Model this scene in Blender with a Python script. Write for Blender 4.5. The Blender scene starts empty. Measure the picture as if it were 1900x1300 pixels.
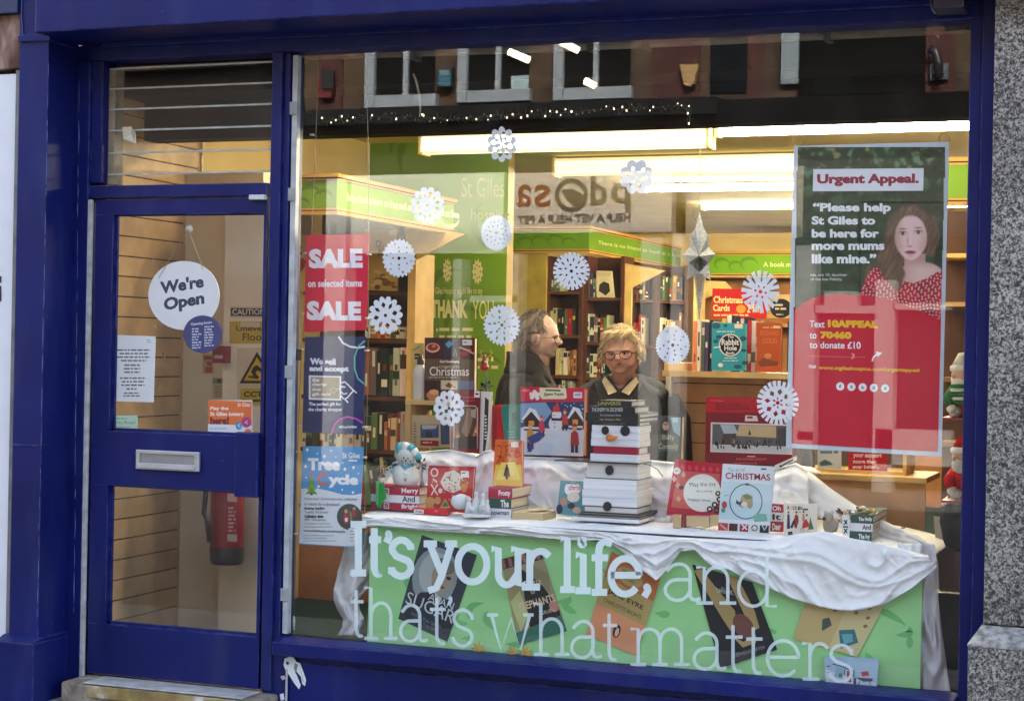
import bpy, bmesh, math, random
from mathutils import Vector, Matrix, noise
R_ = math.radians
SC = bpy.context.scene
COL = SC.collection

# ------------------------------------------------------------------ camera
FPX, CX, CY = 3230.0, 950.0, 650.0            # focal length in photo pixels (1900 wide)
YAW, PIT, ROL = 0.3625, -0.0015, 0.0190
CAM = Vector((0.0, -6.12, 1.56))
_f = Vector((-math.sin(YAW)*math.cos(PIT), math.cos(YAW)*math.cos(PIT), math.sin(PIT)))
_r0 = Vector((math.cos(YAW), math.sin(YAW), 0)); _u0 = _r0.cross(_f)
_r = _r0*math.cos(ROL) + _u0*math.sin(ROL)
_u = -_r0*math.sin(ROL) + _u0*math.cos(ROL)
cd = bpy.data.cameras.new('camera'); cam = bpy.data.objects.new('camera', cd); COL.objects.link(cam)
cd.sensor_width = 36; cd.lens = 36*FPX/1900; cd.clip_start = 0.05; cd.clip_end = 500
m = Matrix.Identity(4)
for i in range(3):
    m[i][0] = _r[i]; m[i][1] = _u[i]; m[i][2] = -_f[i]; m[i][3] = CAM[i]
cam.matrix_world = m
SC.camera = cam

# ------------------------------------------------------------------ light
SUN_EL, SUN_AZ = 30.0, 20.0                     # sun stands behind the shop and lights the far side of the street
w = bpy.data.worlds.new("World"); SC.world = w; w.use_nodes = True
nt = w.node_tree; bg = nt.nodes['Background']
sky = nt.nodes.new('ShaderNodeTexSky'); sky.sky_type = 'NISHITA'; sky.sun_disc = False
sky.sun_elevation = R_(SUN_EL); sky.sun_rotation = R_(SUN_AZ)
sky.air_density = 1.0; sky.dust_density = 6.0; sky.ozone_density = 0.6
hs = nt.nodes.new('ShaderNodeHueSaturation'); hs.inputs['Saturation'].default_value = 0.72
nt.links.new(sky.outputs[0], hs.inputs['Color']); nt.links.new(hs.outputs[0], bg.inputs['Color'])
bg.inputs['Strength'].default_value = 0.14
sd = bpy.data.lights.new('sun', 'SUN'); sun = bpy.data.objects.new('sun', sd); COL.objects.link(sun)
sd.energy = 2.2; sd.angle = R_(0.6); sd.color = (1.0, 0.93, 0.82)
to_sun = Vector((math.sin(R_(SUN_AZ))*math.cos(R_(SUN_EL)), math.cos(R_(SUN_AZ))*math.cos(R_(SUN_EL)), math.sin(R_(SUN_EL))))
sun.rotation_euler = (-to_sun).to_track_quat('-Z', 'Y').to_euler(); sun.location = (0, 10, 20)
SC.view_settings.view_transform = 'Standard'; SC.view_settings.look = 'None'
SC.view_settings.gamma = 1.0; SC.view_settings.exposure = 3.2
try: SC.view_settings.use_curve_mapping = False
except Exception: pass
try:
    cy = SC.cycles
    cy.use_denoising = True; cy.denoiser = 'OPENIMAGEDENOISE'
    cy.max_bounces = 8; cy.diffuse_bounces = 4; cy.glossy_bounces = 4; cy.transparent_max_bounces = 16
    cy.sample_clamp_indirect = 6.0; cy.caustics_reflective = False; cy.caustics_refractive = False
except Exception: pass
LAMP = 1.32                                      # strength factor of the shop's own fluorescent lamps

# ------------------------------------------------------------------ pixel -> place
def ray(px, py): return _f + _r*((px-CX)/FPX) - _u*((py-CY)/FPX)
def P(px, py, Y):
    d = ray(px, py); return CAM + d*((Y-CAM.y)/d.y)
def PX(px, py, X):
    d = ray(px, py); return CAM + d*((X-CAM.x)/d.x)
def PZ(px, py, Z):
    d = ray(px, py); return CAM + d*((Z-CAM.z)/d.z)
def PP(px, py, o, n):
    d = ray(px, py); return CAM + d*((o-CAM).dot(n)/d.dot(n))
GL = 0.05                                       # glass plane of the shop window
def REFL(px, py, Y):                            # a place across the street seen mirrored in the glass
    p = P(px, py, 2*GL-Y); return Vector((p.x, Y, p.z))

# ------------------------------------------------------------------ colours, materials
def lin(c):
    r = []
    for v in c[:3]:
        v = v/255.0
        v = v/12.92 if v <= 0.04045 else ((v+0.055)/1.055)**2.4
        r.append(min(v*0.86, 0.84))
    return tuple(r)+(1.0,)
MATS = {}
def vc(rough=0.6, spec=0.3, var=0.06, scale=14.0, metal=0.0, bump=0.0, bscale=60.0, key=None, stretch=None):
    """printed / painted surface: colour comes from the mesh's own colour attribute, broken up a little by noise"""
    k = key or ('vc', rough, spec, var, scale, metal, bump, bscale, stretch)
    if k in MATS: return MATS[k]
    mt = bpy.data.materials.new('print_%d' % len(MATS)); mt.use_nodes = True; MATS[k] = mt
    n = mt.node_tree.nodes; l = mt.node_tree.links; b = n['Principled BSDF']
    a = n.new('ShaderNodeVertexColor'); a.layer_name = 'Col'
    tc = n.new('ShaderNodeTexCoord'); nz = n.new('ShaderNodeTexNoise'); nz.inputs['Scale'].default_value = scale; nz.inputs['Detail'].default_value = 5
    mp = n.new('ShaderNodeMapping'); mp.inputs['Scale'].default_value = stretch or (1, 1, 1)
    l.new(tc.outputs['Object'], mp.inputs[0]); l.new(mp.outputs[0], nz.inputs['Vector'])
    mr = n.new('ShaderNodeMapRange'); mr.inputs['From Min'].default_value = 0.3; mr.inputs['From Max'].default_value = 0.7
    mr.inputs['To Min'].default_value = 1-var; mr.inputs['To Max'].default_value = 1+var
    l.new(nz.outputs['Fac'], mr.inputs['Value'])
    mx = n.new('ShaderNodeVectorMath'); mx.operation = 'SCALE'
    l.new(a.outputs['Color'], mx.inputs[0]); l.new(mr.outputs[0], mx.inputs['Scale']); l.new(mx.outputs[0], b.inputs['Base Color'])
    b.inputs['Roughness'].default_value = rough; b.inputs['Specular IOR Level'].default_value = spec; b.inputs['Metallic'].default_value = metal
    if bump > 0:
        n2 = n.new('ShaderNodeTexNoise'); n2.inputs['Scale'].default_value = bscale; n2.inputs['Detail'].default_value = 6
        l.new(tc.outputs['Object'], n2.inputs['Vector'])
        bp = n.new('ShaderNodeBump'); bp.inputs['Strength'].default_value = bump; bp.inputs['Distance'].default_value = 0.01
        l.new(n2.outputs['Fac'], bp.inputs['Height']); l.new(bp.outputs[0], b.inputs['Normal'])
    return mt
PAPER = vc(0.55, 0.3, 0.04, 9)
GLOSS = vc(0.3, 0.5, 0.04, 9)
MATTE = vc(0.9, 0.15, 0.12, 20, bump=0.15, bscale=80)
WOOD = vc(0.55, 0.3, 0.2, 6)
PAGES = vc(0.9, 0.1, 0.16, 9, stretch=(0.15, 0.15, 34))
METAL = vc(0.35, 0.5, 0.08, 20, metal=0.7)

def mat_emit(name, col, s):
    mt = bpy.data.materials.new(name); mt.use_nodes = True
    n = mt.node_tree.nodes; b = n['Principled BSDF']
    b.inputs['Base Color'].default_value = (0.8, 0.8, 0.8, 1)
    b.inputs['Emission Color'].default_value = (*col, 1); b.inputs['Emission Strength'].default_value = s
    return mt
def mat_glass(name, k, tint=(1, 1, 1), rough=0.0, base=0.0, wav=0.0, dirt=0.0):
    mt = bpy.data.materials.new(name); mt.use_nodes = True
    n = mt.node_tree.nodes; l = mt.node_tree.links; n.remove(n['Principled BSDF']); out = n['Material Output']
    tr = n.new('ShaderNodeBsdfTransparent'); tr.inputs[0].default_value = (*tint, 1)
    gl = n.new('ShaderNodeBsdfGlossy'); gl.inputs['Roughness'].default_value = rough; gl.inputs['Color'].default_value = (0.98, 1, 1, 1)
    fr = n.new('ShaderNodeFresnel'); 
    ge = n.new('ShaderNodeNewGeometry'); io = n.new('ShaderNodeMapRange'); io.inputs['To Min'].default_value = 1.5; io.inputs['To Max'].default_value = 1/1.5
    l.new(ge.outputs['Backfacing'], io.inputs['Value']); l.new(io.outputs[0], fr.inputs['IOR'])
    mm = n.new('ShaderNodeMath'); mm.operation = 'MULTIPLY_ADD'; mm.inputs[1].default_value = k; mm.inputs[2].default_value = base; mm.use_clamp = True
    mx = n.new('ShaderNodeMixShader')
    l.new(fr.outputs[0], mm.inputs[0]); l.new(mm.outputs[0], mx.inputs[0]); l.new(tr.outputs[0], mx.inputs[1]); l.new(gl.outputs[0], mx.inputs[2])
    tc = n.new('ShaderNodeTexCoord')
    if wav > 0:
        nz = n.new('ShaderNodeTexNoise'); nz.inputs['Scale'].default_value = 1.6; nz.inputs['Detail'].default_value = 1
        l.new(tc.outputs['Object'], nz.inputs['Vector'])
        bp = n.new('ShaderNodeBump'); bp.inputs['Strength'].default_value = wav; bp.inputs['Distance'].default_value = 0.01
        l.new(nz.outputs['Fac'], bp.inputs['Height']); l.new(bp.outputs[0], gl.inputs['Normal'])
    last = mx
    if dirt > 0:
        df = n.new('ShaderNodeBsdfDiffuse'); df.inputs[0].default_value = (0.7, 0.72, 0.7, 1)
        nz = n.new('ShaderNodeTexNoise'); nz.inputs['Scale'].default_value = 5; nz.inputs['Detail'].default_value = 8
        l.new(tc.outputs['Object'], nz.inputs['Vector'])
        mr = n.new('ShaderNodeMapRange'); mr.inputs['From Min'].default_value = 0.45; mr.inputs['From Max'].default_value = 0.8
        mr.inputs['To Min'].default_value = 0.0; mr.inputs['To Max'].default_value = dirt
        l.new(nz.outputs['Fac'], mr.inputs['Value'])
        m2 = n.new('ShaderNodeMixShader'); l.new(mr.outputs[0], m2.inputs[0]); l.new(mx.outputs[0], m2.inputs[1]); l.new(df.outputs[0], m2.inputs[2]); last = m2
    l.new(last.outputs[0], out.inputs[0])
    return mt
GLASS = mat_glass('window_glass', 1.75, (0.99, 0.995, 0.99), base=0.005, wav=0.01, dirt=0.02)
GLASS2 = mat_glass('door_glass', 1.6, (0.99, 0.995, 0.99), base=0.0, wav=0.02, dirt=0.02)

def mat_noise(name, stops, scale=8, rough=0.6, detail=6, bump=0.0, bs=None, spec=0.4, stretch=(1, 1, 1), coord='Object', r2=None):
    mt = bpy.data.materials.new(name); mt.use_nodes = True
    n = mt.node_tree.nodes; l = mt.node_tree.links; b = n['Principled BSDF']
    tc = n.new('ShaderNodeTexCoord'); mp = n.new('ShaderNodeMapping'); mp.inputs['Scale'].default_value = stretch
    l.new(tc.outputs[coord], mp.inputs['Vector'])
    nz = n.new('ShaderNodeTexNoise'); nz.inputs['Scale'].default_value = scale; nz.inputs['Detail'].default_value = detail
    l.new(mp.outputs[0], nz.inputs['Vector'])
    cr = n.new('ShaderNodeValToRGB'); e = cr.color_ramp.elements
    while len(e) < len(stops): e.new(0.5)
    for i, (p, c) in enumerate(stops): e[i].position = p; e[i].color = (*c, 1)
    l.new(nz.outputs['Fac'], cr.inputs[0]); l.new(cr.outputs[0], b.inputs['Base Color'])
    b.inputs['Roughness'].default_value = rough; b.inputs['Specular IOR Level'].default_value = spec
    if bump > 0:
        nb = n.new('ShaderNodeTexNoise'); nb.inputs['Scale'].default_value = bs or scale*3; nb.inputs['Detail'].default_value = 8
        l.new(mp.outputs[0], nb.inputs['Vector'])
        bp = n.new('ShaderNodeBump'); bp.inputs['Strength'].default_value = bump; bp.inputs['Distance'].default_value = 0.01
        l.new(nb.outputs['Fac'], bp.inputs['Height']); l.new(bp.outputs[0], b.inputs['Normal'])
    return mt

def mat_blue():
    mt = bpy.data.materials.new('navy_gloss_paint'); mt.use_nodes = True
    n = mt.node_tree.nodes; l = mt.node_tree.links; b = n['Principled BSDF']
    tc = n.new('ShaderNodeTexCoord')
    def nz(scale, detail, stretch=(1, 1, 1)):
        mp = n.new('ShaderNodeMapping'); mp.inputs['Scale'].default_value = stretch; l.new(tc.outputs['Object'], mp.inputs[0])
        x = n.new('ShaderNodeTexNoise'); x.inputs['Scale'].default_value = scale; x.inputs['Detail'].default_value = detail
        l.new(mp.outputs[0], x.inputs['Vector']); return x
    a = nz(2.5, 6); c = nz(55, 3); g = nz(7, 8, (1, 1, 0.25))
    cr = n.new('ShaderNodeValToRGB'); e = cr.color_ramp.elements
    e[0].position = 0.3; e[0].color = (0.0036, 0.0070, 0.074, 1); e[1].position = 0.75; e[1].color = (0.0072, 0.0140, 0.132, 1)
    l.new(a.outputs['Fac'], cr.inputs[0])
    # flaked spots of pale undercoat, sparse
    sp = n.new('ShaderNodeMapRange'); sp.inputs['From Min'].default_value = 0.745; sp.inputs['From Max'].default_value = 0.79
    l.new(c.outputs['Fac'], sp.inputs['Value'])
    dm = n.new('ShaderNodeMapRange'); dm.inputs['From Min'].default_value = 0.52; dm.inputs['From Max'].default_value = 0.8
    dm.inputs['To Max'].default_value = 0.34; l.new(g.outputs['Fac'], dm.inputs['Value'])
    m1 = n.new('ShaderNodeMix'); m1.data_type = 'RGBA'; m1.inputs[7].default_value = (0.045, 0.06, 0.13, 1)
    l.new(dm.outputs[0], m1.inputs[0]); l.new(cr.outputs[0], m1.inputs[6])
    m2 = n.new('ShaderNodeMix'); m2.data_type = 'RGBA'; m2.inputs[7].default_value = (0.12, 0.14, 0.26, 1)
    l.new(sp.outputs[0], m2.inputs[0]); l.new(m1.outputs[2], m2.inputs[6])
    bv = n.new('ShaderNodeBevel'); bv.samples = 4; bv.inputs['Radius'].default_value = 0.006
    ge = n.new('ShaderNodeNewGeometry'); dt = n.new('ShaderNodeVectorMath'); dt.operation = 'DOT_PRODUCT'
    l.new(bv.outputs[0], dt.inputs[0]); l.new(ge.outputs['Normal'], dt.inputs[1])
    er = n.new('ShaderNodeMapRange'); er.inputs['From Min'].default_value = 0.985; er.inputs['From Max'].default_value = 0.90; l.new(dt.outputs['Value'], er.inputs['Value'])
    en = nz(18, 6); em = n.new('ShaderNodeMapRange'); em.inputs['From Min'].default_value = 0.44; em.inputs['From Max'].default_value = 0.62; em.inputs['To Max'].default_value = 0.7; l.new(en.outputs['Fac'], em.inputs['Value'])
    mu = n.new('ShaderNodeMath'); mu.operation = 'MULTIPLY'; l.new(er.outputs[0], mu.inputs[0]); l.new(em.outputs[0], mu.inputs[1])
    m3 = n.new('ShaderNodeMix'); m3.data_type = 'RGBA'; m3.inputs[7].default_value = (0.11, 0.135, 0.33, 1)
    l.new(mu.outputs[0], m3.inputs[0]); l.new(m2.outputs[2], m3.inputs[6]); l.new(m3.outputs[2], b.inputs['Base Color'])
    rr = n.new('ShaderNodeMapRange'); rr.inputs['To Min'].default_value = 0.28; rr.inputs['To Max'].default_value = 0.5
    l.new(g.outputs['Fac'], rr.inputs['Value']); l.new(rr.outputs[0], b.inputs['Roughness'])
    b.inputs['Specular IOR Level'].default_value = 0.22
    bp = n.new('ShaderNodeBump'); bp.inputs['Strength'].default_value = 0.12; bp.inputs['Distance'].default_value = 0.004
    q = nz(30, 6, (1, 1, 0.35)); l.new(q.outputs['Fac'], bp.inputs['Height']); l.new(bp.outputs[0], b.inputs['Normal'])
    return mt
BLUE = mat_blue()

def mat_granite():
    mt = bpy.data.materials.new('speckled_granite'); mt.use_nodes = True
    n = mt.node_tree.nodes; l = mt.node_tree.links; b = n['Principled BSDF']
    tc = n.new('ShaderNodeTexCoord')
    v = n.new('ShaderNodeTexNoise'); v.inputs['Scale'].default_value = 108; v.inputs['Detail'].default_value = 2.5; v.inputs['Roughness'].default_value = 0.6
    v.inputs['Distortion'].default_value = 0.9
    l.new(tc.outputs['Object'], v.inputs['Vector'])
    cr = n.new('ShaderNodeValToRGB'); e = cr.color_ramp.elements
    e[0].position = 0.38; e[0].color = (0.012, 0.012, 0.013, 1); e[1].position = 0.62; e[1].color = (0.33, 0.325, 0.31, 1)
    x = e.new(0.47); x.color = (0.075, 0.075, 0.075, 1); x = e.new(0.53); x.color = (0.19, 0.187, 0.18, 1)
    l.new(v.outputs['Fac'], cr.inputs[0])
    z2 = n.new('ShaderNodeTexNoise'); z2.inputs['Scale'].default_value = 3.2; z2.inputs['Detail'].default_value = 7; l.new(tc.outputs['Object'], z2.inputs['Vector'])
    mr = n.new('ShaderNodeMapRange'); mr.inputs['From Min'].default_value = 0.3; mr.inputs['From Max'].default_value = 0.7; mr.inputs['To Min'].default_value = 0.72; mr.inputs['To Max'].default_value = 1.15; l.new(z2.outputs['Fac'], mr.inputs['Value'])
    sc_ = n.new('ShaderNodeVectorMath'); sc_.operation = 'SCALE'; l.new(cr.outputs[0], sc_.inputs[0]); l.new(mr.outputs[0], sc_.inputs['Scale']); l.new(sc_.outputs[0], b.inputs['Base Color'])
    b.inputs['Roughness'].default_value = 0.42
    return mt
GRANITE = mat_granite()

# ------------------------------------------------------------------ mesh building
class MB:
    def __init__(s): s.v = []; s.f = []; s.c = []; s.sm = []
    def face(s, pts, c, smooth=False):
        k = len(s.v); s.v += [Vector(p) for p in pts]; s.f.append(tuple(range(k, k+len(pts)))); s.c.append(c); s.sm.append(smooth)
    def raw(s, vs, fs, c, smooth=False):
        k = len(s.v); s.v += [Vector(p) for p in vs]
        for i, f in enumerate(fs):
            s.f.append(tuple(k+j for j in f)); s.c.append(c[i] if isinstance(c, list) else c); s.sm.append(smooth)
    def obox(s, o, u, v, w, c, cs=None):
        """box from corner o along u, v, w; cs: optional colours for (u0,u1,v0,v1,w0,w1)"""
        o, u, v, w = Vector(o), Vector(u), Vector(v), Vector(w)
        p = [o, o+u, o+u+v, o+v, o+w, o+u+w, o+u+v+w, o+v+w]
        fs = [(0, 4, 7, 3), (1, 2, 6, 5), (0, 1, 5, 4), (3, 7, 6, 2), (0, 3, 2, 1), (4, 5, 6, 7)]
        if u.cross(v).dot(w) < 0: fs = [tuple(reversed(f)) for f in fs]
        s.raw(p, fs, [cs[i] if cs and cs[i] else c for i in range(6)])
    def box(s, x0, x1, y0, y1, z0, z1, c, cs=None):
        s.obox((x0, y0, z0), (x1-x0, 0, 0), (0, y1-y0, 0), (0, 0, z1-z0), c, cs)
    def tube(s, pts, r, c, n=8, cap=True, smooth=True):
        pts = [Vector(p) for p in pts]; rs = r if isinstance(r, (list, tuple)) else [r]*len(pts)
        vs = []; fs = []; a = None
        for i, p in enumerate(pts):
            t = (pts[min(i+1, len(pts)-1)]-pts[max(i-1, 0)])
            if t.length < 1e-9: t = Vector((0, 0, 1))
            t.normalize()
            if a is None or abs(a.dot(t)) > 0.95:
                a = t.orthogonal().normalized()
            a = (a-t*a.dot(t)).normalized(); b = t.cross(a)
            for k in range(n):
                th = 2*math.pi*k/n; vs.append(p+(a*math.cos(th)+b*math.sin(th))*rs[i])
        for i in range(len(pts)-1):
            for k in range(n):
                fs.append((i*n+k, i*n+(k+1) % n, (i+1)*n+(k+1) % n, (i+1)*n+k))
        if cap: fs.append(tuple(reversed(range(n)))); fs.append(tuple((len(pts)-1)*n+k for k in range(n)))
        s.raw(vs, fs, c, smooth)
    def lathe(s, ctr, prof, c, n=20, smooth=True, axis=None, cfun=None):
        ctr = Vector(ctr); ax = Vector(axis).normalized() if axis else Vector((0, 0, 1)); a = ax.orthogonal().normalized(); b = ax.cross(a)
        vs = []; fs = []; cs = []
        for r, z in prof:
            for k in range(n):
                th = 2*math.pi*k/n; vs.append(ctr+ax*z+(a*math.cos(th)+b*math.sin(th))*r)
        for i in range(len(prof)-1):
            for k in range(n):
                fs.append((i*n+k, i*n+(k+1) % n, (i+1)*n+(k+1) % n, (i+1)*n+k)); cs.append(cfun(i) if cfun else c)
        s.raw(vs, fs, cs, smooth)
    def ell(s, ctr, rx, ry, rz, c, n=14, m=9, dis=0.0, seed=0, rot=None):
        ctr = Vector(ctr); vs = []; fs = []
        for i in range(m+1):
            ph = math.pi*i/m
            for k in range(n):
                th = 2*math.pi*k/n
                d = Vector((math.sin(ph)*math.cos(th), math.sin(ph)*math.sin(th), math.cos(ph)))
                q = 1+dis*noise.noise(d*2.3+Vector((seed*7.1, seed*3.3, 0)))
                x = Vector((d.x*rx*q, d.y*ry*q, d.z*rz*q))
                if rot: x = rot @ x
                vs.append(ctr+x)
        for i in range(m):
            for k in range(n): fs.append((i*n+k, (i+1)*n+k, (i+1)*n+(k+1) % n, i*n+(k+1) % n))
        s.raw(vs, fs, c, True)
    def prism(s, pts, d, c, cside=None):
        pts = [Vector(p) for p in pts]; d = Vector(d); n = len(pts)
        s.raw(pts+[p+d for p in pts], [tuple(range(n)), tuple(reversed(range(n, 2*n)))]+[(i, i+n, (i+1) % n+n, (i+1) % n) for i in range(n)],
              [c, cside or c]+[cside or c]*n)
    def build(s, name, mat, parent=None, bevel=0.0, seg=2, origin=True, recalc=False):
        me = bpy.data.meshes.new(name)
        o = bpy.data.objects.new(name, me); COL.objects.link(o)
        off = Vector((0, 0, 0))
        if s.v:
            lo = Vector((min(v.x for v in s.v), min(v.y for v in s.v), min(v.z for v in s.v)))
            hi = Vector((max(v.x for v in s.v), max(v.y for v in s.v), max(v.z for v in s.v)))
            off = Vector(((lo.x+hi.x)/2, (lo.y+hi.y)/2, lo.z))
        me.from_pydata([v-off for v in s.v], [], s.f)
        ca = me.color_attributes.new('Col', 'FLOAT_COLOR', 'CORNER')
        for p in me.polygons:
            c = s.c[p.index]
            if c is None: c = (0.5, 0.5, 0.5, 1)
            elif max(c[:3]) > 1.0 or isinstance(c[0], int): c = lin(c)
            for li in p.loop_indices: ca.data[li].color = c
            p.use_smooth = s.sm[p.index]
        me.materials.append(mat)
        if recalc:
            bm = bmesh.new(); bm.from_mesh(me); bmesh.ops.remove_doubles(bm, verts=bm.verts, dist=1e-6); bmesh.ops.recalc_face_normals(bm, faces=bm.faces); bm.to_mesh(me); bm.free()
        o.location = off
        if bevel > 0:
            b = o.modifiers.new('edge', 'BEVEL'); b.width = bevel; b.segments = seg; b.limit_method = 'ANGLE'; b.angle_limit = R_(40)
        if parent: adopt(o, parent)
        me.update()
        return o
def wloc(o):
    l = Vector(o.location); p = o.parent
    while p: l = l+Vector(p.location); p = p.parent
    return l
def adopt(o, parent):
    w0 = wloc(o); o.parent = parent; o.location = w0-wloc(parent)
def empty(name, loc):
    o = bpy.data.objects.new(name, None); COL.objects.link(o); o.location = loc; o.empty_display_size = 0.05; return o
def tag(o, label=None, cat=None, group=None, kind=None):
    if label: o['label'] = label
    if cat: o['category'] = cat
    if group: o['group'] = group
    if kind: o['kind'] = kind
    return o
def thing(name, loc, label, cat, group=None): return tag(empty(name, loc), label, cat, group)
def single(mb, name, mat, label, cat, group=None, **k): return tag(mb.build(name, mat, **k), label, cat, group)
def struct(mb, name, mat, **k): return tag(mb.build(name, mat, **k), kind='structure')

# text as flat faces in a unit box ------------------------------------------------------
_tc = {}
def text_mesh(body, bold=0.0, sp=1.0):
    k = (body, bold, sp)
    if k in _tc: return _tc[k]
    cu = bpy.data.curves.new('lettering', 'FONT'); cu.body = body; cu.offset = bold; cu.resolution_u = 3; cu.space_character = sp
    o = bpy.data.objects.new('lettering', cu)
    me = o.to_mesh(); vs = [Vector(v.co) for v in me.vertices]; fs = [tuple(p.vertices) for p in me.polygons]; o.to_mesh_clear()
    bpy.data.objects.remove(o); bpy.data.curves.remove(cu)
    x0 = min(v.x for v in vs); x1 = max(v.x for v in vs); y0 = min(v.y for v in vs); y1 = max(v.y for v in vs)
    r = ([((v.x-x0)/(x1-x0), (v.y-y0)/(y1-y0)) for v in vs], fs); _tc[k] = r; return r
def fill2d(loops):
    """triangulate outline + holes given as lists of 2-D points"""
    cu = bpy.data.curves.new('outline', 'CURVE'); cu.dimensions = '2D'; cu.fill_mode = 'FRONT'
    for lp in loops:
        sp = cu.splines.new('POLY'); sp.points.add(len(lp)-1)
        for i, p in enumerate(lp): sp.points[i].co = (p[0], p[1], 0, 1)
        sp.use_cyclic_u = True
    o = bpy.data.objects.new('outline', cu); me = o.to_mesh()
    vs = [Vector(v.co) for v in me.vertices]; fs = [tuple(p.vertices) for p in me.polygons]; o.to_mesh_clear()
    bpy.data.objects.remove(o); bpy.data.curves.remove(cu)
    return vs, fs

class Art:
    """flat print on a real plane; shapes are given where the photo shows them, each a hair above the last"""
    STEP = 0.00007
    def __init__(s, o, u, n=None, back=False):
        s.o = Vector(o); s.u = Vector(u).normalized(); s.n = Vector(n).normalized() if n is not None else Vector((s.u.y, -s.u.x, 0)).normalized()
        if (CAM-s.o).dot(s.n) < 0: s.n = -s.n
        s.w = s.n.cross(s.u); s.mb = MB(); s.k = 1; s.mat = PAPER
        if s.w.z < 0: s.w = -s.w
    def at(s, px, py, k=None):
        return PP(px, py, s.o+s.n*(s.k if k is None else k)*s.STEP, s.n)
    def up(s): s.k += 1
    def poly(s, pts, c, keep=False):
        if not keep: s.up()
        if len(pts) > 4:
            q = [s.at(*p) for p in pts]; q2 = [((p-s.o).dot(s.u), (p-s.o).dot(s.w)) for p in q]
            vs, fs = fill2d([q2]); s.mb.raw([s.o+s.u*v.x+s.w*v.y+s.n*s.k*s.STEP for v in vs], fs, c)
        else: s.mb.face([s.at(*p) for p in pts], c)
    def rect(s, x0, y0, x1, y1, c, dy=None, keep=False):
        if not keep: s.up()
        a = s.at(x0, y0); b = s.at(x0, y1)
        e = s.at(x1, (y0+y1)/2); L = (e-(a+b)/2).dot(s.u)
        if dy is not None:
            s.mb.face([a, s.at(x1, y0+dy), s.at(x1, y1+dy), b], c); return
        s.mb.face([a, a+s.u*L, b+s.u*L, b], c)
    def disc(s, x, y, rx, ry, c, n=20, keep=False, a0=0, a1=2*math.pi):
        if not keep: s.up()
        s.mb.face([s.at(x+rx*math.cos(a0+(a1-a0)*i/n), y+ry*math.sin(a0+(a1-a0)*i/n)) for i in range(n)], c)
    def ring(s, x, y, rx, ry, t, c, n=28, a0=0, a1=2*math.pi):
        s.line([(x+rx*math.cos(a0+(a1-a0)*i/n), y+ry*math.sin(a0+(a1-a0)*i/n)) for i in range(n+1)], t, c)
    def line(s, pts, t, c, keep=False):
        if not keep: s.up()
        L = []; Rr = []
        for i, p in enumerate(pts):
            a = pts[max(i-1, 0)]; b = pts[min(i+1, len(pts)-1)]
            dx, dy = b[0]-a[0], b[1]-a[1]; q = math.hypot(dx, dy) or 1
            h = (t[i] if isinstance(t, (list, tuple)) else t)/2
            L.append(s.at(p[0]-dy/q*h, p[1]+dx/q*h)); Rr.append(s.at(p[0]+dy/q*h, p[1]-dx/q*h))
        n = len(pts)
        s.mb.raw(L+Rr, [(i, i+1, n+i+1, n+i) for i in range(n-1)], c)
    def text(s, body, x0, y0, x1, y1, c, bold=0.0, dy=0.0, shear=0.0, mirror=False):
        """y0..y1: top and bottom at the left end; dy: how far the right end drops"""
        s.up()
        vs, fs = text_mesh(body, bold); out = []
        for a, b in vs:
            if mirror: a = 1-a
            x = x0+(x1-x0)*a+shear*(b-0.5)*(y1-y0); y = y1+(y0-y1)*b+dy*a; out.append(s.at(x, y))
        s.mb.raw(out, fs, c)
    def scrib(s, x0, y0, x1, n, step, h, c, dy=0.0, seed=1, centre=False):
        """lines of print too small to read"""
        rr = random.Random(seed); s.up()
        for i in range(n):
            y = y0+i*step; L = (x1-x0)*rr.uniform(0.62, 1.0); x = x0+((x1-x0-L)/2 if centre else 0); e = x+L
            while x < e:
                w_ = min(rr.uniform(2.0, 6.5)*h*0.7, e-x)
                f = (x-x0)/max(x1-x0, 1)*dy
                s.mb.face([s.at(x, y+f), s.at(x+w_, y+f), s.at(x+w_, y+f+h), s.at(x, y+f+h)], c)
                x += w_+h*0.7
def card(name, quad, Y, thick, edge, mat=PAPER, Yr=None, back=None, parent=None):
    """upright board whose front shows at the photo quad TL,TR,BR,BL standing at depth Y (right edge at Yr). returns Art for its print"""
    Yr = Y if Yr is None else Yr
    tl, bl = P(*quad[0], Y), P(*quad[3], Y); tr, br = P(*quad[1], Yr), P(*quad[2], Yr)
    u = tr-tl; u.z = 0
    a = Art((tl+bl)/2, u)
    o = a.o; q = [PP(*p, o, a.n) for p in quad]
    a.q = q; a.mb.prism([q[0], q[1], q[2], q[3]], -a.n*thick, edge, back or edge)
    a.mat = mat
    return a
def finish(a, name, label=None, cat=None, group=None, parent=None, mat=None):
    o = a.mb.build(name, mat or a.mat, parent)
    if label: tag(o, label, cat, group)
    return o
WHT = (240, 243, 248); CREAM = (236, 222, 180)
# ================================================================== THE SHOPFRONT
def X0(px, py=600, Y=0.0): return P(px, py, Y).x
def Z0(px, py, Y=0.0): return P(px, py, Y).z
NV = (40, 46, 135)
GROUND = 0.085
g = MB(); g.face([(-30, -40, GROUND), (12, -40, GROUND), (12, 0.5, GROUND), (-30, 0.5, GROUND)], None)
pave = mat_noise('pale_paving', [(0.3, (0.17, 0.165, 0.155)), (0.5, (0.25, 0.245, 0.235)), (0.7, (0.34, 0.335, 0.325))], 9, 0.85, 8, 0.4, 60)
struct(g, 'pavement', pave)
g = MB(); g.face([(-30, -10.6, GROUND+0.004), (12, -10.6, GROUND+0.004), (12, -2.2, GROUND+0.004), (-30, -2.2, GROUND+0.004)], None)
struct(g, 'road', mat_noise('dark_asphalt', [(0.3, (0.035, 0.035, 0.036)), (0.7, (0.075, 0.073, 0.07))], 30, 0.85, 8, 0.4, 90))

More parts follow.
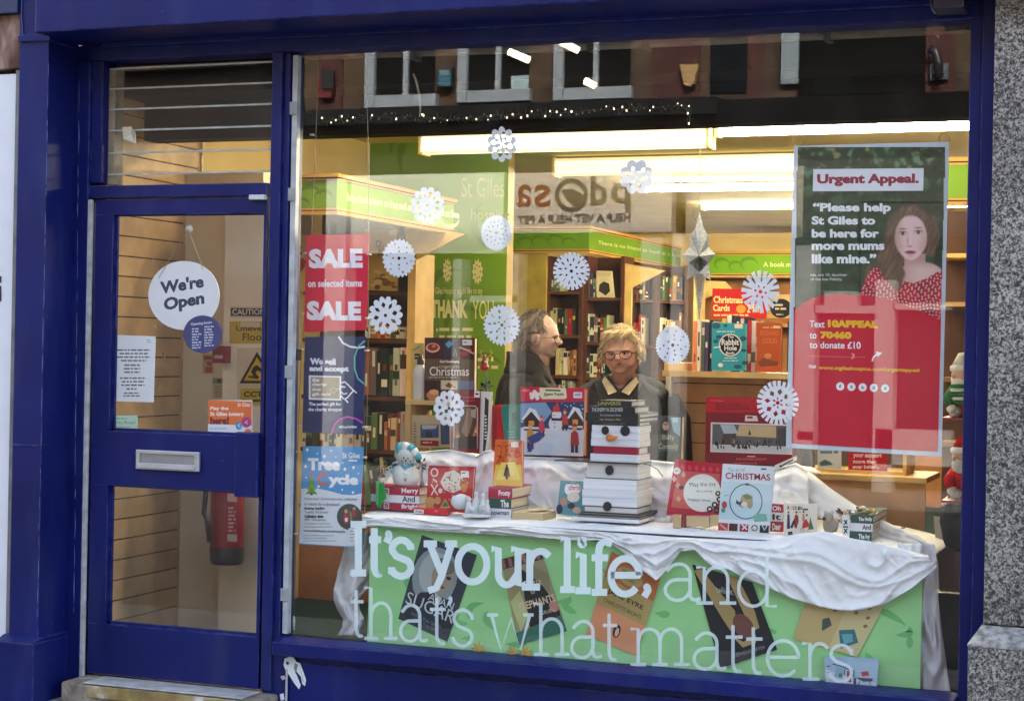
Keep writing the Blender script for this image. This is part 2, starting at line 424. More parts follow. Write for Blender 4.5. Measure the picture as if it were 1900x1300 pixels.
shop = thing('shopfront', (-2.4, 0, GROUND), 'navy blue painted timber shopfront with one glazed door and one wide display window', 'shopfront')
# --- fascia across the top
FY = -0.30
fx0 = X0(64, 58, FY); fz = P(300, 48, FY).z
b = MB(); b.box(fx0, 1.0, FY, 0.25, fz, fz+0.62, NV); b.box(fx0, 1.0, FY-0.018, FY-0.002, fz+0.30, fz+0.62, NV)
b.build('fascia', BLUE, shop, bevel=0.006)
HZ = P(530, 97, 0).z                                   # underside of the frame head
px_r0 = X0(81, 600, -0.20)
b = MB(); b.box(px_r0-0.06, X0(1815), 0.0, 0.12, HZ, fz-0.002, NV); b.box(X0(190, 220), X0(1790), -0.022, -0.002, HZ+0.05, HZ+0.085, NV)
b.build('frame_head', BLUE, shop, bevel=0.005)
# --- left pier
PY = -0.20
px_r = X0(81, 600, PY); px_l = X0(27, 600, PY)
plz = P(100, 1168, 0).z
b = MB(); b.box(px_l, px_r, PY, 0.10, plz, fz-0.002, NV); b.box(px_l-0.003, px_r+0.004, PY-0.004, PY+0.05, Z0(60, 826, PY)-0.003, Z0(60, 826, PY)+0.002, NV)
b.box(px_l, px_r+0.012, PY-0.014, -0.01, Z0(60, 78, PY), Z0(60, 66, PY), NV)
b.obox((px_l, PY-0.002, fz-0.002), (fx0-px_l-0.003, 0, 0), (0, 0.2, 0), (0, 0, 0.6), NV)
pier = b.build('pier', BLUE, shop, bevel=0.006)
b = MB(); x1 = px_r+0.012; b.box(px_l-0.03, x1, PY-0.045, 0.0, GROUND-0.02, plz-0.012, NV)
b.prism([(px_l-0.03, PY-0.045, plz-0.012), (px_l-0.03, PY, plz+0.006), (px_l-0.03, 0, plz+0.006), (px_l-0.03, 0, plz-0.012)], (x1-px_l+0.03, 0, 0), NV)
b.build('pier_base', BLUE, shop, bevel=0.008)
# cracked paint along the joints and scuffs near the ground
a = Art((px_r, PY-0.0006, 1.5), (1, 0, 0)); rr = random.Random(7); pc = (104, 114, 176)
y = 120
while y < 1150:
    l = rr.uniform(8, 60); x = 91-(y-80)*0.0205+rr.uniform(-.3, .3); a.line([(x, y), (x-l*0.01+rr.uniform(-.4, .4), y+l*.5), (x-l*0.0205, y+l)], [0.5, rr.uniform(.7, 1.5), 0.5], pc, keep=y > 130); y += l+rr.uniform(2, 50)
for i in range(26): x = rr.uniform(16, 66); y = rr.uniform(1252, 1288); w_ = rr.uniform(3, 12); a.poly([(x, y), (x+w_, y+rr.uniform(-2, 2)), (x+w_*.8, y+rr.uniform(2, 5)), (x+w_*.1, y+rr.uniform(1, 4))], rr.choice(((92, 100, 140), (120, 126, 150), (70, 76, 120))), keep=True)
o = a.mb.build('paint_crack', PAPER, shop); o['kind'] = 'stuff'
a = Art((px_r+0.001, -0.013, 1.5), (1, 0, 0)); y = 150
while y < 1150:
    l = rr.uniform(10, 70); x = 147-(y-110)*0.0095; a.line([(x, y), (x+rr.uniform(-1, 1), y+l*.5), (x-l*0.0095, y+l)], [0.6, rr.uniform(.8, 2.2), 0.6], pc, keep=y > 160); y += l+rr.uniform(0, 26)
o = a.mb.build('paint_crack', PAPER, shop); o['kind'] = 'stuff'
# small cord stapled on the pier head
b = MB(); b.tube([P(x, y, PY-0.006) for x, y in ((41, -6), (40, 30), (42, 62), (48, 73), (60, 77), (90, 75))], 0.0025, (70, 78, 150), n=5); b.build('cord', GLOSS, shop)
# --- door frame
dl = X0(176, 372); dr = X0(490, 600); mr = X0(527, 600)
dz0 = Z0(150, 1246); dz1 = Z0(300, 369)
jl = X0(162, 600)
b = MB(); b.box(px_r, jl, -0.012, 0.12, GROUND, HZ, NV); b.box(jl, X0(190, 220), 0.0, 0.1, dz1+0.07, HZ, NV)
b.box(jl, X0(497, 300), -0.004, 0.12, dz1+0.006, Z0(330, 342), NV)           # transom bar
b.box(X0(497), X0(516), -0.006, 0.13, GROUND+0.1, HZ, NV); b.box(X0(516), mr, 0.012, 0.13, GROUND+0.1, HZ-0.001, NV)
b.build('door_frame', BLUE, shop, bevel=0.004)
b = MB(); b.box(jl+0.002, dl-0.004, -0.016, 0.0, dz0-0.03, dz1, (178, 182, 186)); b.build('weather_strip', vc(0.5, 0.4, 0.25, 25), shop, bevel=0.003)
b = MB(); b.box(X0(466, 366), X0(495, 366), -0.02, 0.004, Z0(480, 371), Z0(480, 362), (205, 208, 215)); b.build('door_closer_plate', GLOSS, shop, bevel=0.002)
# --- the door leaf
door = empty('door', (dl, 0.01, dz0)); adopt(door, shop)
LY0, LY1 = 0.008, 0.055
gu = dict(l=X0(206, 500), r=X0(486, 500), t=Z0(300, 397), b=Z0(300, 803))
gl_ = dict(l=X0(187, 1000), r=X0(469, 1000), t=Z0(300, 905), b=Z0(300, 1167))
def frame_boxes(b, x0, x1, z0, z1, holes, y0, y1, c):
    zs = z0
    for h in sorted(holes, key=lambda h: h['b']):
        b.box(x0, x1, y0, y1, zs, h['b'], c)
        b.box(x0, h['l'], y0, y1, h['b'], h['t'], c); b.box(h['r'], x1, y0, y1, h['b'], h['t'], c); zs = h['t']
    b.box(x0, x1, y0, y1, zs, z1, c)
gl2 = dict(gl_); gl2['l'] = gu['l']; gl2['r'] = gu['r']
b = MB(); frame_boxes(b, dl, dr, dz0, dz1, [gu, gl2], LY0, LY1, NV)
for h in (gu, gl2):                                                    # glazing beads
    for (a0, a1, c0, c1) in ((h['l'], h['l']+0.012, h['b'], h['t']), (h['r']-0.006, h['r'], h['b'], h['t']), (h['l'], h['r'], h['b'], h['b']+0.012), (h['l'], h['r'], h['t']-0.006, h['t'])):
        b.box(a0, a1, LY0+0.018, LY0+0.03, c0, c1, NV)
b.build('leaf_frame', BLUE, door)
lk = MB(); lk.box(X0(441, 860), X0(484, 860), -0.028, LY0-0.001, Z0(460, 921), Z0(460, 801), NV); lk.build('lock_cover', BLUE, door, bevel=0.006)
for h, nm in ((gu, 'door_pane'), (gl2, 'door_pane')):
    b = MB(); b.face([(h['l'], LY0+0.024, h['b']), (h['r'], LY0+0.024, h['b']), (h['r'], LY0+0.024, h['t']), (h['l'], LY0+0.024, h['t'])], None); b.build(nm, GLASS2, door)
# letter plate: frame with a hinged flap standing slightly open
SIL = (196, 199, 205)
lx0, lx1 = X0(253, 853), X0(371, 855); lz0, lz1 = Z0(310, 872), Z0(310, 836)
b = MB(); t = 0.018
b.box(lx0, lx1, -0.006, 0.006, lz0, lz0+t*0.5, SIL); b.box(lx0, lx1, -0.006, 0.006, lz1-t*0.8, lz1, SIL)
b.box(lx0, lx0+t, -0.006, 0.006, lz0+t*0.5, lz1-t*0.8, SIL); b.box(lx1-t*1.3, lx1, -0.006, 0.006, lz0+t*0.5, lz1-t*0.8, SIL)
lp = b.build('letter_plate', METAL, door, bevel=0.002)
b = MB(); b.obox((lx0+t, 0.003, lz1-t*0.8), (lx1-lx0-2.3*t, 0, 0), (0, -0.004, -(lz1-lz0-1.3*t)*0.98), (0, 0.003, 0.0), (150, 154, 164))
b.obox((lx0+t*0.9, -0.016, lz0+0.008), (lx1-lx0-2.1*t, 0, 0), (0, 0.014, 0.002), (0, -0.002, 0.017), (236, 240, 246)); b.build('flap', METAL, lp)
# --- transom light above the door: six glass louvre blades
tr_ = empty('louvre_window', (dl, 0.05, dz1+0.07)); adopt(tr_, shop)
tx0, tx1 = X0(190, 220), X0(498, 220)
zs = [Z0(340, y) for y in (337, 317, 276.5, 234, 194, 155, 117)]
b = MB(); b.box(tx0, tx0+0.03, 0.045, 0.11, zs[0], zs[-1], (150, 140, 120)); b.build('blade_carrier', vc(0.6, 0.3, 0.2, 20), tr_)
for i in range(6):
    b = MB(); b.obox((tx0+0.004, 0.054, zs[i]-0.004), (tx1-tx0-0.008, 0, 0), (0, -0.003, zs[i+1]-zs[i]+0.008), (0, 0.0005, 0), None)
    b.v = b.v[:4]; b.f = [(0, 1, 2, 3)]; b.c = [None]; b.sm = [False]
    bl = b.build('louvre_blade', GLASS2, tr_)
    b = MB(); b.box(tx0+0.004, tx1-0.004, 0.040, 0.047, zs[i+1]-0.008, zs[i+1]-0.001, (176, 184, 182)); b.build('ground_edge', vc(0.25, 0.6, 0.25, 12), bl)
# sheet of peeling tape on the louvre glass
a = Art(P(240, 250, 0.03), (1, 0, 0)); a.poly([(227, 236), (244, 235), (252, 247), (253, 267), (229, 259)], (214, 208, 184)); a.poly([(244, 235), (252, 247), (248, 262), (243, 249)], (178, 172, 150)); a.poly([(244.5, 249), (248, 262), (230, 256)], (226, 222, 202))
finish(a, 'tape_scrap', parent=shop)
# --- display window frame
wl, wr = mr, X0(1790, 600)
wz0 = P(505, 1186, 0).z
sl = wz0+0.004
b = MB(); b.box(wr, X0(1813), 0.0, 0.14, GROUND, HZ, NV); b.box(X0(1813)+0.001, X0(1838), -0.03, 0.12, GROUND, fz-0.003, NV)
b.build('window_jamb', BLUE, shop, bevel=0.004)
b = MB(); b.box(wl-0.001, wr, -0.05, 0.12, sl-0.055, sl, NV); b.prism([(wl, -0.05, sl), (wl, 0.03, sl+0.012), (wl, 0.03, sl)], (wr-wl, 0, 0), NV)
b.build('window_sill', BLUE, shop, bevel=0.008)
b = MB(); b.box(X0(497)+0.001, wr+0.003, 0.006, 0.14, GROUND-0.02, sl-0.056, NV); b.box(wl+0.06, wr-0.05, -0.004, 0.007, GROUND+0.03, sl-0.085, NV)
rs = b.build('stall_riser', BLUE, shop, bevel=0.004)
# flaked undercoat mark shaped like a drooping flower
a = Art((wl, -0.006, 0.3), (1, 0, 0))
for pts, c in (([(528, 1221), (538, 1217), (545, 1219), (550, 1227), (557, 1230), (562, 1243), (568, 1260), (566, 1272), (561, 1268), (558, 1254), (551, 1246), (546, 1243), (551, 1252), (558, 1270), (555, 1278), (546, 1267), (537, 1252), (530, 1243), (526, 1233)], (226, 232, 236)),
               ([(547, 1229), (553, 1232), (550, 1246), (545, 1240)], (120, 150, 120)), ([(556, 1236), (560, 1250), (565, 1268), (561, 1262)], (176, 196, 180)),
               ([(530, 1240), (534, 1241), (533, 1300), (529, 1300)], (178, 182, 190)), ([(520, 1254), (527, 1252), (530, 1258), (524, 1261)], (200, 170, 180)), ([(519, 1287), (526, 1285), (528, 1297), (521, 1299)], (214, 220, 226)), ([(530, 1227), (535, 1226), (537, 1231), (532, 1233)], (52, 60, 120))):
    a.poly(pts, c)
fm = a.mb.build('paint_flake', PAPER); adopt(fm, shop)
# aluminium slide rail just inside the glass, with its clips
b = MB(); ax0, ax1 = X0(531, 600, 0.03), X0(546, 600, 0.03)
b.box(ax0, ax0+0.006, 0.022, 0.05, sl+0.02, HZ-0.01, (150, 158, 165)); b.box(ax0+0.013, ax1, 0.02, 0.05, sl+0.02, HZ-0.01, (178, 186, 192)); b.box(ax0+0.006, ax0+0.013, 0.036, 0.05, sl+0.02, HZ-0.01, (70, 74, 80))
for y in (200, 360, 690, 1105): b.box(ax0-0.004, ax1+0.003, 0.014, 0.021, Z0(540, y+12), Z0(540, y-12), (150, 156, 160))
b.build('slide_rail', vc(0.35, 0.5, 0.25, 18), shop, bevel=0.0015)
b = MB(); b.face([(ax1, GL, sl-0.001), (wr+0.01, GL, sl-0.001), (wr+0.01, GL, HZ+0.01), (ax1, GL, HZ+0.01)], None)
b.build('window_pane', GLASS, shop)
# rail of the shop blind behind the head of the glass
b = MB(); b.tube([P(560, 103, 0.16)-Vector((0, 0, 0)), P(1000, 88, 0.16), P(1790, 52, 0.16)], 0.021, (126, 118, 108), n=12)
b.tube([P(1735, 50, 0.16), P(1736, 64, 0.16), P(1744, 70, 0.16)], 0.004, (200, 196, 190), n=6)
for x, y in ((770, 99), (1098, 82), (1200, 78), (1537, 64)):
    b.box(P(x, y, 0.16).x-0.012, P(x, y, 0.16).x+0.012, 0.135, 0.2, P(x, y, 0.16).z-0.028, P(x, y, 0.16).z+0.05, (86, 82, 78))
b.build('blind_rail', vc(0.5, 0.3, 0.3, 8), shop)
b = MB(); b.tube([P(767, 137, 0.17), P(772, 150, 0.17), P(779, 180, 0.17), P(780, 205, 0.17), P(778, 217, 0.17)], [0.004, 0.005, 0.0045, 0.003, 0.002], (196, 190, 178), n=6)
b.build('blind_cord', MATTE, shop)
# fixing bracket under the fascia
b = MB(); b.box(P(1735, 10, -0.1).x, P(1792, 10, -0.1).x, -0.16, -0.03, P(1760, 22, -0.1).z, fz, (34, 36, 66)); b.tube([P(1727, 0, -0.12), P(1730, 16, -0.12), P(1736, 26, -0.12)], 0.006, (86, 88, 110), n=6)
b.build('shutter_bracket', GLOSS, shop, bevel=0.004)
# upper storey of the shop, unseen, its height set to shade the street
b = MB(); b.box(-6.0, 3.0, 0.0, 0.25, fz+0.63, 10.8, (120, 84, 66)); b.build('upper_wall', vc(0.85, 0.2, 0.25, 5), shop)

# --- threshold step
st = thing('door_step', (dl, -0.1, GROUND), 'worn stone and brass threshold step under the blue door', 'step')
zt = Z0(300, 1258, -0.10)-0.004; zt = min(zt, dz0-0.012)
stone = mat_noise('worn_step_stone', [(0.3, (0.10, 0.085, 0.07)), (0.55, (0.23, 0.2, 0.165)), (0.75, (0.40, 0.37, 0.33))], 14, 0.8, 9, 0.5, 60)
b = MB(); xa, xb = X0(112, 1270, -0.15), X0(492, 1290, -0.1)
b.box(xa, xb, -0.15, 0.10, GROUND-0.02, zt, (120, 110, 96)); b.build('stone', stone, st, bevel=0.012)
brass = mat_noise('worn_brass', [(0.32, (0.12, 0.085, 0.03)), (0.5, (0.27, 0.19, 0.065)), (0.62, (0.35, 0.29, 0.17)), (0.72, (0.6, 0.58, 0.52))], 9, 0.5, 8, 0.3, 40, spec=0.5)
b = MB(); bx0, bx1 = X0(162, 1270, -0.15), X0(437, 1290, -0.15); b.box(bx0, bx1, -0.156, -0.151, zt-0.052, zt-0.004, (150, 120, 60)); b.build('brass_plate', brass, st, bevel=0.002)
b = MB(); b.box(bx0-0.02, bx1+0.03, -0.152, -0.004, zt+0.001, zt+0.007, (170, 172, 172)); b.build('nosing', vc(0.4, 0.5, 0.3, 14), st, bevel=0.002)

# --- granite pier on the right
gp = thing('granite_pier', (0.1, -0.1, GROUND), 'speckled grey granite pier with a sloping topped plinth at the right end of the shopfront', 'pier')
GY = -0.13; gz = P(1822, 1159, GY).z; gx = P(1835, 600, GY).x
b = MB(); b.box(gx, 0.5, GY, 0.12, gz+0.004, 3.4, None); b.build('shaft', GRANITE, gp, bevel=0.004)
gx2 = P(1796, 1196, GY-0.10).x; gz2 = P(1796, 1197, GY-0.10).z
b = MB(); b.box(gx2, 0.55, GY-0.10, 0.12, GROUND-0.02, gz2-0.003, None); b.build('plinth', GRANITE, gp, bevel=0.006)
cap = mat_noise('pale_granite_cap', [(0.36, (0.12, 0.12, 0.12)), (0.5, (0.24, 0.237, 0.23)), (0.62, (0.33, 0.325, 0.315))], 42, 0.4, 3)
b = MB(); b.prism([(gx2-0.002, GY-0.102, gz2-0.002), (gx2-0.002, GY-0.102, gz2+0.006), (gx-0.004, GY-0.004, gz), (gx-0.004, 0.11, gz), (gx2-0.002, 0.11, gz2-0.002)], (0.6, 0, 0), None)
b.build('sloping_cap', cap, gp)

# --- neighbour on the left
nb = thing('neighbouring_shopfront', (-4.7, -0.15, GROUND), 'white panelled shopfront edge with a weathered brown board above it', 'shopfront')
b = MB(); n0 = -6.2; n1 = X0(24, 600, -0.17)
b.box(n0, n1, -0.17, 0.1, GROUND, Z0(15, 138, -0.17), (226, 230, 238)); wp = b.build('white_panel', vc(0.45, 0.4, 0.04, 6), nb)
b = MB(); b.box(n1, n1+0.016, -0.18, 0.05, GROUND, Z0(15, 132, -0.17), (120, 122, 120)); b.box(n1+0.016, n1+0.026, -0.172, 0.05, GROUND, Z0(15, 132, -0.17), (196, 196, 190)); b.box(n1+0.026, px_l-0.001, -0.16, 0.05, GROUND+0.1, Z0(15, 132, -0.17), (48, 50, 60)); b.build('edge_trim', vc(0.5, 0.4, 0.3, 14), nb)
rust = mat_noise('weathered_brown_board', [(0.3, (0.03, 0.018, 0.014)), (0.45, (0.10, 0.05, 0.035)), (0.6, (0.22, 0.13, 0.10)), (0.75, (0.42, 0.33, 0.28))], 11, 0.8, 9, 0.5, 40, stretch=(1, 1, 0.45))
b = MB(); b.box(n0, n1+0.02, -0.185, 0.05, Z0(15, 128, -0.185), Z0(15, 28, -0.185), None); b.build('brown_board', rust, nb, bevel=0.004)
b = MB(); b.box(n0, n1+0.03, -0.22, 0.05, Z0(15, 26, -0.2), Z0(15, -60, -0.2), (30, 50, 92)); b.build('upper_board', GLOSS, nb)
a = Art((n1, -0.172, 1.5), (1, 0, 0))
for y0, y1 in ((512, 524), (530, 538), (537.5, 559)): a.rect(-6, y0, 2.4, y1, (44, 52, 66))
a.mb.build('lettering', PAPER, nb)

# ================================================================== ACROSS THE STREET (seen mirrored in the glass)
OY = -13.0
op = thing('stone_building', (-8, OY, GROUND), 'brown stone building with white sash windows, mirrored in the upper glass', 'building')
brick = mat_noise('dark_sandstone', [(0.35, (0.032, 0.02, 0.012)), (0.65, (0.075, 0.047, 0.028))], 2.5, 0.85, 8)
redb = mat_noise('dark_red_brick', [(0.35, (0.034, 0.010, 0.009)), (0.65, (0.07, 0.022, 0.018))], 6, 0.85, 8)
def rbox(mb, x0, y0, x1, y1, Y, t, c, xy=None):
    p = REFL(x0, y0, Y); q = REFL(x1, (y0+y1)/2, Y); r = REFL(x0, y1, Y)
    mb.box(p.x, q.x, Y-t, Y, r.z, p.z, c)
z_mid = REFL(1000, 235, OY).z
b = MB(); b.box(-19, 6, OY-0.6, OY, z_mid, 9.0, None); b.build('upper_wall', brick, op)
b = MB(); b.box(-19, 6, OY-0.6, OY-0.3, GROUND, z_mid-0.01, (40, 34, 32)); b.build('ground_floor', vc(0.6, 0.4, 0.3, 1.5), op)
for x0, x1 in ((594, 636), (1215, 1263), (1718, 1772)): b = MB(); rbox(b, x0, -40, x1, 232, OY+0.03, 0.03, None); b.build('brick_panel', redb, op)
for x0, x1 in ((1263, 1300), (1390, 1418)): b = MB(); rbox(b, x0, -40, x1, 210, OY+0.025, 0.02, None); b.build('brick_pier', redb, op)
FR = (140, 150, 160)
for (x0, x1, y0, y1, mx) in ((680, 808, -40, 200, 754), (852, 982, -50, 190, 925), (1030, 1171, -60, 186, 1107)):
    wb = MB(); rbox(wb, x0, y0, x0+15, y1, OY+0.10, 0.1, FR); rbox(wb, x0+15, y1-22, x1, y1, OY+0.101, 0.1, FR); rbox(wb, mx-3, y0, mx+4, y1-22, OY+0.08, 0.05, FR)
    rbox(wb, x0+15, y0+14, x1, y0+20, OY+0.08, 0.05, FR)
    wi = wb.build('window', vc(0.5, 0.3, 0.05, 5), op)
    gb = MB(); rbox(gb, x0+8, y0, x1, y1-14, OY+0.03, 0.01, (7, 9, 10)); gb.build('pane', MATTE, wi)
    if x0 == 852:
        gb = MB(); rbox(gb, 948, 141, 981, 171, OY+0.05, 0.01, (150, 175, 185)); gb.build('blind', PAPER, wi)
tube_far = mat_emit('far_room_lamp', (1.0, 0.8, 0.5), 3.0)
for pts in (((944, 96), (982, 112)), ((1041, 78), (1073, 94)), ((1085, 150), (1104, 160))):
    gb = MB(); p, q = REFL(*pts[0], OY+0.12), REFL(*pts[1], OY+0.12); gb.tube([p, q], 0.045, None, n=6); gb.build('strip_lamp', tube_far, op)
b = MB(); rbox(b, 1322, -40, 1386, 172, OY+0.04, 0.03, (9, 16, 22)); rbox(b, 1484, -60, 1718, 178, OY+0.04, 0.03, (6, 8, 9)); b.build('dark_window', MATTE, op)
b = MB(); rbox(b, 1452, -60, 1482, 156, OY+0.10, 0.06, (128, 142, 152)); b.build('window_post', PAPER, op)
b = MB(); rbox(b, 1726, 118, 1759, 149, OY+0.10, 0.06, (84, 92, 104)); b.build('meter_box', PAPER, op)
b = MB(); b.tube([REFL(1724, 92, OY+.18), REFL(1736, 96, OY+.18), REFL(1741, 115, OY+.18), REFL(1742, 146, OY+.18)], 0.05, (40, 40, 46)); b.build('pipe', GLOSS, op)
b = MB(); rbox(b, 811, 125, 838, 160, OY+0.12, 0.1, (30, 40, 50)); rbox(b, 814, 137, 836, 160, OY+0.16, 0.05, (44, 96, 118)); rbox(b, 816, 130, 832, 140, OY+0.17, 0.05, (104, 134, 142)); b.build('alarm_box', GLOSS, op)
b = MB(); q = [REFL(x, y, OY+0.14) for x, y in ((1261, 120), (1296, 119), (1287, 156), (1281, 160), (1272, 159), (1269, 156))]; b.prism(q, (0, -0.1, 0), (170, 138, 92)); b.build('bell_box', GLOSS, op)
b = MB(); rbox(b, 590, 138, 615, 182, OY+0.14, 0.1, (104, 22, 32)); rbox(b, 596, 132, 618, 165, OY+0.2, 0.05, (20, 20, 26)); b.build('bracket_sign', GLOSS, op)
b = MB(); rbox(b, 480, 208, 1330, 236, OY+0.22, 0.25, (26, 28, 30)); b.build('cornice', MATTE, op)
b = MB(); rbox(b, 1330, 185, 1900, 240, OY+0.20, 0.25, (12, 12, 12)); b.build('cornice', MATTE, op)
# shop signs of the ground floor
sg = thing('charity_sign', (-7, OY, 3.2), 'pale fascia sign of the animal charity, mirrored over the back of the shop', 'sign')
b = MB(); rbox(b, 944, 322, 1246, 432, OY+0.18, 0.2, (196, 187, 174)); b.build('sign_board', PAPER, sg)
class RArt(Art):
    def at(s, px, py, k=None): return REFL(px, py, s.o.y+0.002*(s.k if k is None else k))
ra = RArt((-7, OY+0.18, 3.2), (1, 0, 0))
RU, DK = (126, 60, 40), (84, 78, 70)
ra.text('a', 958, 343, 986, 384, RU, 0.012, mirror=True); ra.text('s', 991, 343, 1021, 384, RU, 0.012, mirror=True)
ra.ring(1060, 362, 27, 27, 8, DK); ra.poly([(1040, 352), (1060, 350), (1084, 362), (1080, 376), (1064, 384), (1050, 372)], DK)
ra.text('d', 1096, 326, 1126, 380, DK, 0.02, mirror=True); ra.text('p', 1134, 340, 1170, 393, DK, 0.02, mirror=True)
ra.text('HELP A VET HELP A PET', 960, 400, 1170, 415, DK, 0.02, mirror=True, dy=-5)
ra.mb.build('sign_lettering', PAPER, sg)
sg2 = thing('beauty_sign', (-3, OY, 3.2), 'pale fascia sign with a telephone number, mirrored behind the hanging star', 'sign')
b = MB(); rbox(b, 1274, 312, 1490, 440, OY+0.18, 0.2, (150, 143, 132)); b.build('sign_board', PAPER, sg2); b = MB(); rbox(b, 1490, 312, 1860, 440, OY+0.17, 0.2, (44, 42, 40)); b.build('dark_board', MATTE, sg2)
ra = RArt((-3, OY+0.18, 3.2), (1, 0, 0)); ra.text('01283322', 1310, 430, 1380, 444, DK, 0.0, mirror=True); ra.mb.build('sign_number', PAPER, sg2); ra = RArt((-3, OY+0.18, 3.2), (1, 0, 0)); ra.text('Beauty', 1396, 412, 1510, 440, DK, 0.0, mirror=True, shear=-0.3)
ra.mb.build('sign_lettering', PAPER, sg2)
sg3 = thing('plain_sign', (-10, OY, 3.2), 'plain pale fascia mirrored over the green end wall', 'sign')
b = MB(); rbox(b, 642, 326, 934, 470, OY+0.18, 0.2, (205, 206, 198)); b.build('sign_board', PAPER, sg3)
b = MB()
for x0, x1, y0, y1 in ((606, 638, 332, 980), (841, 852, 480, 980), (1190, 1222, 440, 980), (1246, 1262, 432, 980), (872, 960, 548, 560), (950, 958, 470, 980), (1478, 1510, 455, 980), (1624, 1656, 520, 980), (1510, 1624, 566, 580), (1656, 1760, 562, 574), (1530, 1590, 540, 566), (1624, 1765, 795, 812), (1624, 1765, 812, 860), (1480, 1510, 800, 815)):
    rbox(b, x0, y0, x1, y1, OY+0.30, 0.3, (186, 188, 186))
b.build('shop_frame', vc(0.5, 0.3, 0.05, 2), op)
b = MB(); rbox(b, 1510, 580, 1624, 980, OY-0.1, 0.1, (16, 16, 18)); rbox(b, 1656, 574, 1765, 795, OY-0.1, 0.1, (24, 22, 22)); b.build('shop_glass', GLOSS, op)
# ================================================================== INSIDE THE SHOP
IF, CE = 0.17, 2.75
TAN = (188, 150, 100); CRW = (250, 222, 150); BRN = (92, 52, 34); GRN = (120, 160, 44); LGRN = (128, 170, 58)
LWX = P(692, 290, 3.2).x - 0.02                       # left wall of the sales floor
RWX = -0.66
b = MB(); b.box(-8, 0.4, 0.13, 12, IF-0.05, IF, (24, 48, 42)); struct(b, 'floor', vc(0.9, 0.15, 0.2, 40))
b = MB(); b.box(-8, 0.4, 0.26, 12, CE, CE+0.1, (252, 228, 162)); struct(b, 'ceiling', vc(0.9, 0.15, 0.08, 3))
b = MB(); b.box(-8, 0.4, 11.0, 11.2, IF, CE, (236, 206, 146)); struct(b, 'wall_back', vc(0.8, 0.2, 0.08, 3))
b = MB(); b.box(RWX, RWX+0.15, 0.141, 11, IF, CE, (110, 74, 46)); struct(b, 'wall_right', vc(0.8, 0.2, 0.15, 3))
b = MB(); b.box(LWX-0.15, LWX, 1.02, 3.2, IF, CE, CRW); struct(b, 'wall_left', vc(0.85, 0.2, 0.06, 3))
b = MB(); b.box(-8, -7.8, 3.2, 11, IF, CE, CRW); struct(b, 'wall_side', vc(0.85, 0.2, 0.06, 3))
EWX = P(938, 600, 3.2).x
b = MB(); b.box(-8, EWX, 3.2, 3.3, IF, CE, GRN, cs=(None, (196, 168, 104), None, None, None, None)); b.build('wall_end', vc(0.7, 0.3, 0.05, 2)); o = bpy.data.objects['wall_end']; o['kind'] = 'structure'
# printed wall graphic
a = Art((LWX, 3.2, 1), (1, 0, 0)); a.k = 20
random.seed(4)
for (x, y, r, t0, t1) in ((760, 300, 60, 3.4, 5.2), (800, 330, 90, 3.2, 4.6), (840, 560, 60, 2.6, 5.0), (700, 300, 50, 3.5, 5.4), (860, 620, 50, 3.0, 5.6), (800, 520, 45, 0.2, 2.6), (780, 660, 40, 3.2, 6.0), (770, 560, 36, 4.0, 6.4), (900, 700, 40, 3, 5.6), (830, 300, 70, 3.6, 5.0), (890, 300, 60, 3.6, 5.0), (920, 420, 50, 2.2, 4.2)):
    n_ = 12; a.line([(x+r*(0.6+0.4*i/n_)*math.cos(t0+(t1-t0)*i/n_), y+r*math.sin(t0+(t1-t0)*i/n_)) for i in range(n_+1)], [1+13*math.sin(math.pi*i/n_) for i in range(n_+1)], (100, 136, 38))
CL = (244, 236, 160)
wl_ = Art((LWX, 3.2, 1), (1, 0, 0)); wl_.k = 60; wl_.text('St Giles', 856, 330, 936, 366, (186, 196, 112), 0.0); wl_.text('hospice', 874, 388, 946, 414, (186, 196, 112), 0.0); finish(wl_, 'wall_lettering', 'pale hospice name lettered high on the green end wall', 'lettering')
a.text('St Giles Hospice would like to say', 800, 533, 895, 549, CL, 0.01); a.text('THANK', 800, 556, 868, 590, CL, 0.05); a.text('YOU', 877, 558, 916, 592, CL, 0.0)
a.scrib(815, 608, 905, 1, 1, 6, CL, seed=3); a.scrib(815, 622, 905, 1, 1, 6, CL, seed=4); a.disc(811, 612, 2, 3, CL); a.scrib(880, 664, 930, 2, 14, 6, CL, seed=8)
for x, y, rx, ry in ((783, 496, 9, 24), (830, 502, 9, 24), (886, 504, 11, 25), (794, 602, 8, 22)):
    k = 11; pts = []
    for i in range(k*2): pts.append((x+rx*(1.0 if i % 2 else 0.72)*math.cos(math.pi*i/k), y+ry*(1.0 if i % 2 else 0.72)*math.sin(math.pi*i/k)))
    a.poly(pts, (236, 222, 160)); a.up()
    for i in range(7): a.disc(x+rx*0.45*math.cos(i*0.9), y+ry*0.5*math.sin(i*0.9), 1.3, 2.4, GRN, 6, keep=True)
wg = a.mb.build('wall_graphic', PAPER); tag(wg, 'pale printed thank you message and paper snowflakes on the green end wall', 'wall graphic')

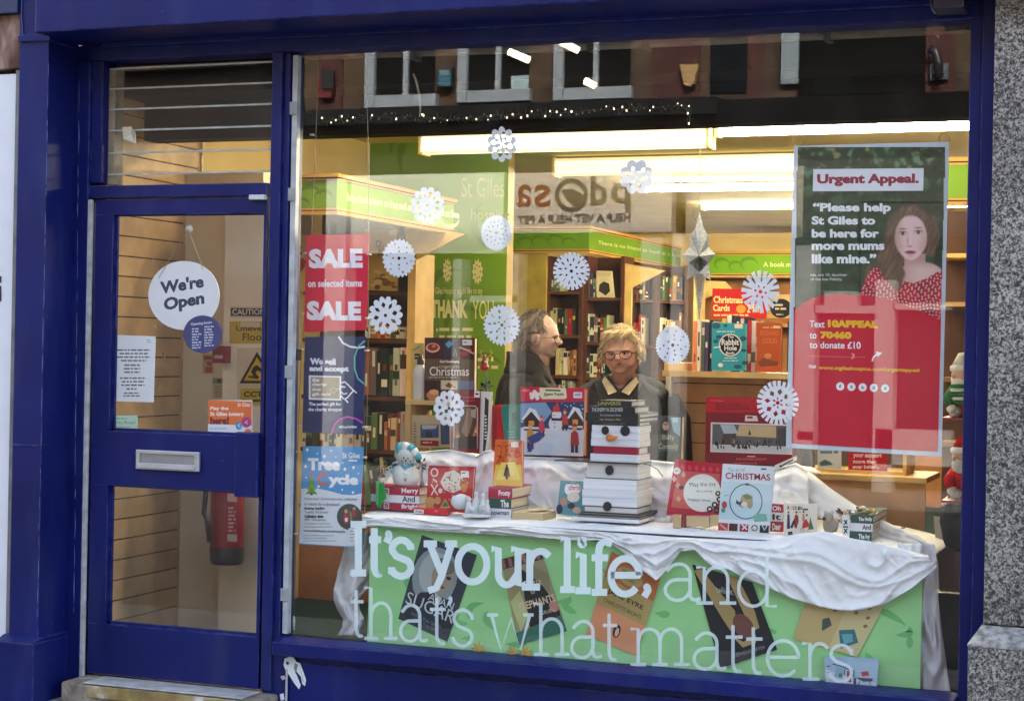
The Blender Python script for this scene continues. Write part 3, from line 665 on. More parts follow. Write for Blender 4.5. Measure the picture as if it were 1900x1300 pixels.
# bulkhead over the window with its string of lights
b = MB(); BZ = P(1100, 237, 0.5).z
b.box(-4.6, RWX, 0.5, 0.62, BZ, CE-0.001, (20, 17, 15)); b.box(-4.6, RWX, 0.26, 0.5, CE-0.14, CE-0.002, (18, 15, 13))
struct(b, 'ceiling_bulkhead', vc(0.8, 0.2, 0.2, 4))
gar = thing('string_lights', P(940, 215, 0.45), 'dark wire string of small warm lights along the edge above the window display', 'string lights')
rr = random.Random(12)
wire = [(596, 226), (640, 220), (700, 216), (760, 218), (830, 221), (900, 216), (950, 212), (990, 212), (1040, 209), (1100, 205), (1150, 202), (1210, 200), (1262, 196), (1280, 204), (1281, 228)]
def along(pl, n):
    L = [0]
    for i in range(1, len(pl)): L.append(L[-1]+math.hypot(pl[i][0]-pl[i-1][0], pl[i][1]-pl[i-1][1]))
    for k in range(n):
        t = L[-1]*(k+0.5)/n; i = max(j for j in range(len(L)-1) if L[j] <= t); f = (t-L[i])/(L[i+1]-L[i])
        yield pl[i][0]+(pl[i+1][0]-pl[i][0])*f, pl[i][1]+(pl[i+1][1]-pl[i][1])*f
b = MB(); b.tube([P(x, y, 0.46) for x, y in wire], 0.003, (24, 24, 22), n=5)
for x, y in along(wire, 150):
    x += rr.uniform(-3, 3); l = rr.uniform(4, 11); b.tube([P(x, y, 0.455), P(x+rr.uniform(-6, 6), y+l*rr.choice((-1, 1)), 0.452+rr.uniform(-0.02, 0.02))], 0.0014, rr.choice(((60, 60, 52), (96, 92, 76), (34, 40, 34))), n=4)
b.build('wire', GLOSS, gar)
bulbm = mat_emit('warm_bulb', (1.0, 0.74, 0.42), 0.55); bulbd = vc(0.3, 0.6, 0.1, 30)
for x, y in along(wire, 68):
    b = MB(); q = P(x+rr.uniform(-5, 5), y+rr.uniform(-7, 7), 0.448); r = rr.uniform(0.0016, 0.0036); b.ell(q, r, r, r*1.5, None, 6, 4); b.c = [(190, 170, 130)]*len(b.f); b.build('bulb', bulbm if rr.random() < 0.6 else bulbd, gar)

# fluorescent fittings
LC = (1.0, 0.80, 0.47)
lampm = mat_emit('lamp_diffuser', (1.0, 0.93, 0.62), 0.75); lampy = mat_emit('yellow_lamp_diffuser', (1.0, 0.90, 0.46), 0.16); tubem = mat_emit('lamp_tube', (1.0, 0.90, 0.66), 13.0*LAMP)
edgem = mat_emit('lamp_edge_glow', (1.0, 0.74, 0.28), 0.07)
tubef = mat_emit('front_row_tube', (1.0, 0.90, 0.66), 11.0*LAMP); tubeb = mat_emit('back_row_tube', (1.0, 0.89, 0.60), 22.0*LAMP)
def fitting(px0, py0, px1, py1, Y, hpx, label, bare=False, more=0.0):
    p, q = P(px0, py0, Y), P(px1, py1, Y); q = Vector((q.x+more, Y, p.z)); s = (P(px0, py0-hpx/2, Y)-P(px0, py0+hpx/2, Y)).length
    t = thing('strip_light', ((p.x+q.x)/2, Y, CE), label, 'strip light', 'fluorescent strip lights on the ceiling')
    b = MB(); b.box(p.x-0.01, q.x+0.01, Y-0.035, Y+0.035, p.z+s/2, p.z+s/2+0.02, (96, 80, 46))
    for x in (p.x+0.15, q.x-0.18): b.box(x, x+0.03, Y-0.012, Y+0.012, p.z+s/2+0.02, CE-0.001, (120, 110, 80))
    b.build('housing', GLOSS, t)
    if bare:
        b = MB(); b.tube([(p.x+0.02, Y, p.z), (q.x-0.02, Y, q.z)], s/2, None, n=12); b.build('tube', tubef if Y < 1.5 else (tubeb if Y > 5 else tubem), t)
        for x in (p.x, q.x-0.025):
            b = MB(); b.box(x, x+0.025, Y-0.02, Y+0.02, p.z-s/2-0.006, p.z+s/2+0.02, (236, 226, 190)); b.build('lamp_holder', GLOSS, t)
    else:
        b = MB(); prof = [(-0.055, s*0.5), (-0.062, 0.0), (-0.045, -s*0.45), (0, -s*0.5), (0.045, -s*0.45), (0.062, 0.0), (0.055, s*0.5)]
        b.prism([(p.x+0.02, Y+a_, p.z+c_) for a_, c_ in prof], (q.x-p.x-0.04, 0, 0), None); b.build('diffuser', lampm if Y < 3 else lampy, t)
        for zz_, yy_ in ((0.40, -0.0635), (-0.47, -0.052)):
            b = MB(); b.box(p.x+0.02, q.x-0.02, Y+yy_-0.004, Y+yy_+0.006, p.z+s*zz_-0.008, p.z+s*zz_+0.010, None); b.build('edge_glow', edgem, t)  # dim yellow strips that imitate the glow along the diffuser rim
        for x in (p.x-0.002, q.x-0.02):
            b = MB(); b.box(x, x+0.022, Y-0.07, Y+0.07, p.z-s*0.58, p.z+s*0.6, (232, 204, 130)); b.build('end_cap', GLOSS, t, bevel=0.008)
fitting(785, 270, 1322, 256, 2.5, 34, 'long strip light with a cloudy diffuser nearest the window')
fitting(1328, 245, 1792, 238, 2.52, 17, 'bare fluorescent tube in line with the nearest strip light, above the large poster', bare=True, more=0.5)
fitting(1030, 312, 1480, 302, 4.1, 31, 'second strip light with a cloudy diffuser, behind the upper middle snowflake', more=0.3)
fitting(1192, 350, 1800, 344, 5.8, 12, 'bare fluorescent tube behind the second strip light', bare=True, more=0.6)
fitting(1302, 384, 1800, 381, 7.6, 10, 'lowest bare fluorescent tube, just above the hanging star', bare=True, more=0.6)
fitting(700, 300, 1000, 296, 5.8, 14, 'strip light above the far book units', bare=True)
fitting(640, 199, 810, 193, 0.97, 20, 'unseen strip light added above the left bookcase for the cream wall', bare=True)  # unseen lamp, added to brighten the cream left wall
fitting(960, 186, 1260, 174, 0.95, 20, 'strip light of the front row above the left half of the display', bare=True)
fitting(1330, 171, 1750, 152, 0.95, 20, 'strip light of the front row above the right half of the display', bare=True)

# ------------------------------------------------------------------ behind the door
vx = P(163, 600, 0.1).x
b = MB(); vy1 = PX(364, 700, vx).y
z = IF
while z < CE-0.02:
    z2 = min(z+0.088, CE-0.02); b.box(vx-0.03, vx, 0.135, vy1, z, z2-0.006, (204, 170, 126)); z = z2
b.box(vx-0.06, vx-0.012, 0.135, vy1-0.001, IF, CE-0.021, (70, 44, 28))
sw = single(b, 'slatted_wall_panel', WOOD, 'tan slatted board wall seen through the glazed door', 'wall panel')
b = MB(); rr = random.Random(3); zz = IF+0.02
while zz < CE-0.15: b.box(vx-0.002, vx+0.006+rr.uniform(0, 0.006), vy1, vy1+0.02, zz, zz+0.04, (240, 226, 190)); zz += 0.04
b.build('edge_strip', MATTE, sw)
for (x, y0, y1) in ((305, 655, 692), (197, 1037, 1072)):
    b = MB(); p = PX(x, y0, vx+0.004); q = PX(x, y1, vx+0.004); b.tube([p+Vector((0, -0.015, 0)), p, q, q+Vector((0, -0.012, -0.004))], 0.005, (220, 196, 150), n=6); b.build('hook', METAL, sw)
for (x, y) in ((220, 484), (283, 484), (288, 607), (296, 718), (355, 697), (356, 735)):
    b = MB(); p = PX(x, y, vx+0.002); b.ell(p, 0.005, 0.008, 0.008, (236, 220, 190), 8, 5); b.build('putty_dab', MATTE, sw)
XA = P(366, 700, 0.86).x; XB = P(413, 700, 0.70).x; XC = P(520, 700, 0.70).x
b = MB(); b.box(vx-0.06, XB+0.1, 0.86, 0.92, IF, 2.34, (246, 230, 196)); b.box(XB, XC, 0.70, 0.859, IF, 2.20, (248, 234, 204))
struct(b, 'lobby_wall', vc(0.85, 0.2, 0.06, 4))

WY = 0.70
def flat_sign(name, quad, Y, edge, label, cat, draw, th=0.003, mat=PAPER, group=None):
    a = card(name, quad, Y, th, edge, mat); draw(a); return finish(a, name, label, cat, group)
def q4(x0, y0, x1, y1, dy=0, lean=0): return [(x0, y0), (x1, y0+dy), (x1-lean, y1+dy), (x0-lean, y1)]
BK = (34, 32, 30); YL = (206, 174, 60)
def d_(a): a.rect(428, 571, 488, 586, BK); a.text('CAUTION', 431, 573, 492, 584, (226, 214, 190), 0.02)
flat_sign('caution_sign', q4(425, 568, 495, 590), WY-0.004, (226, 214, 190), 'black CAUTION strip on the cream wall behind the door', 'sign', d_)
def d_(a): a.text('Uneven', 438, 604, 494, 614, BK, 0.02); a.text('Floor', 450, 618, 494, 632, BK, 0.01); a.rect(446, 597, 482, 606, (222, 206, 170))
flat_sign('floor_sign', q4(426, 596, 500, 637), WY-0.004, YL, 'yellow floor warning notice below the black caution strip', 'sign', d_)
def d_(a):
    a.poly([(477, 652), (512, 711), (444, 711)], BK); a.poly([(477, 662), (502, 706), (452, 706)], (222, 178, 30))
    a.poly([(470, 680), (477, 677), (487, 686), (484, 690), (478, 686), (474, 692), (481, 700), (478, 703), (460, 700), (461, 697), (470, 697), (466, 690)], BK)
    a.rect(446, 720, 510, 750, (204, 176, 44)); a.text('CCTV', 452, 726, 498, 736, BK, 0.03); a.scrib(449, 741, 500, 1, 6, 4, BK)
flat_sign('warning_sign', q4(440, 645, 512, 754), WY-0.0045, (222, 204, 170), 'white notice with a yellow warning triangle and CCTV panel', 'sign', d_)
b = MB(); p0, p1 = P(404, 673, WY), P(429, 642, WY); b.box(p0.x, p1.x, WY-0.05, WY-0.001, p0.z, p1.z, (132, 20, 48)); b.box(p0.x+0.012, p1.x-0.012, WY-0.052, WY-0.049, p0.z+0.02, p0.z+0.035, (206, 170, 180))
single(b, 'fire_alarm_box', GLOSS, 'dark red wall box beside the navy hours disc', 'alarm box', bevel=0.003)
def d_(a):
    a.rect(378, 660, 393, 667, (170, 70, 50)); a.rect(384, 670, 393, 678, (190, 60, 50)); a.rect(381, 680, 394, 691, (204, 50, 46))
flat_sign('small_red_notice', q4(376, 656, 396, 693), 0.855, (214, 190, 140), 'cluster of small red labels on the cream wall', 'notice', d_)
def d_(a): a.rect(395, 702, 417, 711, (120, 130, 130)); a.disc(406, 706, 3, 4, BK); a.scrib(399, 716, 416, 5, 4.5, 2, (120, 118, 108))
flat_sign('grey_notice', q4(394, 700, 418, 738), 0.855, (206, 196, 166), 'small grey instruction notice below the dark red wall box', 'notice', d_)
# fire extinguisher
ex = P(421, 1000, 0.58); s_ = 62/440*0.5*1.05
fe = thing('fire_extinguisher', (ex.x, 0.58, P(421, 1045, 0.58).z), 'red fire extinguisher with black hose on the cream lobby wall', 'fire extinguisher')
z0, z1 = P(421, 1045, 0.58).z, P(421, 888, 0.58).z
b = MB(); b.lathe((ex.x, 0.58, z0), [(0, 0), (s_*0.92, 0), (s_, 0.02), (s_, 0.075)], (66, 64, 66), 20); b.build('foot_ring', GLOSS, fe)
b = MB(); H = z1-z0; b.lathe((ex.x, 0.58, z0), [(s_*0.98, 0.076), (s_, 0.09), (s_, H-0.03), (s_*0.8, H+0.03), (s_*0.4, H+0.07), (s_*0.3, H+0.09)], (150, 20, 32), 22); b.build('cylinder', GLOSS, fe)
b = MB(); b.lathe((ex.x, 0.58, z0+H+0.09), [(0.018, 0), (0.022, 0.04), (0, 0.05)], (30, 30, 30), 10); b.obox((ex.x-0.02, 0.57, z0+H+0.12), (0.11, 0, 0.03), (0, 0.02, 0), (0, 0, 0.014), (30, 30, 30)); b.build('valve', GLOSS, fe)
b = MB(); b.tube([(ex.x, 0.54, z0+H+0.12), (ex.x-s_*0.8, 0.51, z0+H+0.06), (ex.x-s_*0.95, 0.50, z0+H*0.6), (ex.x-s_*0.7, 0.495, z0+0.2), (ex.x-s_*0.45, 0.49, z0+0.10)], 0.011, (30, 28, 28), n=8); b.build('hose', GLOSS, fe)
a = Art((ex.x, 0.58-s_-0.002, z0+0.2), (1, 0, 0)); a.rect(420, 912, 441, 1006, (176, 54, 60)); a.rect(422, 915, 440, 930, (240, 180, 170)); a.scrib(423, 940, 439, 7, 7, 4, (240, 170, 160)); a.rect(422, 990, 440, 1003, (214, 200, 190)); a.mb.build('label', PAPER, fe)

# ------------------------------------------------------------------ things on the door glass
DG = LY0+0.030
def d_(a):
    DT = (92, 96, 104); a.scrib(272, 630, 281, 2, 4, 1.5, (150, 150, 155)); a.scrib(217, 648, 279, 4, 6.5, 2.6, DT, seed=2, centre=True); a.scrib(228, 676, 262, 3, 6.5, 2.6, DT, seed=5, centre=True)
    a.scrib(214, 700, 279, 3, 6.5, 2.6, DT, seed=7, centre=True); a.scrib(232, 720, 256, 1, 6, 2.6, DT, seed=9, centre=True); a.scrib(226, 728, 262, 2, 5, 2.2, DT, seed=11, centre=True)
flat_sign('paper_notice', [(210, 621), (289, 624), (285, 746), (207, 744)], DG, (232, 238, 244), 'white printed paper notice taped to the door glass', 'notice', d_, 0.001)
def d_(a): a.scrib(202, 775, 250, 1, 6, 2, (120, 170, 140), seed=3); a.text('Charity Retail', 200, 780, 251, 788, (90, 150, 112), 0.0); a.text('Association', 200, 789, 240, 795, (70, 120, 90), 0.0)
flat_sign('green_label', [(197, 771), (255, 770), (255, 797), (197, 797)], DG, (190, 226, 204), 'small pale green charity retail label low on the door glass', 'label', d_, 0.001)
def d_(a):
    a.rect(386, 742, 467, 786, (232, 112, 42)); a.text('Play the', 390, 754, 424, 762, (250, 240, 230), 0.04); a.text('St Giles lottery', 390, 764, 453, 773, (250, 240, 230), 0.04)
    a.text('here!', 390, 773, 425, 787, (110, 20, 40), 0.06); a.text('St Giles', 441, 747, 464, 754, (250, 240, 230), 0.02)
    a.disc(457, 783, 9, 10, (190, 40, 130)); a.disc(443, 789, 6, 8, (60, 150, 200)); a.disc(460, 800, 6, 5, (236, 116, 44))
    for x, y in ((457, 783), (443, 789)): a.line([(x+2.5, y-3), (x-2, y), (x+2.5, y+3)], 1.6, (250, 240, 240))
    a.scrib(389, 794, 436, 1, 4, 1.4, (150, 160, 170))
flat_sign('lottery_poster', q4(386, 742, 468, 805), DG, (232, 238, 246), 'orange lottery notice with white foot in the corner of the door glass', 'notice', d_, 0.001)
op_ = thing('open_sign', P(341, 548, DG), "round white We're Open sign hung on the door glass", 'sign')
def disc_card(a, x, y, rx, ry, c, th):
    pts = [a.at(x+rx*math.cos(2*math.pi*i/40), y+ry*math.sin(2*math.pi*i/40), 0) for i in range(40)]; a.mb.prism(pts, -a.n*th, c)
a = Art(P(341, 548, DG+0.010), (1, 0, 0)); disc_card(a, 341, 548, 66, 64, (238, 242, 246), 0.004)
NVY = (28, 54, 88)
a.text("We're", 297, 522, 378, 546, NVY, 0.045, dy=-13, shear=-0.05); a.text('Open', 304, 553, 379, 583, NVY, 0.045, dy=-13, shear=-0.05)
a.mb.build('disc', PAPER, op_)
b = MB(); s0 = P(349, 425, DG+0.006); b.lathe(s0, [(0, -0.004), (0.006, -0.004), (0.006, 0), (0.018, 0.004), (0.018, 0.006)], (214, 206, 196), 16, axis=(0, 1, 0)); b.build('suction_hook', GLOSS, op_)
b = MB(); b.tube([P(294, 516, DG+0.004), P(312, 486, DG+0.009), s0, P(372, 486, DG+0.009), P(376, 500, DG+0.004)], 0.0014, (196, 176, 146), n=5); b.build('string', MATTE, op_)
hd = Art(P(376, 620, DG+0.004), (1, 0, 0)); disc_card(hd, 376, 620, 36, 35, (44, 58, 122), 0.002)
hd.text('Opening hours', 354, 599, 393, 605, (220, 226, 240), 0.03, dy=-4); hd.scrib(356, 609, 374, 8, 5, 2.5, (200, 208, 232), dy=-1, seed=4); hd.scrib(379, 605, 398, 8, 5, 2.5, (200, 208, 232), dy=-1, seed=6)
finish(hd, 'hours_disc', 'small round navy opening hours disc overlapping the white sign', 'sign')

# ------------------------------------------------------------------ shelved books
def cname(c):
    r, g_, b_ = c; mx, mn = max(c), min(c)
    if mx < 62: return 'black'
    if mx-mn < 26: return 'white' if mx > 214 else 'grey'
    if r > 200 and g_ > 186: return 'yellow' if b_ < 120 else 'cream'
    if r > g_ and g_ > b_ and r > 190 and g_ > 100: return 'orange' if b_ < 110 else 'tan'
    if r >= g_ and r > 1.6*b_ and r > 1.6*g_: return 'red' if r > 150 else 'maroon'
    if r > g_ > b_: return 'brown'
    if g_ >= r and g_ >= b_: return 'green'
    return 'blue' if b_ > 120 else 'navy'
PAL = [(236, 226, 196), (240, 236, 226), (228, 206, 160), (40, 36, 38), (190, 40, 44), (222, 142, 84), (70, 86, 66), (96, 140, 80), (214, 190, 70), (60, 66, 92), (120, 118, 116), (206, 200, 190), (150, 60, 40), (34, 60, 52), (226, 214, 178), (176, 120, 70), (244, 240, 230), (52, 44, 60)]
ORD = ['first', 'second', 'third', 'fourth', 'fifth', 'sixth', 'seventh', 'eighth', 'ninth', 'tenth', 'eleventh', 'twelfth', 'thirteenth', 'fourteenth', 'fifteenth', 'sixteenth', 'seventeenth', 'eighteenth', 'nineteenth', 'twentieth', 'twenty-first', 'twenty-second']
def spine_book(x0, x1, Y, z0, z1, dep, c, rr, lean=0.0):
    b = MB(); t = x1-x0; pg = (232, 220, 190)
    u = Vector((t-0.0008, 0, 0)); wv = Vector((lean, 0, z1-z0))
    b.obox((x0, Y, z0), u, (0, dep, 0), wv, c, cs=(c, c, c, pg, pg, pg))
    lt = (244, 236, 214) if sum(c) < 420 else (70, 50, 44)
    n = rr.choice((1, 2, 2, 3)); y = Y-0.0006
    for k in range(n):
        f0 = rr.uniform(0.12, 0.8); f1 = min(f0+rr.uniform(0.05, 0.3), 0.94); m0, m1 = (0.3, 0.7) if rr.random() < 0.7 else (0.02, 0.98)
        cc = lt if rr.random() < 0.6 else rr.choice(PAL)
        e = lambda f, m_: Vector((x0+t*m_, y, z0))+wv*f
        b.face([e(f0, m0), e(f0, m1), e(f1, m1), e(f1, m0)], cc); y -= 0.0003
    return b.build('book', PAPER, bevel=0.0)
def run_books(px0, px1, pyb, Y, h0, h1, where, seed, w0=4, w1=9, dark=0.0, group='books standing on the shelves', lean=0):
    rr = random.Random(seed); x = px0; n = 0; prev = None; items = []
    while x < px1-3:
        wd = rr.uniform(w0, w1); wd = min(wd, px1-x); hp = rr.uniform(h0, h1)
        c = rr.choice(PAL); c = tuple(min(255, max(0, int(v+rr.uniform(-12, 12)))) for v in c)
        items.append((x, x+wd, hp, c)); x += wd+(rr.uniform(0, 0.6))
    for i, (xa, xb, hp, c) in enumerate(items):
        A = P(xa, pyb, Y); B = P(xb, pyb, Y); T = P(xa, pyb-hp, Y); Zb = P((px0+px1)/2, pyb, Y).z
        o = spine_book(A.x, B.x, Y+rr.uniform(0, 0.02), Zb, Zb+(T.z-A.z), 0.15, c, rr, lean=lean)
        wide = (xb-xa)/(w1); th = 'thin' if wide < 0.68 else ('thick' if wide > 0.88 else 'medium')
        tag(o, '%s %s book, %s from left %s' % (th, cname(c), ORD[min(i, 21)], where), 'book', group)
def shelf_board(mb, px0, px1, py, Y, dep, th, c):
    A, B = P(px0, py, Y), P(px1, py, Y); Z = P((px0+px1)/2, py, Y).z
    mb.box(A.x, B.x, Y-0.01, Y+dep, Z-th, Z-0.0005, c)

# left unit, facing the street, with green pelmet above
bc = thing('bookcase', (P(650, 900, 2.4).x, 2.4, IF), 'dark brown bookcase under the green pelmet left of the thank you wall', 'bookcase')
Y1 = 2.4; x0_, x1_ = P(528, 700, Y1).x, P(772, 700, Y1).x; bz = P(650, 940, Y1).z
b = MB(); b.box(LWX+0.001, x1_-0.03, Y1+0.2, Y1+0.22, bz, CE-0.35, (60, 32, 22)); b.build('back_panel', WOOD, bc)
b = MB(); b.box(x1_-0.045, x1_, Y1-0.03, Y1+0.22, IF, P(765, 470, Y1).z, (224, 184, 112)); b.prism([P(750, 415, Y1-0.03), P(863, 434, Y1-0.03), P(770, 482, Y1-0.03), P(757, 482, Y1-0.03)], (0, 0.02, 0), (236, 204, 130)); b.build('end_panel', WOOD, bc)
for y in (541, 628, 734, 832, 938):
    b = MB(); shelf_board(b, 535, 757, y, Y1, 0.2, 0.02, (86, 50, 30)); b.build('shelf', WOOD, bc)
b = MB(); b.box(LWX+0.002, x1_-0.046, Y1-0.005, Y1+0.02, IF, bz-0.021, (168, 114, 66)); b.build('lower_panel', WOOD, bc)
UW = 'on the %s of the left bookcase'
run_books(676, 752, 627.5, Y1, 20, 40, UW % 'second shelf', 5, 6, 11)
run_books(536, 570, 733.5, Y1, 60, 92, 'left of the posters, on the third shelf', 8, 6, 11)
run_books(672, 752, 733.5, Y1, 74, 92, UW % 'third shelf', 6, 6, 13)
run_books(536, 752, 831.5, Y1, 50, 86, UW % 'fourth shelf', 9, 6, 13)
run_books(640, 752, 937.5, Y1, 60, 92, UW % 'lowest shelf', 10, 7, 12, lean=-0.03)
def d_(a):
    a.disc(702, 452, 5, 7, (120, 96, 30)); a.disc(702, 452, 3, 4.5, (214, 180, 90)); a.line([(702, 460), (703, 476)], 2, (110, 90, 30))
    for i in range(14): rr_ = random.Random(i); a.disc(690+rr_.random()*44, 500+rr_.random()*34, 5+rr_.random()*5, 2+rr_.random()*4, ((150, 104, 40), (226, 196, 120), (120, 80, 30))[i % 3], 8)
    a.rect(722, 427, 736, 437, (240, 224, 170)); a.rect(706, 470, 720, 473, (140, 110, 50))
flat_sign('golden_book', [(676, 425), (736, 426), (736, 540), (676, 538)], Y1+0.02, (206, 170, 88), 'large golden book standing on the top shelf beside the red sale poster', 'book', d_, 0.02)
def d_(a): a.text('L', 553, 448, 556, 454, BK); a.scrib(552, 458, 562, 2, 10, 4, BK); a.poly([(552, 486), (560, 478), (568, 484), (565, 496), (558, 504), (554, 512), (552, 500)], (206, 70, 20))
flat_sign('yellow_card', [(546, 436), (585, 436), (584, 540), (545, 540)], Y1-0.10, (240, 214, 130), 'yellow card with a red shape behind the left edge of the sale poster', 'card', d_, 0.006)
pm = thing('pelmet', (-3.6, 1.8, 2.2), 'green pelmet with cream trims and a quotation over the left bookcase', 'pelmet')
pX = P(625, 355, 1.1).x; pz0, pz1 = P(625, 398, 1.1).z, P(625, 322, 1.1).z
PELM = vc(0.95, 0.03, 0.06, 4)
def pelmet(t, x0, x1, y0, y1, z0, z1, c=LGRN, tr=(206, 164, 92)):
    h = (z1-z0); b = MB(); b.box(x0, x1, y0, y0+0.02, z0+h*0.16, z1-h*0.16, c); b.box(x1-0.02, x1, y0+0.021, y1, z0+h*0.16, z1-h*0.16, c); b.build('board', PELM, t)
    b = MB(); b.box(x0, x1-0.021, y0+0.021, y1, z1-h*0.3, z1-h*0.2, (70, 42, 26)); b.build('top_cover', PELM, t)
    for a0, a1 in ((0.085, 0.16), (0.84, 0.915)):
        b = MB(); b.box(x0, x1+0.003, y0-0.003, y0+0.022, z0+h*a0, z0+h*a1, (84, 56, 26)); b.box(x1-0.022, x1+0.003, y0+0.023, y1+0.003, z0+h*a0, z0+h*a1, (84, 56, 26)); b.build('trim_line', PELM, t)
    for a0, a1, e in ((0, 0.085, 0.012), (0.115, 0.158, 0.006), (0.842, 0.885, 0.006), (0.915, 1.0, 0.014)):
        b = MB(); b.box(x0, x1+e, y0-e, y0+0.024, z0+h*a0, z0+h*a1, tr); b.box(x1-0.024, x1+e, y0+0.025, y1+e, z0+h*a0, z0+h*a1, tr); b.build('trim', PELM, t)
pelmet(pm, LWX+0.002, pX, 1.1, 2.5, pz0, pz1)
a = Art((pX, 1.1, pz0), (0, 1, 0), (1, 0, 0)); a.k = 12
a.text('Some books leave us free and some books make us free', 643, 358, 852, 372, (236, 226, 150), 0.02, dy=34)
for x, y, r in ((720, 395, 18), (760, 398, 22), (800, 400, 20), (835, 408, 16)): a.line([(x+r*math.cos(t*0.5), y+r*0.8*math.sin(t*0.5)) for t in range(7)], [1, 4, 6, 7, 6, 3, 1], (112, 154, 46))
a.mb.build('lettering', PAPER, pm)
a = Art((pX, 1.1, pz0), (1, 0, 0), (0, -1, 0)); a.k = 12
for x, y, r in ((575, 362, 20), (600, 366, 16), (560, 380, 14)): a.line([(x+r*math.cos(t*0.55), y-r*0.8*math.sin(t*0.55)) for t in range(7)], [1, 4, 6, 7, 6, 3, 1], (100, 140, 40))
a.mb.build('leaf_print', PAPER, pm)

# far units in the middle, with their own pelmet
Y2 = 7.5
pm2 = thing('pelmet', (-4.6, 8, 2.4), 'green pelmet with cream trims over the far bookcases behind the two people', 'pelmet')
p2X = P(1093, 450, Y2).x; p2a = P(940, 450, Y2).x; qz0, qz1 = P(1093, 470, Y2).z, P(1093, 419, Y2).z
pelmet(pm2, p2a, p2X, Y2, 10.35, qz0, qz1)
a = Art((p2X, Y2, qz0), (0, 1, 0), (1, 0, 0)); a.k = 12; a.text('There is no friend as loyal as a book', 1110, 446, 1270, 455, (224, 226, 170), 0.01, dy=26); a.mb.build('lettering', PAPER, pm2)
a = Art((p2X, Y2, qz0), (1, 0, 0), (0, -1, 0)); a.k = 12
for x, y, r in ((975, 450, 14), (1000, 448, 14), (1030, 446, 14), (1055, 450, 12)): a.line([(x+r*math.cos(t*0.6), y-r*0.7*math.sin(t*0.6)) for t in range(8)], [1, 3, 5, 6, 6, 4, 3, 1], (104, 148, 40))
a.mb.build('leaf_print', PAPER, pm2)
def unit(px0, px1, Y, ys, label, top=475, col=BRN, bot=760, right=None):
    t = thing('bookcase', (P((px0+px1)/2, 700, Y).x, Y, IF), label, 'bookcase', 'brown bookcases at the back of the shop')
    A, B = P(px0, 600, Y).x, P(px1, 600, Y).x; zt = P((px0+px1)/2, top, Y).z
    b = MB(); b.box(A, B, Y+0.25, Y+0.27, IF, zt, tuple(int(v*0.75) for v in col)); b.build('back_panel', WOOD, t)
    for x in (A, B-0.03): b = MB(); b.box(x, x+0.03, Y-0.005, Y+0.249, IF, zt, col); b.build('side_panel', WOOD, t)
    for y in ys: b = MB(); shelf_board(b, px0+3.2, px1-3.2, y, Y, 0.245, 0.025, (112, 66, 40)); b.build('shelf', WOOD, t)
    return t
b = MB(); b.box(P(934, 600, Y2+.02).x, P(1012, 600, Y2+.02).x, Y2+0.02, Y2+0.05, IF, qz0-0.001, (196, 168, 76)); single(b, 'end_board', WOOD, 'plain mustard end board between the green wall and the far bookcase', 'board')
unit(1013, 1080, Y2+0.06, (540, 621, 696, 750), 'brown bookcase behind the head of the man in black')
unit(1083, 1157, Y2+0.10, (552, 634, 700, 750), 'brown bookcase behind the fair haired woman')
W2 = 'on the %s behind the man'; W3 = 'on the %s behind the woman'
run_books(1016, 1042, 539.5, Y2+0.07, 18, 26, W2 % 'top shelf', 21, 4, 7)
run_books(1016, 1068, 620.5, Y2+0.07, 42, 51, W2 % 'second shelf', 22, 4, 8); run_books(1030, 1072, 695.5, Y2+0.07, 40, 50, W2 % 'third shelf', 23, 4, 8); run_books(1030, 1074, 749.5, Y2+0.07, 34, 44, W2 % 'lowest shelf', 31, 4, 8)
run_books(1086, 1104, 551.5, Y2+0.11, 34, 44, W3 % 'top shelf', 24, 4, 8); run_books(1087, 1128, 633.5, Y2+0.11, 44, 52, W3 % 'second shelf', 25, 4, 8); run_books(1086, 1122, 699.5, Y2+0.11, 36, 46, W3 % 'third shelf', 26, 4, 8)
def d_(a): a.rect(1108, 505, 1134, 512, (220, 200, 150)); a.poly([(1111, 540), (1112, 528), (1120, 522), (1130, 526), (1132, 540), (1124, 548)], (50, 42, 40))
flat_sign('cream_book', [(1106, 502), (1135, 503), (1140, 552), (1107, 551)], Y2+0.09, (232, 218, 176), 'cream covered book facing out on the top shelf behind the woman', 'book', d_, 0.02)
gs = MB(); yq = Y2+0.12
gs.prism([P(1157, 488, yq), P(1234, 502, yq), P(1172, 534, yq), P(1169, 700, yq), P(1157, 700, yq)], (0, 0.03, 0), (236, 202, 130)); single(gs, 'gusset_board', WOOD, 'cream bracket board with a slanted top between the far bookcases', 'board')
Y3 = 8.7
unit(1170, 1216, Y3, (556, 640, 700), 'narrow brown bookcase right of the cream bracket board', top=500, col=(84, 62, 58))  # brown greyed: the reflection in the glass is mixed into this colour
unit(1217, 1275, Y3, (557, 632, 700), 'brown bookcase behind the large round snowflake', top=492, col=(84, 62, 58))  # same greyed brown, reflection haze put into the colour
run_books(1174, 1206, 555.5, Y3+0.01, 30, 42, 'on the narrow far bookcase, top shelf', 27, 4, 7); run_books(1174, 1196, 639.5, Y3+0.01, 38, 58, 'on the narrow far bookcase, second shelf', 28, 4, 7)
run_books(1222, 1266, 556.5, Y3+0.01, 34, 46, 'on the top shelf behind the hanging star', 29, 4, 8); run_books(1221, 1266, 631.5, Y3+0.01, 34, 62, 'on the shelf just above the large round snowflake', 30, 4, 9)
b = MB(); yq = 8.9; b.box(P(1276, 600, yq).x, P(1292, 600, yq).x, yq, yq+0.3, IF, P(1284, 506, yq).z, (236, 206, 136)); single(b, 'cream_post', WOOD, 'plain cream post behind the point of the hanging star', 'post')
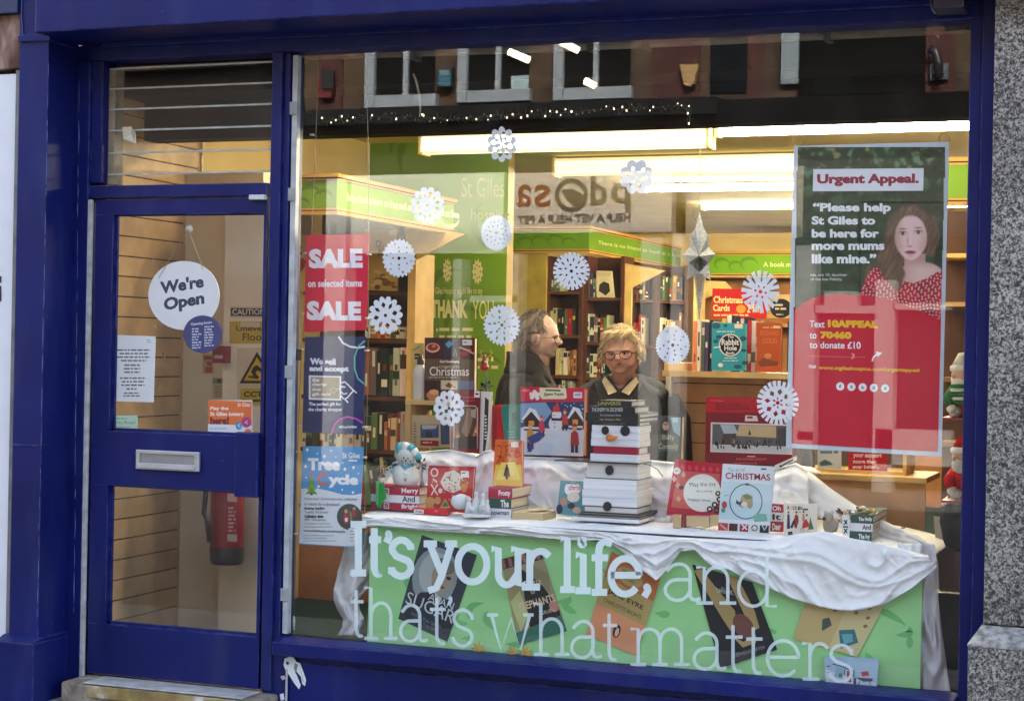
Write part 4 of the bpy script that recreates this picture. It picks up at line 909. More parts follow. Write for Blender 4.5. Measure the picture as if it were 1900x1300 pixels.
# back wall unit
Y4 = 10.0
pm3 = thing('pelmet', (-3, Y4, 2.4), 'bright green pelmet along the back wall behind the large poster', 'pelmet')
pelmet(pm3, P(1280, 490, Y4).x, RWX-0.02, Y4, Y4+0.3, P(1380, 515, Y4).z, P(1380, 466, Y4).z, (126, 178, 50))
a = Art((-3, Y4, 2.3), (1, 0, 0), (0, -1, 0)); a.k = 12; a.text('A book must be', 1416, 486, 1500, 495, (240, 236, 190), 0.03)
for x, y, r in ((1390, 490, 16), (1365, 494, 12), (1340, 490, 14)): a.line([(x+r*math.cos(t*0.6), y-r*0.7*math.sin(t*0.6)) for t in range(8)], [1, 3, 5, 6, 6, 4, 3, 1], (96, 146, 36))
a.mb.build('lettering', PAPER, pm3)
t = thing('bookcase', (-2.6, Y4+0.1, IF), 'wide brown bookcase along the back wall under the bright green pelmet', 'bookcase')
b = MB(); b.box(P(1292, 550, Y4).x, RWX-0.02, Y4+0.25, Y4+0.28, IF, P(1380, 516, Y4).z, (150, 96, 46)); b.build('back_panel', WOOD, t)
b = MB(); b.prism([P(1296, 520, Y4), P(1345, 522, Y4), P(1358, 536, Y4), P(1300, 556, Y4)], (0, 0.03, 0), (236, 204, 130)); b.build('gusset', WOOD, t)
b = MB(); shelf_board(b, 1300, 1500, 600, Y4, 0.24, 0.03, (180, 130, 70)); b.build('shelf', WOOD, t)
# right side unit, a sliver past the poster
pm4 = thing('pelmet', (-0.8, 1.8, 2.2), 'green pelmet on the right wall, a sliver beyond the large poster', 'pelmet')
pelmet(pm4, P(1755, 330, 1.7).x, RWX-0.001, 1.7, 3.2, P(1775, 382, 1.7).z, P(1775, 292, 1.7).z)
t = thing('bookcase', (-0.9, 2.0, IF), 'dark bookcase on the right wall behind the soft toys', 'bookcase')
b = MB(); yq = 1.9; b.box(P(1740, 600, yq).x, RWX-0.001, yq+0.25, yq+0.28, IF, P(1770, 384, yq).z, (92, 62, 46)); b.build('back_panel', WOOD, t)
for y, c in ((470, (232, 200, 120)), (560, (200, 160, 100)), (700, (150, 110, 70)), (820, (150, 110, 70))):
    b = MB(); shelf_board(b, 1742, 1800, y, yq, 0.24, 0.02, c); b.build('shelf', WOOD, t)

# ------------------------------------------------------------------ slatted display unit with a book shelf, right of centre
YG = 1.30
gon = thing('display_unit', (P(1350, 800, YG).x, YG, IF), 'tan slatted display unit with a top shelf of books right of the woman', 'display unit')
b = MB(); gx0, gx1 = P(1240, 780, YG+.1).x, P(1480, 780, YG+.1).x; z = P(1340, 900, YG).z-0.35; zt = P(1340, 694, YG).z
while z < zt-0.005:
    z2 = min(z+0.088, zt); b.box(gx0, gx1, YG+0.1, YG+0.12, z, z2-0.005, (196, 150, 92)); z = z2
b.box(gx0, gx1, YG+0.121, YG+0.13, IF+0.2, zt, (70, 44, 28)); b.build('slat_panel', WOOD, gon)
b = MB(); b.box(P(1234, 780, YG+.08).x, P(1244, 780, YG+.08).x, YG+0.08, YG+0.13, IF, P(1240, 694, YG).z, (226, 214, 178)); b.build('upright', GLOSS, gon)
b = MB(); shelf_board(b, 1230, 1490, 690, YG-0.08, 0.3, 0.025, (206, 172, 110)); b.build('shelf', WOOD, gon)
gb_ = MB(); gb_.box(P(1238, 650, YG).x, P(1274, 650, YG).x, YG-0.05, YG+0.1, P(1250, 688.5, YG-0.08).z, P(1250, 672, YG-0.08).z, (206, 178, 120)); single(gb_, 'cardboard_tray', WOOD, 'pale cardboard tray on the shelf under the large round snowflake', 'tray', bevel=0.004)
WS = 'in the row behind the turquoise book'
run_books(1284, 1330, 689.5, YG, 92, 98, WS, 41, 6, 9); run_books(1338, 1386, 689.5, YG+0.06, 98, 108, 'directly behind the turquoise book', 42, 6, 10)
run_books(1386, 1404, 689.5, YG, 88, 98, 'between the turquoise and the orange book', 43, 6, 9); run_books(1460, 1486, 689.5, YG, 84, 100, 'right of the orange book', 44, 6, 11)
def book(name, quad, Y, c, label, draw, th=0.03, pages=(232, 220, 190), group=None, Yr=None, cat='book', mat=PAPER):
    """standing book or box facing the street: cover with print, page block as its own part"""
    a = card(name, quad, Y, 0.002, c, mat, Yr)
    if draw: draw(a)
    o = finish(a, name, label, cat, group)
    q = a.q; u = (q[1]-q[0]).normalized(); m_ = MB()
    i0 = [q[0]+u*0.0005-Vector((0, 0, 0.003)), q[1]-u*0.004-Vector((0, 0, 0.003)), q[2]-u*0.004+Vector((0, 0, 0.003)), q[3]+u*0.0005+Vector((0, 0, 0.003))]
    m_.prism([p-a.n*0.0022 for p in i0], -a.n*(th-0.004), pages); m_.build('pages', MATTE, o)
    m_ = MB(); m_.prism([p-a.n*(th-0.0015) for p in q], -a.n*0.002, c); m_.build('back_cover', mat, o)
    return o
def d_(a):
    TQ = (40, 160, 176); DTQ = (16, 92, 116)
    for x, y, rx, ry in ((1329, 604, 8, 6), (1346, 604, 4, 3), (1334, 625, 6, 4), (1328, 633, 5, 4), (1379, 628, 6, 5), (1380, 650, 5, 3), (1369, 680, 8, 4), (1381, 673, 5, 4)): a.disc(x, y, rx, ry, DTQ, 14)
    a.disc(1355, 640, 21, 21, (232, 228, 216), 28); a.disc(1355, 640, 19, 19, (16, 16, 18), 28)
    a.text('The', 1350, 622, 1361, 627, WHT, 0.02); a.text('Rabbit', 1339, 629, 1371, 640, WHT, 0.02); a.text('Hole', 1344, 641, 1367, 650, WHT, 0.02); a.text('Book', 1347, 652, 1363, 657, WHT, 0.02)
    a.rect(1363, 601, 1378, 609, (226, 222, 206)); a.scrib(1330, 614, 1380, 1, 4, 2, (200, 230, 230)); a.scrib(1338, 663, 1374, 2, 5, 2, (200, 230, 230), centre=True); a.disc(1337, 677, 5, 4, (232, 230, 220), 8); a.line([(1324, 645), (1337, 643)], 2, WHT)
book('hardback_book', [(1321, 598), (1384, 600), (1383, 688), (1320, 687)], YG-0.06, (40, 160, 176), 'turquoise book with a black disc and spots on the display shelf', d_)
def d_(a):
    a.text('RICHARD', 1411, 613, 1446, 622, (216, 120, 70), 0.01); a.text('COLES', 1415, 627, 1442, 637, (216, 120, 70), 0.01); a.scrib(1415, 606, 1444, 1, 3, 3, (224, 150, 100)); a.rect(1435, 604, 1448, 609, (226, 200, 160))
    a.poly([(1406, 672), (1416, 664), (1430, 668), (1444, 670), (1442, 678), (1412, 680)], (120, 60, 30)); a.disc(1425, 660, 7, 5, (214, 140, 90), 10)
book('hardback_book', [(1404, 599), (1450, 600), (1448, 690), (1403, 689)], YG-0.05, (186, 80, 26), 'orange book with a long author name on the display shelf', d_)
def d_(a):
    a.text('Christmas', 1324, 549, 1378, 562, (250, 226, 150), 0.03, dy=1); a.text('Cards', 1323, 565, 1354, 577, (250, 226, 150), 0.03)
    a.disc(1375, 573, 9, 8, (232, 150, 50), 14); a.text('2 for', 1386, 564, 1412, 580, (250, 226, 150), 0.02); a.scrib(1324, 583, 1420, 1, 3, 3, (240, 200, 140))
flat_sign('red_card_sign', [(1322, 535), (1424, 537), (1421, 591), (1320, 589)], YG+0.16, (196, 24, 20), 'red Christmas Cards sign standing behind the shelf of books', 'sign', d_, 0.004)
def d_(a): a.disc(1449, 572, 20, 18, BK, 22); a.scrib(1438, 564, 1462, 2, 7, 3.5, (226, 210, 180)); a.scrib(1440, 582, 1460, 1, 7, 2.5, (200, 190, 160))
flat_sign('black_disc_sign', [(1424, 546), (1470, 546), (1469, 590), (1423, 590)], YG+0.18, (220, 184, 120), 'cream sign with a black disc beside the red card sign', 'sign', d_, 0.004)

# counter and low shelf behind the big poster
YC = 1.02
ct = thing('wooden_counter', (P(1600, 950, YC).x, YC, IF), 'tan wooden counter with a ledge of leaflets below the large poster', 'counter')
b = MB(); c0, c1 = P(1440, 950, YC).x, P(1716, 950, YC).x; zl = P(1600, 892, YC).z
b.box(c0, c1, YC, YC+0.03, IF, zl, (206, 154, 92)); b.build('front_panel', WOOD, ct)
b = MB(); b.box(c0, P(1721, 900, YC).x, YC-0.02, YC+0.4, zl+0.001, zl+0.025, (226, 188, 120)); b.build('top', WOOD, ct, bevel=0.003)
b = MB(); b.box(P(1474, 860, YC).x, P(1678, 860, YC).x, YC+0.06, YC+0.3, P(1600, 882, YC).z, P(1600, 874, YC).z, (222, 186, 120)); b.build('ledge', WOOD, ct)
b = MB(); b.box(P(1672, 860, YC).x, P(1679, 860, YC).x, YC+0.05, YC+0.3, P(1600, 874, YC).z+0.001, P(1600, 810, YC).z, (222, 186, 120)); b.build('divider', WOOD, ct)
b = MB(); b.box(c0, P(1676, 860, YC).x, YC+0.3, YC+0.32, P(1600, 882, YC).z, P(1600, 780, YC).z, (110, 90, 80)); b.build('back_board', WOOD, ct)
def d_(a): a.scrib(1522, 836, 1556, 1, 6, 5, (120, 140, 140), seed=2); a.poly([(1520, 858), (1530, 852), (1540, 856), (1546, 862), (1522, 864)], (80, 110, 116))
flat_sign('leaflet', [(1517, 826), (1561, 828), (1561, 876), (1517, 873)], YC+0.08, (206, 220, 220), 'pale blue printed leaflet on the counter ledge', 'leaflet', d_, 0.006)
def d_(a): a.text('your support', 1583, 840, 1636, 850, (246, 226, 226), 0.04, dy=1); a.text('more than', 1583, 852, 1626, 859, (246, 226, 226), 0.04); a.text('ever before.', 1582, 862, 1632, 869, (246, 226, 226), 0.04); a.scrib(1583, 872, 1625, 1, 3, 1.5, (220, 120, 120))
flat_sign('red_thanks_sign', [(1574, 820), (1647, 822), (1646, 879), (1574, 877)], YC+0.07, (196, 32, 44), 'red sign reading your support more than ever before, on the ledge', 'sign', d_, 0.004)
def d_(a): a.poly([(1487, 850), (1495, 838), (1504, 846), (1504, 866), (1488, 868)], (30, 34, 40))
flat_sign('dark_box', [(1484, 826), (1508, 827), (1508, 872), (1484, 871)], YC+0.09, (70, 66, 66), 'small dark box at the left end of the counter ledge', 'box', d_, 0.05)
def d_(a): a.poly([(1742, 1050), (1746, 1040), (1744, 1060)], (150, 140, 136))
flat_sign('hanging_paper', [(1732, 957), (1795, 962), (1795, 1098), (1744, 1096)], 0.8, (176, 164, 160), 'plain grey sheet hanging beside the blue right jamb', 'paper', d_, 0.002)
bb = MB(); bb.box(P(1735, 1150, 0.9).x, RWX-0.001, 0.9, 1.3, IF, P(1760, 1100, 0.9).z, (54, 44, 40)); single(bb, 'low_cabinet', WOOD, 'dark low cabinet behind the draped cloth by the right jamb', 'cabinet', bevel=0.004)
# ================================================================== ON AND JUST BEHIND THE GLASS
YP = 0.10
# ---- cables and clips that carry the small posters
cb = thing('poster_cables', P(683, 300, YP+0.02), 'thin steel poster cables hanging inside the left end of the display window', 'cables')
for pts in (((592, 104), (586, 255), (578, 440), (560, 640), (552, 830), (546, 1140)), ((679, 104), (683, 255), (684, 440), (683, 640), (680, 830), (675, 1010))):
    b = MB(); b.tube([P(x, y, YP+0.012) for x, y in pts], 0.0016, (150, 142, 124), n=5); cbl = b.build('cable', METAL, cb)
for x, y in ((566, 470), (684, 472), (562, 582), (681, 590), (558, 648), (680, 650), (556, 790), (676, 792), (553, 838), (676, 848), (549, 990), (578, 250)):
    b = MB(); q = P(x, y, YP); b.box(q.x-0.007, q.x+0.007, YP-0.004, YP+0.014, q.z-0.0035, q.z+0.0035, (206, 206, 196)); b.build('clip', GLOSS, cb, bevel=0.001)
b = MB(); b.lathe(P(545, 1168, YP+0.012), [(0, 0), (0.006, 0), (0.006, 0.04), (0.003, 0.055), (0, 0.056)], (220, 220, 214), 10); b.build('cable_weight', GLOSS, cb)
b = MB(); q = P(545, 658, 0.075); b.box(q.x-0.025, q.x+0.028, 0.06, 0.09, q.z-0.022, q.z+0.024, (40, 32, 34)); b.box(q.x-0.012, q.x+0.014, 0.057, 0.06, q.z-0.007, q.z+0.009, (150, 96, 90))
single(b, 'alarm_sensor', GLOSS, 'small black alarm sensor beside the navy gift card poster', 'sensor', bevel=0.005)

# ---- posters on the cables
RED = (222, 36, 66)
def d_(a):
    a.text('SALE', 573, 462, 673, 498, (250, 244, 250), 0.06, dy=-1); a.text('on selected items', 571, 519, 672, 533, (250, 230, 238), 0.035, dy=-1); a.text('SALE', 569, 558, 670, 594, (250, 244, 250), 0.06, dy=1)
flat_sign('sale_poster', [(568, 436), (685, 434), (680, 612), (564, 616)], YP, RED, 'red SALE on selected items poster, topmost of three on the cables', 'poster', d_, 0.0015)
def d_(a):
    W_ = (240, 244, 250)
    a.text('We sell', 575, 664, 623, 676, W_, 0.06, dy=1); a.text('and accept', 574, 678, 647, 691, W_, 0.06, dy=1)
    a.line([(628, 624), (636, 636), (650, 643), (664, 645), (677, 643)], 3.4, (238, 240, 252)); a.line([(677, 632), (665, 642), (658, 662), (658, 684), (664, 702), (676, 712)], 2.6, (120, 206, 178))
    a.line([(616, 803), (620, 788), (630, 777), (645, 773), (660, 776), (673, 784)], 3, (214, 70, 186))
    a.rect(573, 696, 633, 741, W_); a.rect(576, 699, 630, 738, (176, 158, 126))
    for i, s in enumerate(('the', 'charity', 'shop', 'gift card')): a.text(s, 579, 701+i*9, 579+len(s)*3.5+3, 708+i*9, W_, 0.05)
    a.line([(613, 722), (618, 730), (626, 722)], 1.6, (226, 206, 160)); a.line([(613, 722), (619, 719), (626, 722)], 1.4, (226, 206, 160))
    a.line([(633, 710), (640, 708), (646, 714), (656, 724), (662, 729)], 2.4, W_); a.line([(628, 722), (634, 717), (641, 718)], 2.6, W_); a.line([(632, 726), (638, 731), (644, 729)], 2.4, W_); a.line([(633, 734), (638, 740), (644, 738), (656, 724)], 2.4, W_); a.line([(640, 740), (646, 747)], 2.8, W_)
    a.text('The perfect gift for', 573, 746, 633, 754, W_, 0.03); a.text('the charity shopper', 572, 756, 635, 764, W_, 0.03); a.text('#ShopAtGiles', 629, 789, 662, 795, W_, 0.04)
flat_sign('gift_card_poster', [(566, 625), (679, 624), (674, 806), (561, 802)], YP, (40, 52, 98), 'navy poster with a hand holding a gift card, middle of three', 'poster', d_, 0.0015)
def d_(a):
    W_ = (244, 247, 250)
    a.poly([(559, 906), (574, 905), (590, 906), (610, 910), (635, 917), (655, 918), (671, 915), (665, 1014), (555, 1007)], (226, 233, 240))
    for x, y, r in ((570, 834, 2.6), (614, 836, 2), (602, 846, 2.6), (589, 841, 1.5), (623, 847, 1.6), (567, 865, 2.6), (640, 870, 2.6), (656, 867, 2.6), (636, 858, 1.4), (568, 885, 1.6), (635, 908, 1.6), (655, 913, 2.3), (665, 878, 1.5), (591, 902, 2.2)): a.disc(x, y, r, r*1.15, W_, 10)
    a.text('Tree', 571, 849, 631, 872, W_, 0.055, dy=1); a.ring(601, 888, 9, 10.5, 4.5, (226, 110, 96), a0=0.8, a1=5.5); a.text('ycle', 609, 879, 665, 904, W_, 0.055, dy=1)
    a.text('St Giles', 635, 839, 668, 850, W_, 0.03); a.rect(647, 852, 663, 855, W_)
    for i in range(4): y = 884+i*8; h = 4+i*2.4; a.poly([(578, y-5), (578+h, y+8), (578-h, y+8)], ((120, 170, 60), (100, 156, 50))[i % 2])
    a.rect(576, 913, 580, 918, (96, 70, 30)); a.poly([(575, 879), (578, 874), (581, 879), (578, 884)], (226, 96, 90))
    a.text('Have your Christmas tree collected', 565, 922, 662, 928, (70, 70, 74), 0.0, dy=1); a.text('in return for a donation!', 565, 931, 630, 937, (70, 70, 74), 0.0, dy=1)
    a.text('Booking deadline', 565, 940, 602, 946, (44, 44, 48), 0.04); a.text('Tuesday 7th January', 565, 947, 609, 953, (70, 70, 74), 0.0); a.text('Collection dates', 565, 954, 600, 960, (44, 44, 48), 0.04); a.text('10th - 13th January', 565, 961, 605, 967, (70, 70, 74), 0.0)
    a.scrib(564, 970, 632, 2, 6, 1.4, (150, 156, 160), seed=3); a.text('www.stgileshospice.com/treecycle', 563, 981, 640, 987, (70, 78, 86), 0.02, dy=2); a.scrib(563, 992, 630, 3, 5, 1.4, (160, 166, 170), seed=5)
    a.disc(648, 958, 23, 24, (66, 74, 62), 28); a.disc(642, 962, 5, 9, (196, 40, 48), 12); a.disc(642, 948, 3, 4, (206, 150, 120), 10); a.disc(657, 952, 4, 6, (176, 50, 50), 10); a.disc(657, 943, 3, 3, (206, 160, 130), 10)
    a.poly([(648, 946), (653, 952), (655, 978), (650, 972)], (140, 120, 84)); a.disc(662, 972, 7, 8, (50, 78, 46), 12); a.rect(640, 960, 645, 967, (236, 226, 226))
    a.rect(647, 979, 662, 1010, (236, 240, 244)); a.scrib(649, 984, 658, 4, 6, 1.6, (120, 130, 140))
flat_sign('tree_poster', [(562, 827), (675, 829), (666, 1015), (554, 1009)], YP, (84, 156, 210), 'sky blue and white Tree Cycle poster, lowest of three on the cables', 'poster', d_, 0.0015)

# ---- the large appeal poster
ap = thing('appeal_poster', P(1605, 560, YP), 'tall Urgent Appeal poster with a girl in a red dotted dress, white framed', 'poster')
a = card('frame', [(1473, 271), (1761, 263), (1747, 847), (1458, 830)], YP, 0.006, (206, 220, 232)); a.mb.build('frame', GLOSS, ap, bevel=0.001)
pr = Art(P(1605, 560, YP-0.002), (1, 0, 0)); a = pr
random.seed(9)
def mixc(a_, b_, t): return tuple(a_[k]+(b_[k]-a_[k])*t for k in range(3))
def el_(x, y, cx, cy, rx, ry, soft): return max(0.0, min(1.0, (1-math.hypot((x-cx)/rx, (y-cy)/ry))/soft))
def nz(x, y, s): return noise.noise(Vector((x*s, y*s, s*37)))
DRESS = [(1624, 494), (1612, 506), (1601, 530), (1596, 548), (1596, 600), (1750, 600), (1750, 503), (1738, 505), (1720, 516), (1696, 525), (1676, 521), (1664, 526), (1646, 514)]
def inside(x, y, pl):
    r = False
    for (xa, ya), (xb, yb) in zip(pl, pl[1:]+pl[:1]):
        if (ya > y) != (yb > y) and x < (xb-xa)*(y-ya)/(yb-ya)+xa: r = not r
    return r
def foliage(x, y):
    c = mixc((44, 60, 42), (62, 82, 58), .5+.5*nz(x, y, .02))
    top = max(0, min(1, (372-y)/70)); v = nz(x, y, .055)+.5*nz(x+90, y, .11)
    c = mixc(c, (112, 150, 116), max(0, min(1, (v-.12)*2.4))*(.25+.75*top)*(1 if y < 420 else .5)); c = mixc(c, (34, 46, 34), max(0, min(1, (-v-.15)*2.2))*.8)
    return mixc(c, (150, 140, 84), max(0, min(1, (nz(x+40, y+9, .07)-.45)*4))*top)
def portrait(x, y):
    c = foliage(x, y); wx = x+5*nz(x, y, .06); wy = y+3*nz(x+5, y, .06)
    st = .5+.5*nz(x*1.0+.35*y, y*.16, .34)+.25*nz(x+.3*y, y*.2, .8)
    st2 = .5+.6*nz(x+.5*y, y*.25, .13); hr = mixc((78, 58, 46), (162, 132, 108), max(0, min(1, st*.35+st2*.45)))
    h = max(el_(wx, wy, 1689, 436, 48, 58, .10), el_(wx, wy, 1652, 484, 27, 50, .2), el_(wx, wy, 1624, 508, 26, 24, .3)*.8, el_(wx, wy, 1727, 436, 17, 44, .2))
    c = mixc(c, hr, h)
    sk = mixc((226, 190, 184), (186, 140, 130), max(0, min(1, (1690-x)/60+.3)))
    ch = max(el_(x, y, 1708, 508, 44, 24, .12), 1.0 if (1678 < x < 1717 and 470 < y < 505) else 0)
    if y > 470: c = mixc(c, mixc(sk, (196, 152, 142), max(0, min(1, (498-y)/16))), ch)
    if inside(x, y, DRESS):
        d = mixc((200, 34, 54), (150, 18, 40), max(0, min(1, .5+1.1*nz(x, y*.6, .05)))); gx, gy = x/6.4+.35*math.sin(y*.13), y/6.2+.35*math.sin(x*.11); ix, iy = math.floor(gx), math.floor(gy)
        o_ = .5*math.sin(ix*12.9+iy*78.2); q = math.hypot(gx-ix-.5-.22*o_, gy-iy-.5+.22*math.cos(ix*3.1+iy*9.7))
        c = mixc(d, (240, 190, 194), max(0, min(1, (.34-q)*6)))
    fh = max(el_(wx, wy, 1664, 512, 15, 34, .3), el_(wx, wy, 1650, 500, 18, 30, .4)*.8); c = mixc(c, hr, fh)
    jaw = 31.5-7*max(0, (y-455)/30)**1.4
    f_ = el_(x, y, 1690, 441, jaw, 44, .10)
    if f_ > 0:
        k_ = mixc((236, 202, 198), (188, 142, 134), max(0, min(1, ((1678-x)/22)))); k_ = mixc(k_, (206, 160, 152), el_(x, y, 1716, 450, 14, 40, 1)*.7)
        for cx in (1672, 1708): k_ = mixc(k_, (226, 160, 156), el_(x, y, cx, 458, 11, 10, 1)*.5)
        for cx, cy in ((1675, 433), (1704, 431)):
            k_ = mixc(k_, (176, 134, 126), el_(x, y, cx, cy-1, 12, 7, .9)*.8); k_ = mixc(k_, (222, 208, 206), el_(x, y, cx, cy+.6, 7, 3, .6)); k_ = mixc(k_, (66, 56, 54), el_(x, y, cx, cy+.3, 3.4, 3.4, .4)); k_ = mixc(k_, (84, 60, 54), el_(x, y, cx, cy-2.4, 8.5, 1.7, .8)*.9); k_ = mixc(k_, (96, 70, 58), el_(x, y, cx, cy-8.5-.0*(x-cx), 10, 2.2, .9)*.8)
        k_ = mixc(k_, (204, 156, 148), el_(x, y, 1684, 447, 4, 13, 1)*.8); k_ = mixc(k_, (160, 104, 98), el_(x, y, 1688, 457, 7, 2.4, .9)*.8); k_ = mixc(k_, (246, 222, 218), el_(x, y, 1690, 448, 3, 10, 1)*.6)
        k_ = mixc(k_, (166, 84, 90), el_(x, y, 1689, 468.2, 12.5, 4.6, .5)); k_ = mixc(k_, (120, 52, 58), el_(x, y, 1690, 467, 13, 1.2, .6)); k_ = mixc(k_, (190, 146, 138), el_(x, y, 1690, 475, 8, 2, .9)*.6)
        k_ = mixc(k_, (150, 112, 100), el_(x, y, 1690, 396, 40, 9, 1)*.6)
        c = mixc(c, k_, f_)
    part = el_(x, y, 1689+.4*(y-390), 390, 1.6, 10, .8)
    return mixc(c, (176, 150, 134), part*.6)
a.up()
def grid(x0, y0, x1, y1, d, fn, skip=None):
    y = y0
    while y < y1:
        x = x0
        while x < x1:
            xe, ye = min(x+d, x1), min(y+d, y1); mx_, my_ = (x+xe)/2, (y+ye)/2
            lo = 1480-(my_-272)*.0205; hi = 1753.5-(my_-270)*.0235
            if lo < mx_ < hi and not (skip and skip(mx_, my_)):
                c = fn(mx_, my_); a.mb.face([a.at(x, y), a.at(xe, y), a.at(xe, ye), a.at(x, ye)], tuple(int(max(0, min(255, v))) for v in c))
            x += d
        y += d
grid(1470, 273, 1756, 592, 2.6, foliage, lambda x, y: 1594 < x and y > 376)
grid(1593.6, 374.4, 1756, 596, 1.3, portrait)
a.poly([(1509, 314), (1714, 312), (1713, 354), (1508, 355)], (232, 236, 244))
a.text('Urgent Appeal.', 1516, 323, 1705, 346, (150, 32, 66), 0.05, dy=-1)
WT = (240, 244, 246)
for s, x1, y0, y1 in (('\u201cPlease help', 1653, 376, 397), ('St Giles to', 1624, 401, 417), ('be here for', 1631, 425, 441), ('more mums', 1641, 452, 464), ('like mine.\u201d', 1626, 471, 489)):
    a.text(s, 1508 if s[0] == '\u201c' else 1506, y0, x1, y1, WT, 0.045)
a.text('Isla, age 10, daughter', 1504, 507, 1572, 514, (200, 210, 204), 0.02); a.text('of the late Felicity.', 1504, 515, 1563, 522, (200, 210, 204), 0.02)
RP = (206, 24, 56)
a.poly([(1473, 577), (1490, 562), (1508, 553), (1530, 547), (1556, 545), (1584, 547), (1610, 548), (1640, 553), (1672, 563), (1704, 576), (1746, 594), (1740, 838), (1469, 822)], RP)
YE = (246, 196, 40)
a.text('Text', 1502, 594, 1530, 607, WT, 0.02, dy=1); a.text('10APPEAL', 1536, 593, 1629, 607, YE, 0.07, dy=2); a.text('to', 1502, 617, 1515, 628, WT, 0.02); a.text('70460', 1522, 614, 1580, 628, YE, 0.07, dy=1)
a.text('to donate £10', 1502, 633, 1597, 646, WT, 0.02, dy=1); a.rect(1501, 660, 1606, 661, (226, 120, 130)); a.poly([(1580, 654), (1586, 657), (1585, 664), (1578, 667), (1582, 661)], (236, 150, 156))
a.line([(1618, 670), (1621, 662), (1628, 657)], 3, WT); a.poly([(1625, 652), (1637, 654), (1629, 662)], WT)
a.text('Visit', 1500, 676, 1514, 683, WT, 0.02); a.text('www.stgileshospice.com/urgentappeal', 1519, 678, 1706, 687, YE, 0.03, dy=5)
for i, s in enumerate(('f', 'x', 'in', 'o', 'd')):
    x, y = 1559+i*20.8, 716.5+i*0.9; a.disc(x, y, 7.6, 7.6, WT, 20); a.text(s, x-2.4, y-3, x+2.4, y+3, (70, 70, 80), 0.03)
a.up()
for x, y in ((1485, 281), (1471+3, 816), (1613, 817), (1732, 830)): a.disc(x, y, 2, 2, (120, 40, 50), 10, keep=True)
a.mb.build('print', GLOSS, ap)
for x, y in ((1480, 262), (1752, 258)):
    b = MB(); q = P(x, y, YP+0.006); b.tube([q+Vector((0.018*math.cos(t*0.45), 0, 0.018*math.sin(t*0.45))) for t in range(15)], 0.0022, (214, 196, 130), n=5); b.build('hook', METAL, ap)

# ---- paper snowflakes stuck to the glass
SFY = GL+0.0045
def flake(cx, cy, rx, ry, teeth, depth, shape, holes, label, seed, rot=0.0):
    loops = []; out = []
    n = teeth
    if shape == 'scallop':
        for i in range(n*8):
            t = 2*math.pi*i/(n*8); out.append((t, 1-depth*(1-abs(math.sin(n*t/2))**0.7)))
    elif shape == 'fringe':
        for i in range(n):
            t = 2*math.pi*i/n; w_ = 2*math.pi/n
            out += [(t, 1.0), (t+w_*0.62, 1.0), (t+w_*0.66, 1-depth), (t+w_*0.94, 1-depth)]
    elif shape == 'star':
        for i in range(n):
            t = 2*math.pi*i/n; w_ = 2*math.pi/n; d = depth*(1.35 if i % 2 else 0.7)
            out += [(t, 0.98), (t+w_*0.56, 1.0), (t+w_*0.64, 1-d), (t+w_*0.92, 1-d)]
    else:
        for i in range(n):
            t = 2*math.pi*i/n; w_ = 2*math.pi/n; out += [(t, 1.0), (t+w_*0.3, 1.0), (t+w_*0.6, 1-depth), (t+w_*0.75, 1-depth)]
    rr = random.Random(seed)
    loops.append([(cx+rx*r*math.cos(t+rot)*(1+rr.uniform(-.015, .015)), cy+ry*r*math.sin(t+rot)*(1+rr.uniform(-.015, .015))) for t, r in out])
    for (r, t, l, wd, k) in holes:
        for j in range(k):
            th = t+2*math.pi*j/k+rot; ux, uy = math.cos(th), math.sin(th); c0, c1 = r-l/2, r+l/2; jt = rr.uniform(0.85, 1.15)
            pts = [(c0, 0), (r, -wd*jt), (c1, 0), (r, wd*jt)] if l > 0.12 else [(r-l/2, -wd), (r+l/2, -wd), (r+l/2, wd), (r-l/2, wd)]
            loops.append([(cx+rx*(p*ux-q*uy), cy+ry*(p*uy+q*ux)) for p, q in pts])
    if holes and holes[0][0] > 0.2:
        loops.append([(cx+rx*0.1*math.cos(i*math.pi/3), cy+ry*0.1*math.sin(i*math.pi/3)) for i in range(6)])
    a = Art(P(cx, cy, SFY), (1, 0, 0)); o0 = a.o; w3 = []
    l2 = [[((a.at(x, y, 0)-o0).dot(a.u), (a.at(x, y, 0)-o0).dot(a.w)) for x, y in lp] for lp in loops]
    vs, fs = fill2d(l2)
    # a crease or two left from folding
    pt = []
    for v in vs:
        f_ = 0.0012*abs(math.sin(2*math.atan2(v.y, v.x)+seed)); pt.append(o0+a.u*v.x+a.w*v.y+Vector((0, f_, 0)))
    m_ = MB(); m_.raw(pt, fs, (238, 242, 248))
    o = m_.build('paper_snowflake', vc(0.85, 0.1, 0.03, 30)); tag(o, label, 'snowflake', 'paper snowflakes stuck to the window')
    md = o.modifiers.new('paper', 'SOLIDIFY'); md.thickness = 0.0004
    return o
H = [(0.55, 0.2, 0.42, 0.17, 4), (0.55, 0.98, 0.42, 0.17, 4), (0.22, 0.6, 0.2, 0.1, 4)]
flake(931, 268, 28, 33, 10, 0.24, 'scallop', H, 'cut paper snowflake in front of the nearest strip light', 1)
flake(1181, 328, 32, 33, 8, 0.22, 'scallop', [(0.5, 0.1, 0.3, 0.12, 3), (0.55, 1.3, 0.34, 0.14, 3), (0.3, 0.6, 0.16, 0.08, 4)], 'blocky scalloped paper snowflake in front of the second strip light', 2)
flake(793, 381, 32, 35, 12, 0.2, 'scallop', [(0.58, 0.26, 0.3, 0.1, 6), (0.6, 0.78, 0.3, 0.13, 6)], 'scalloped paper snowflake over the end of the left green pelmet', 3)
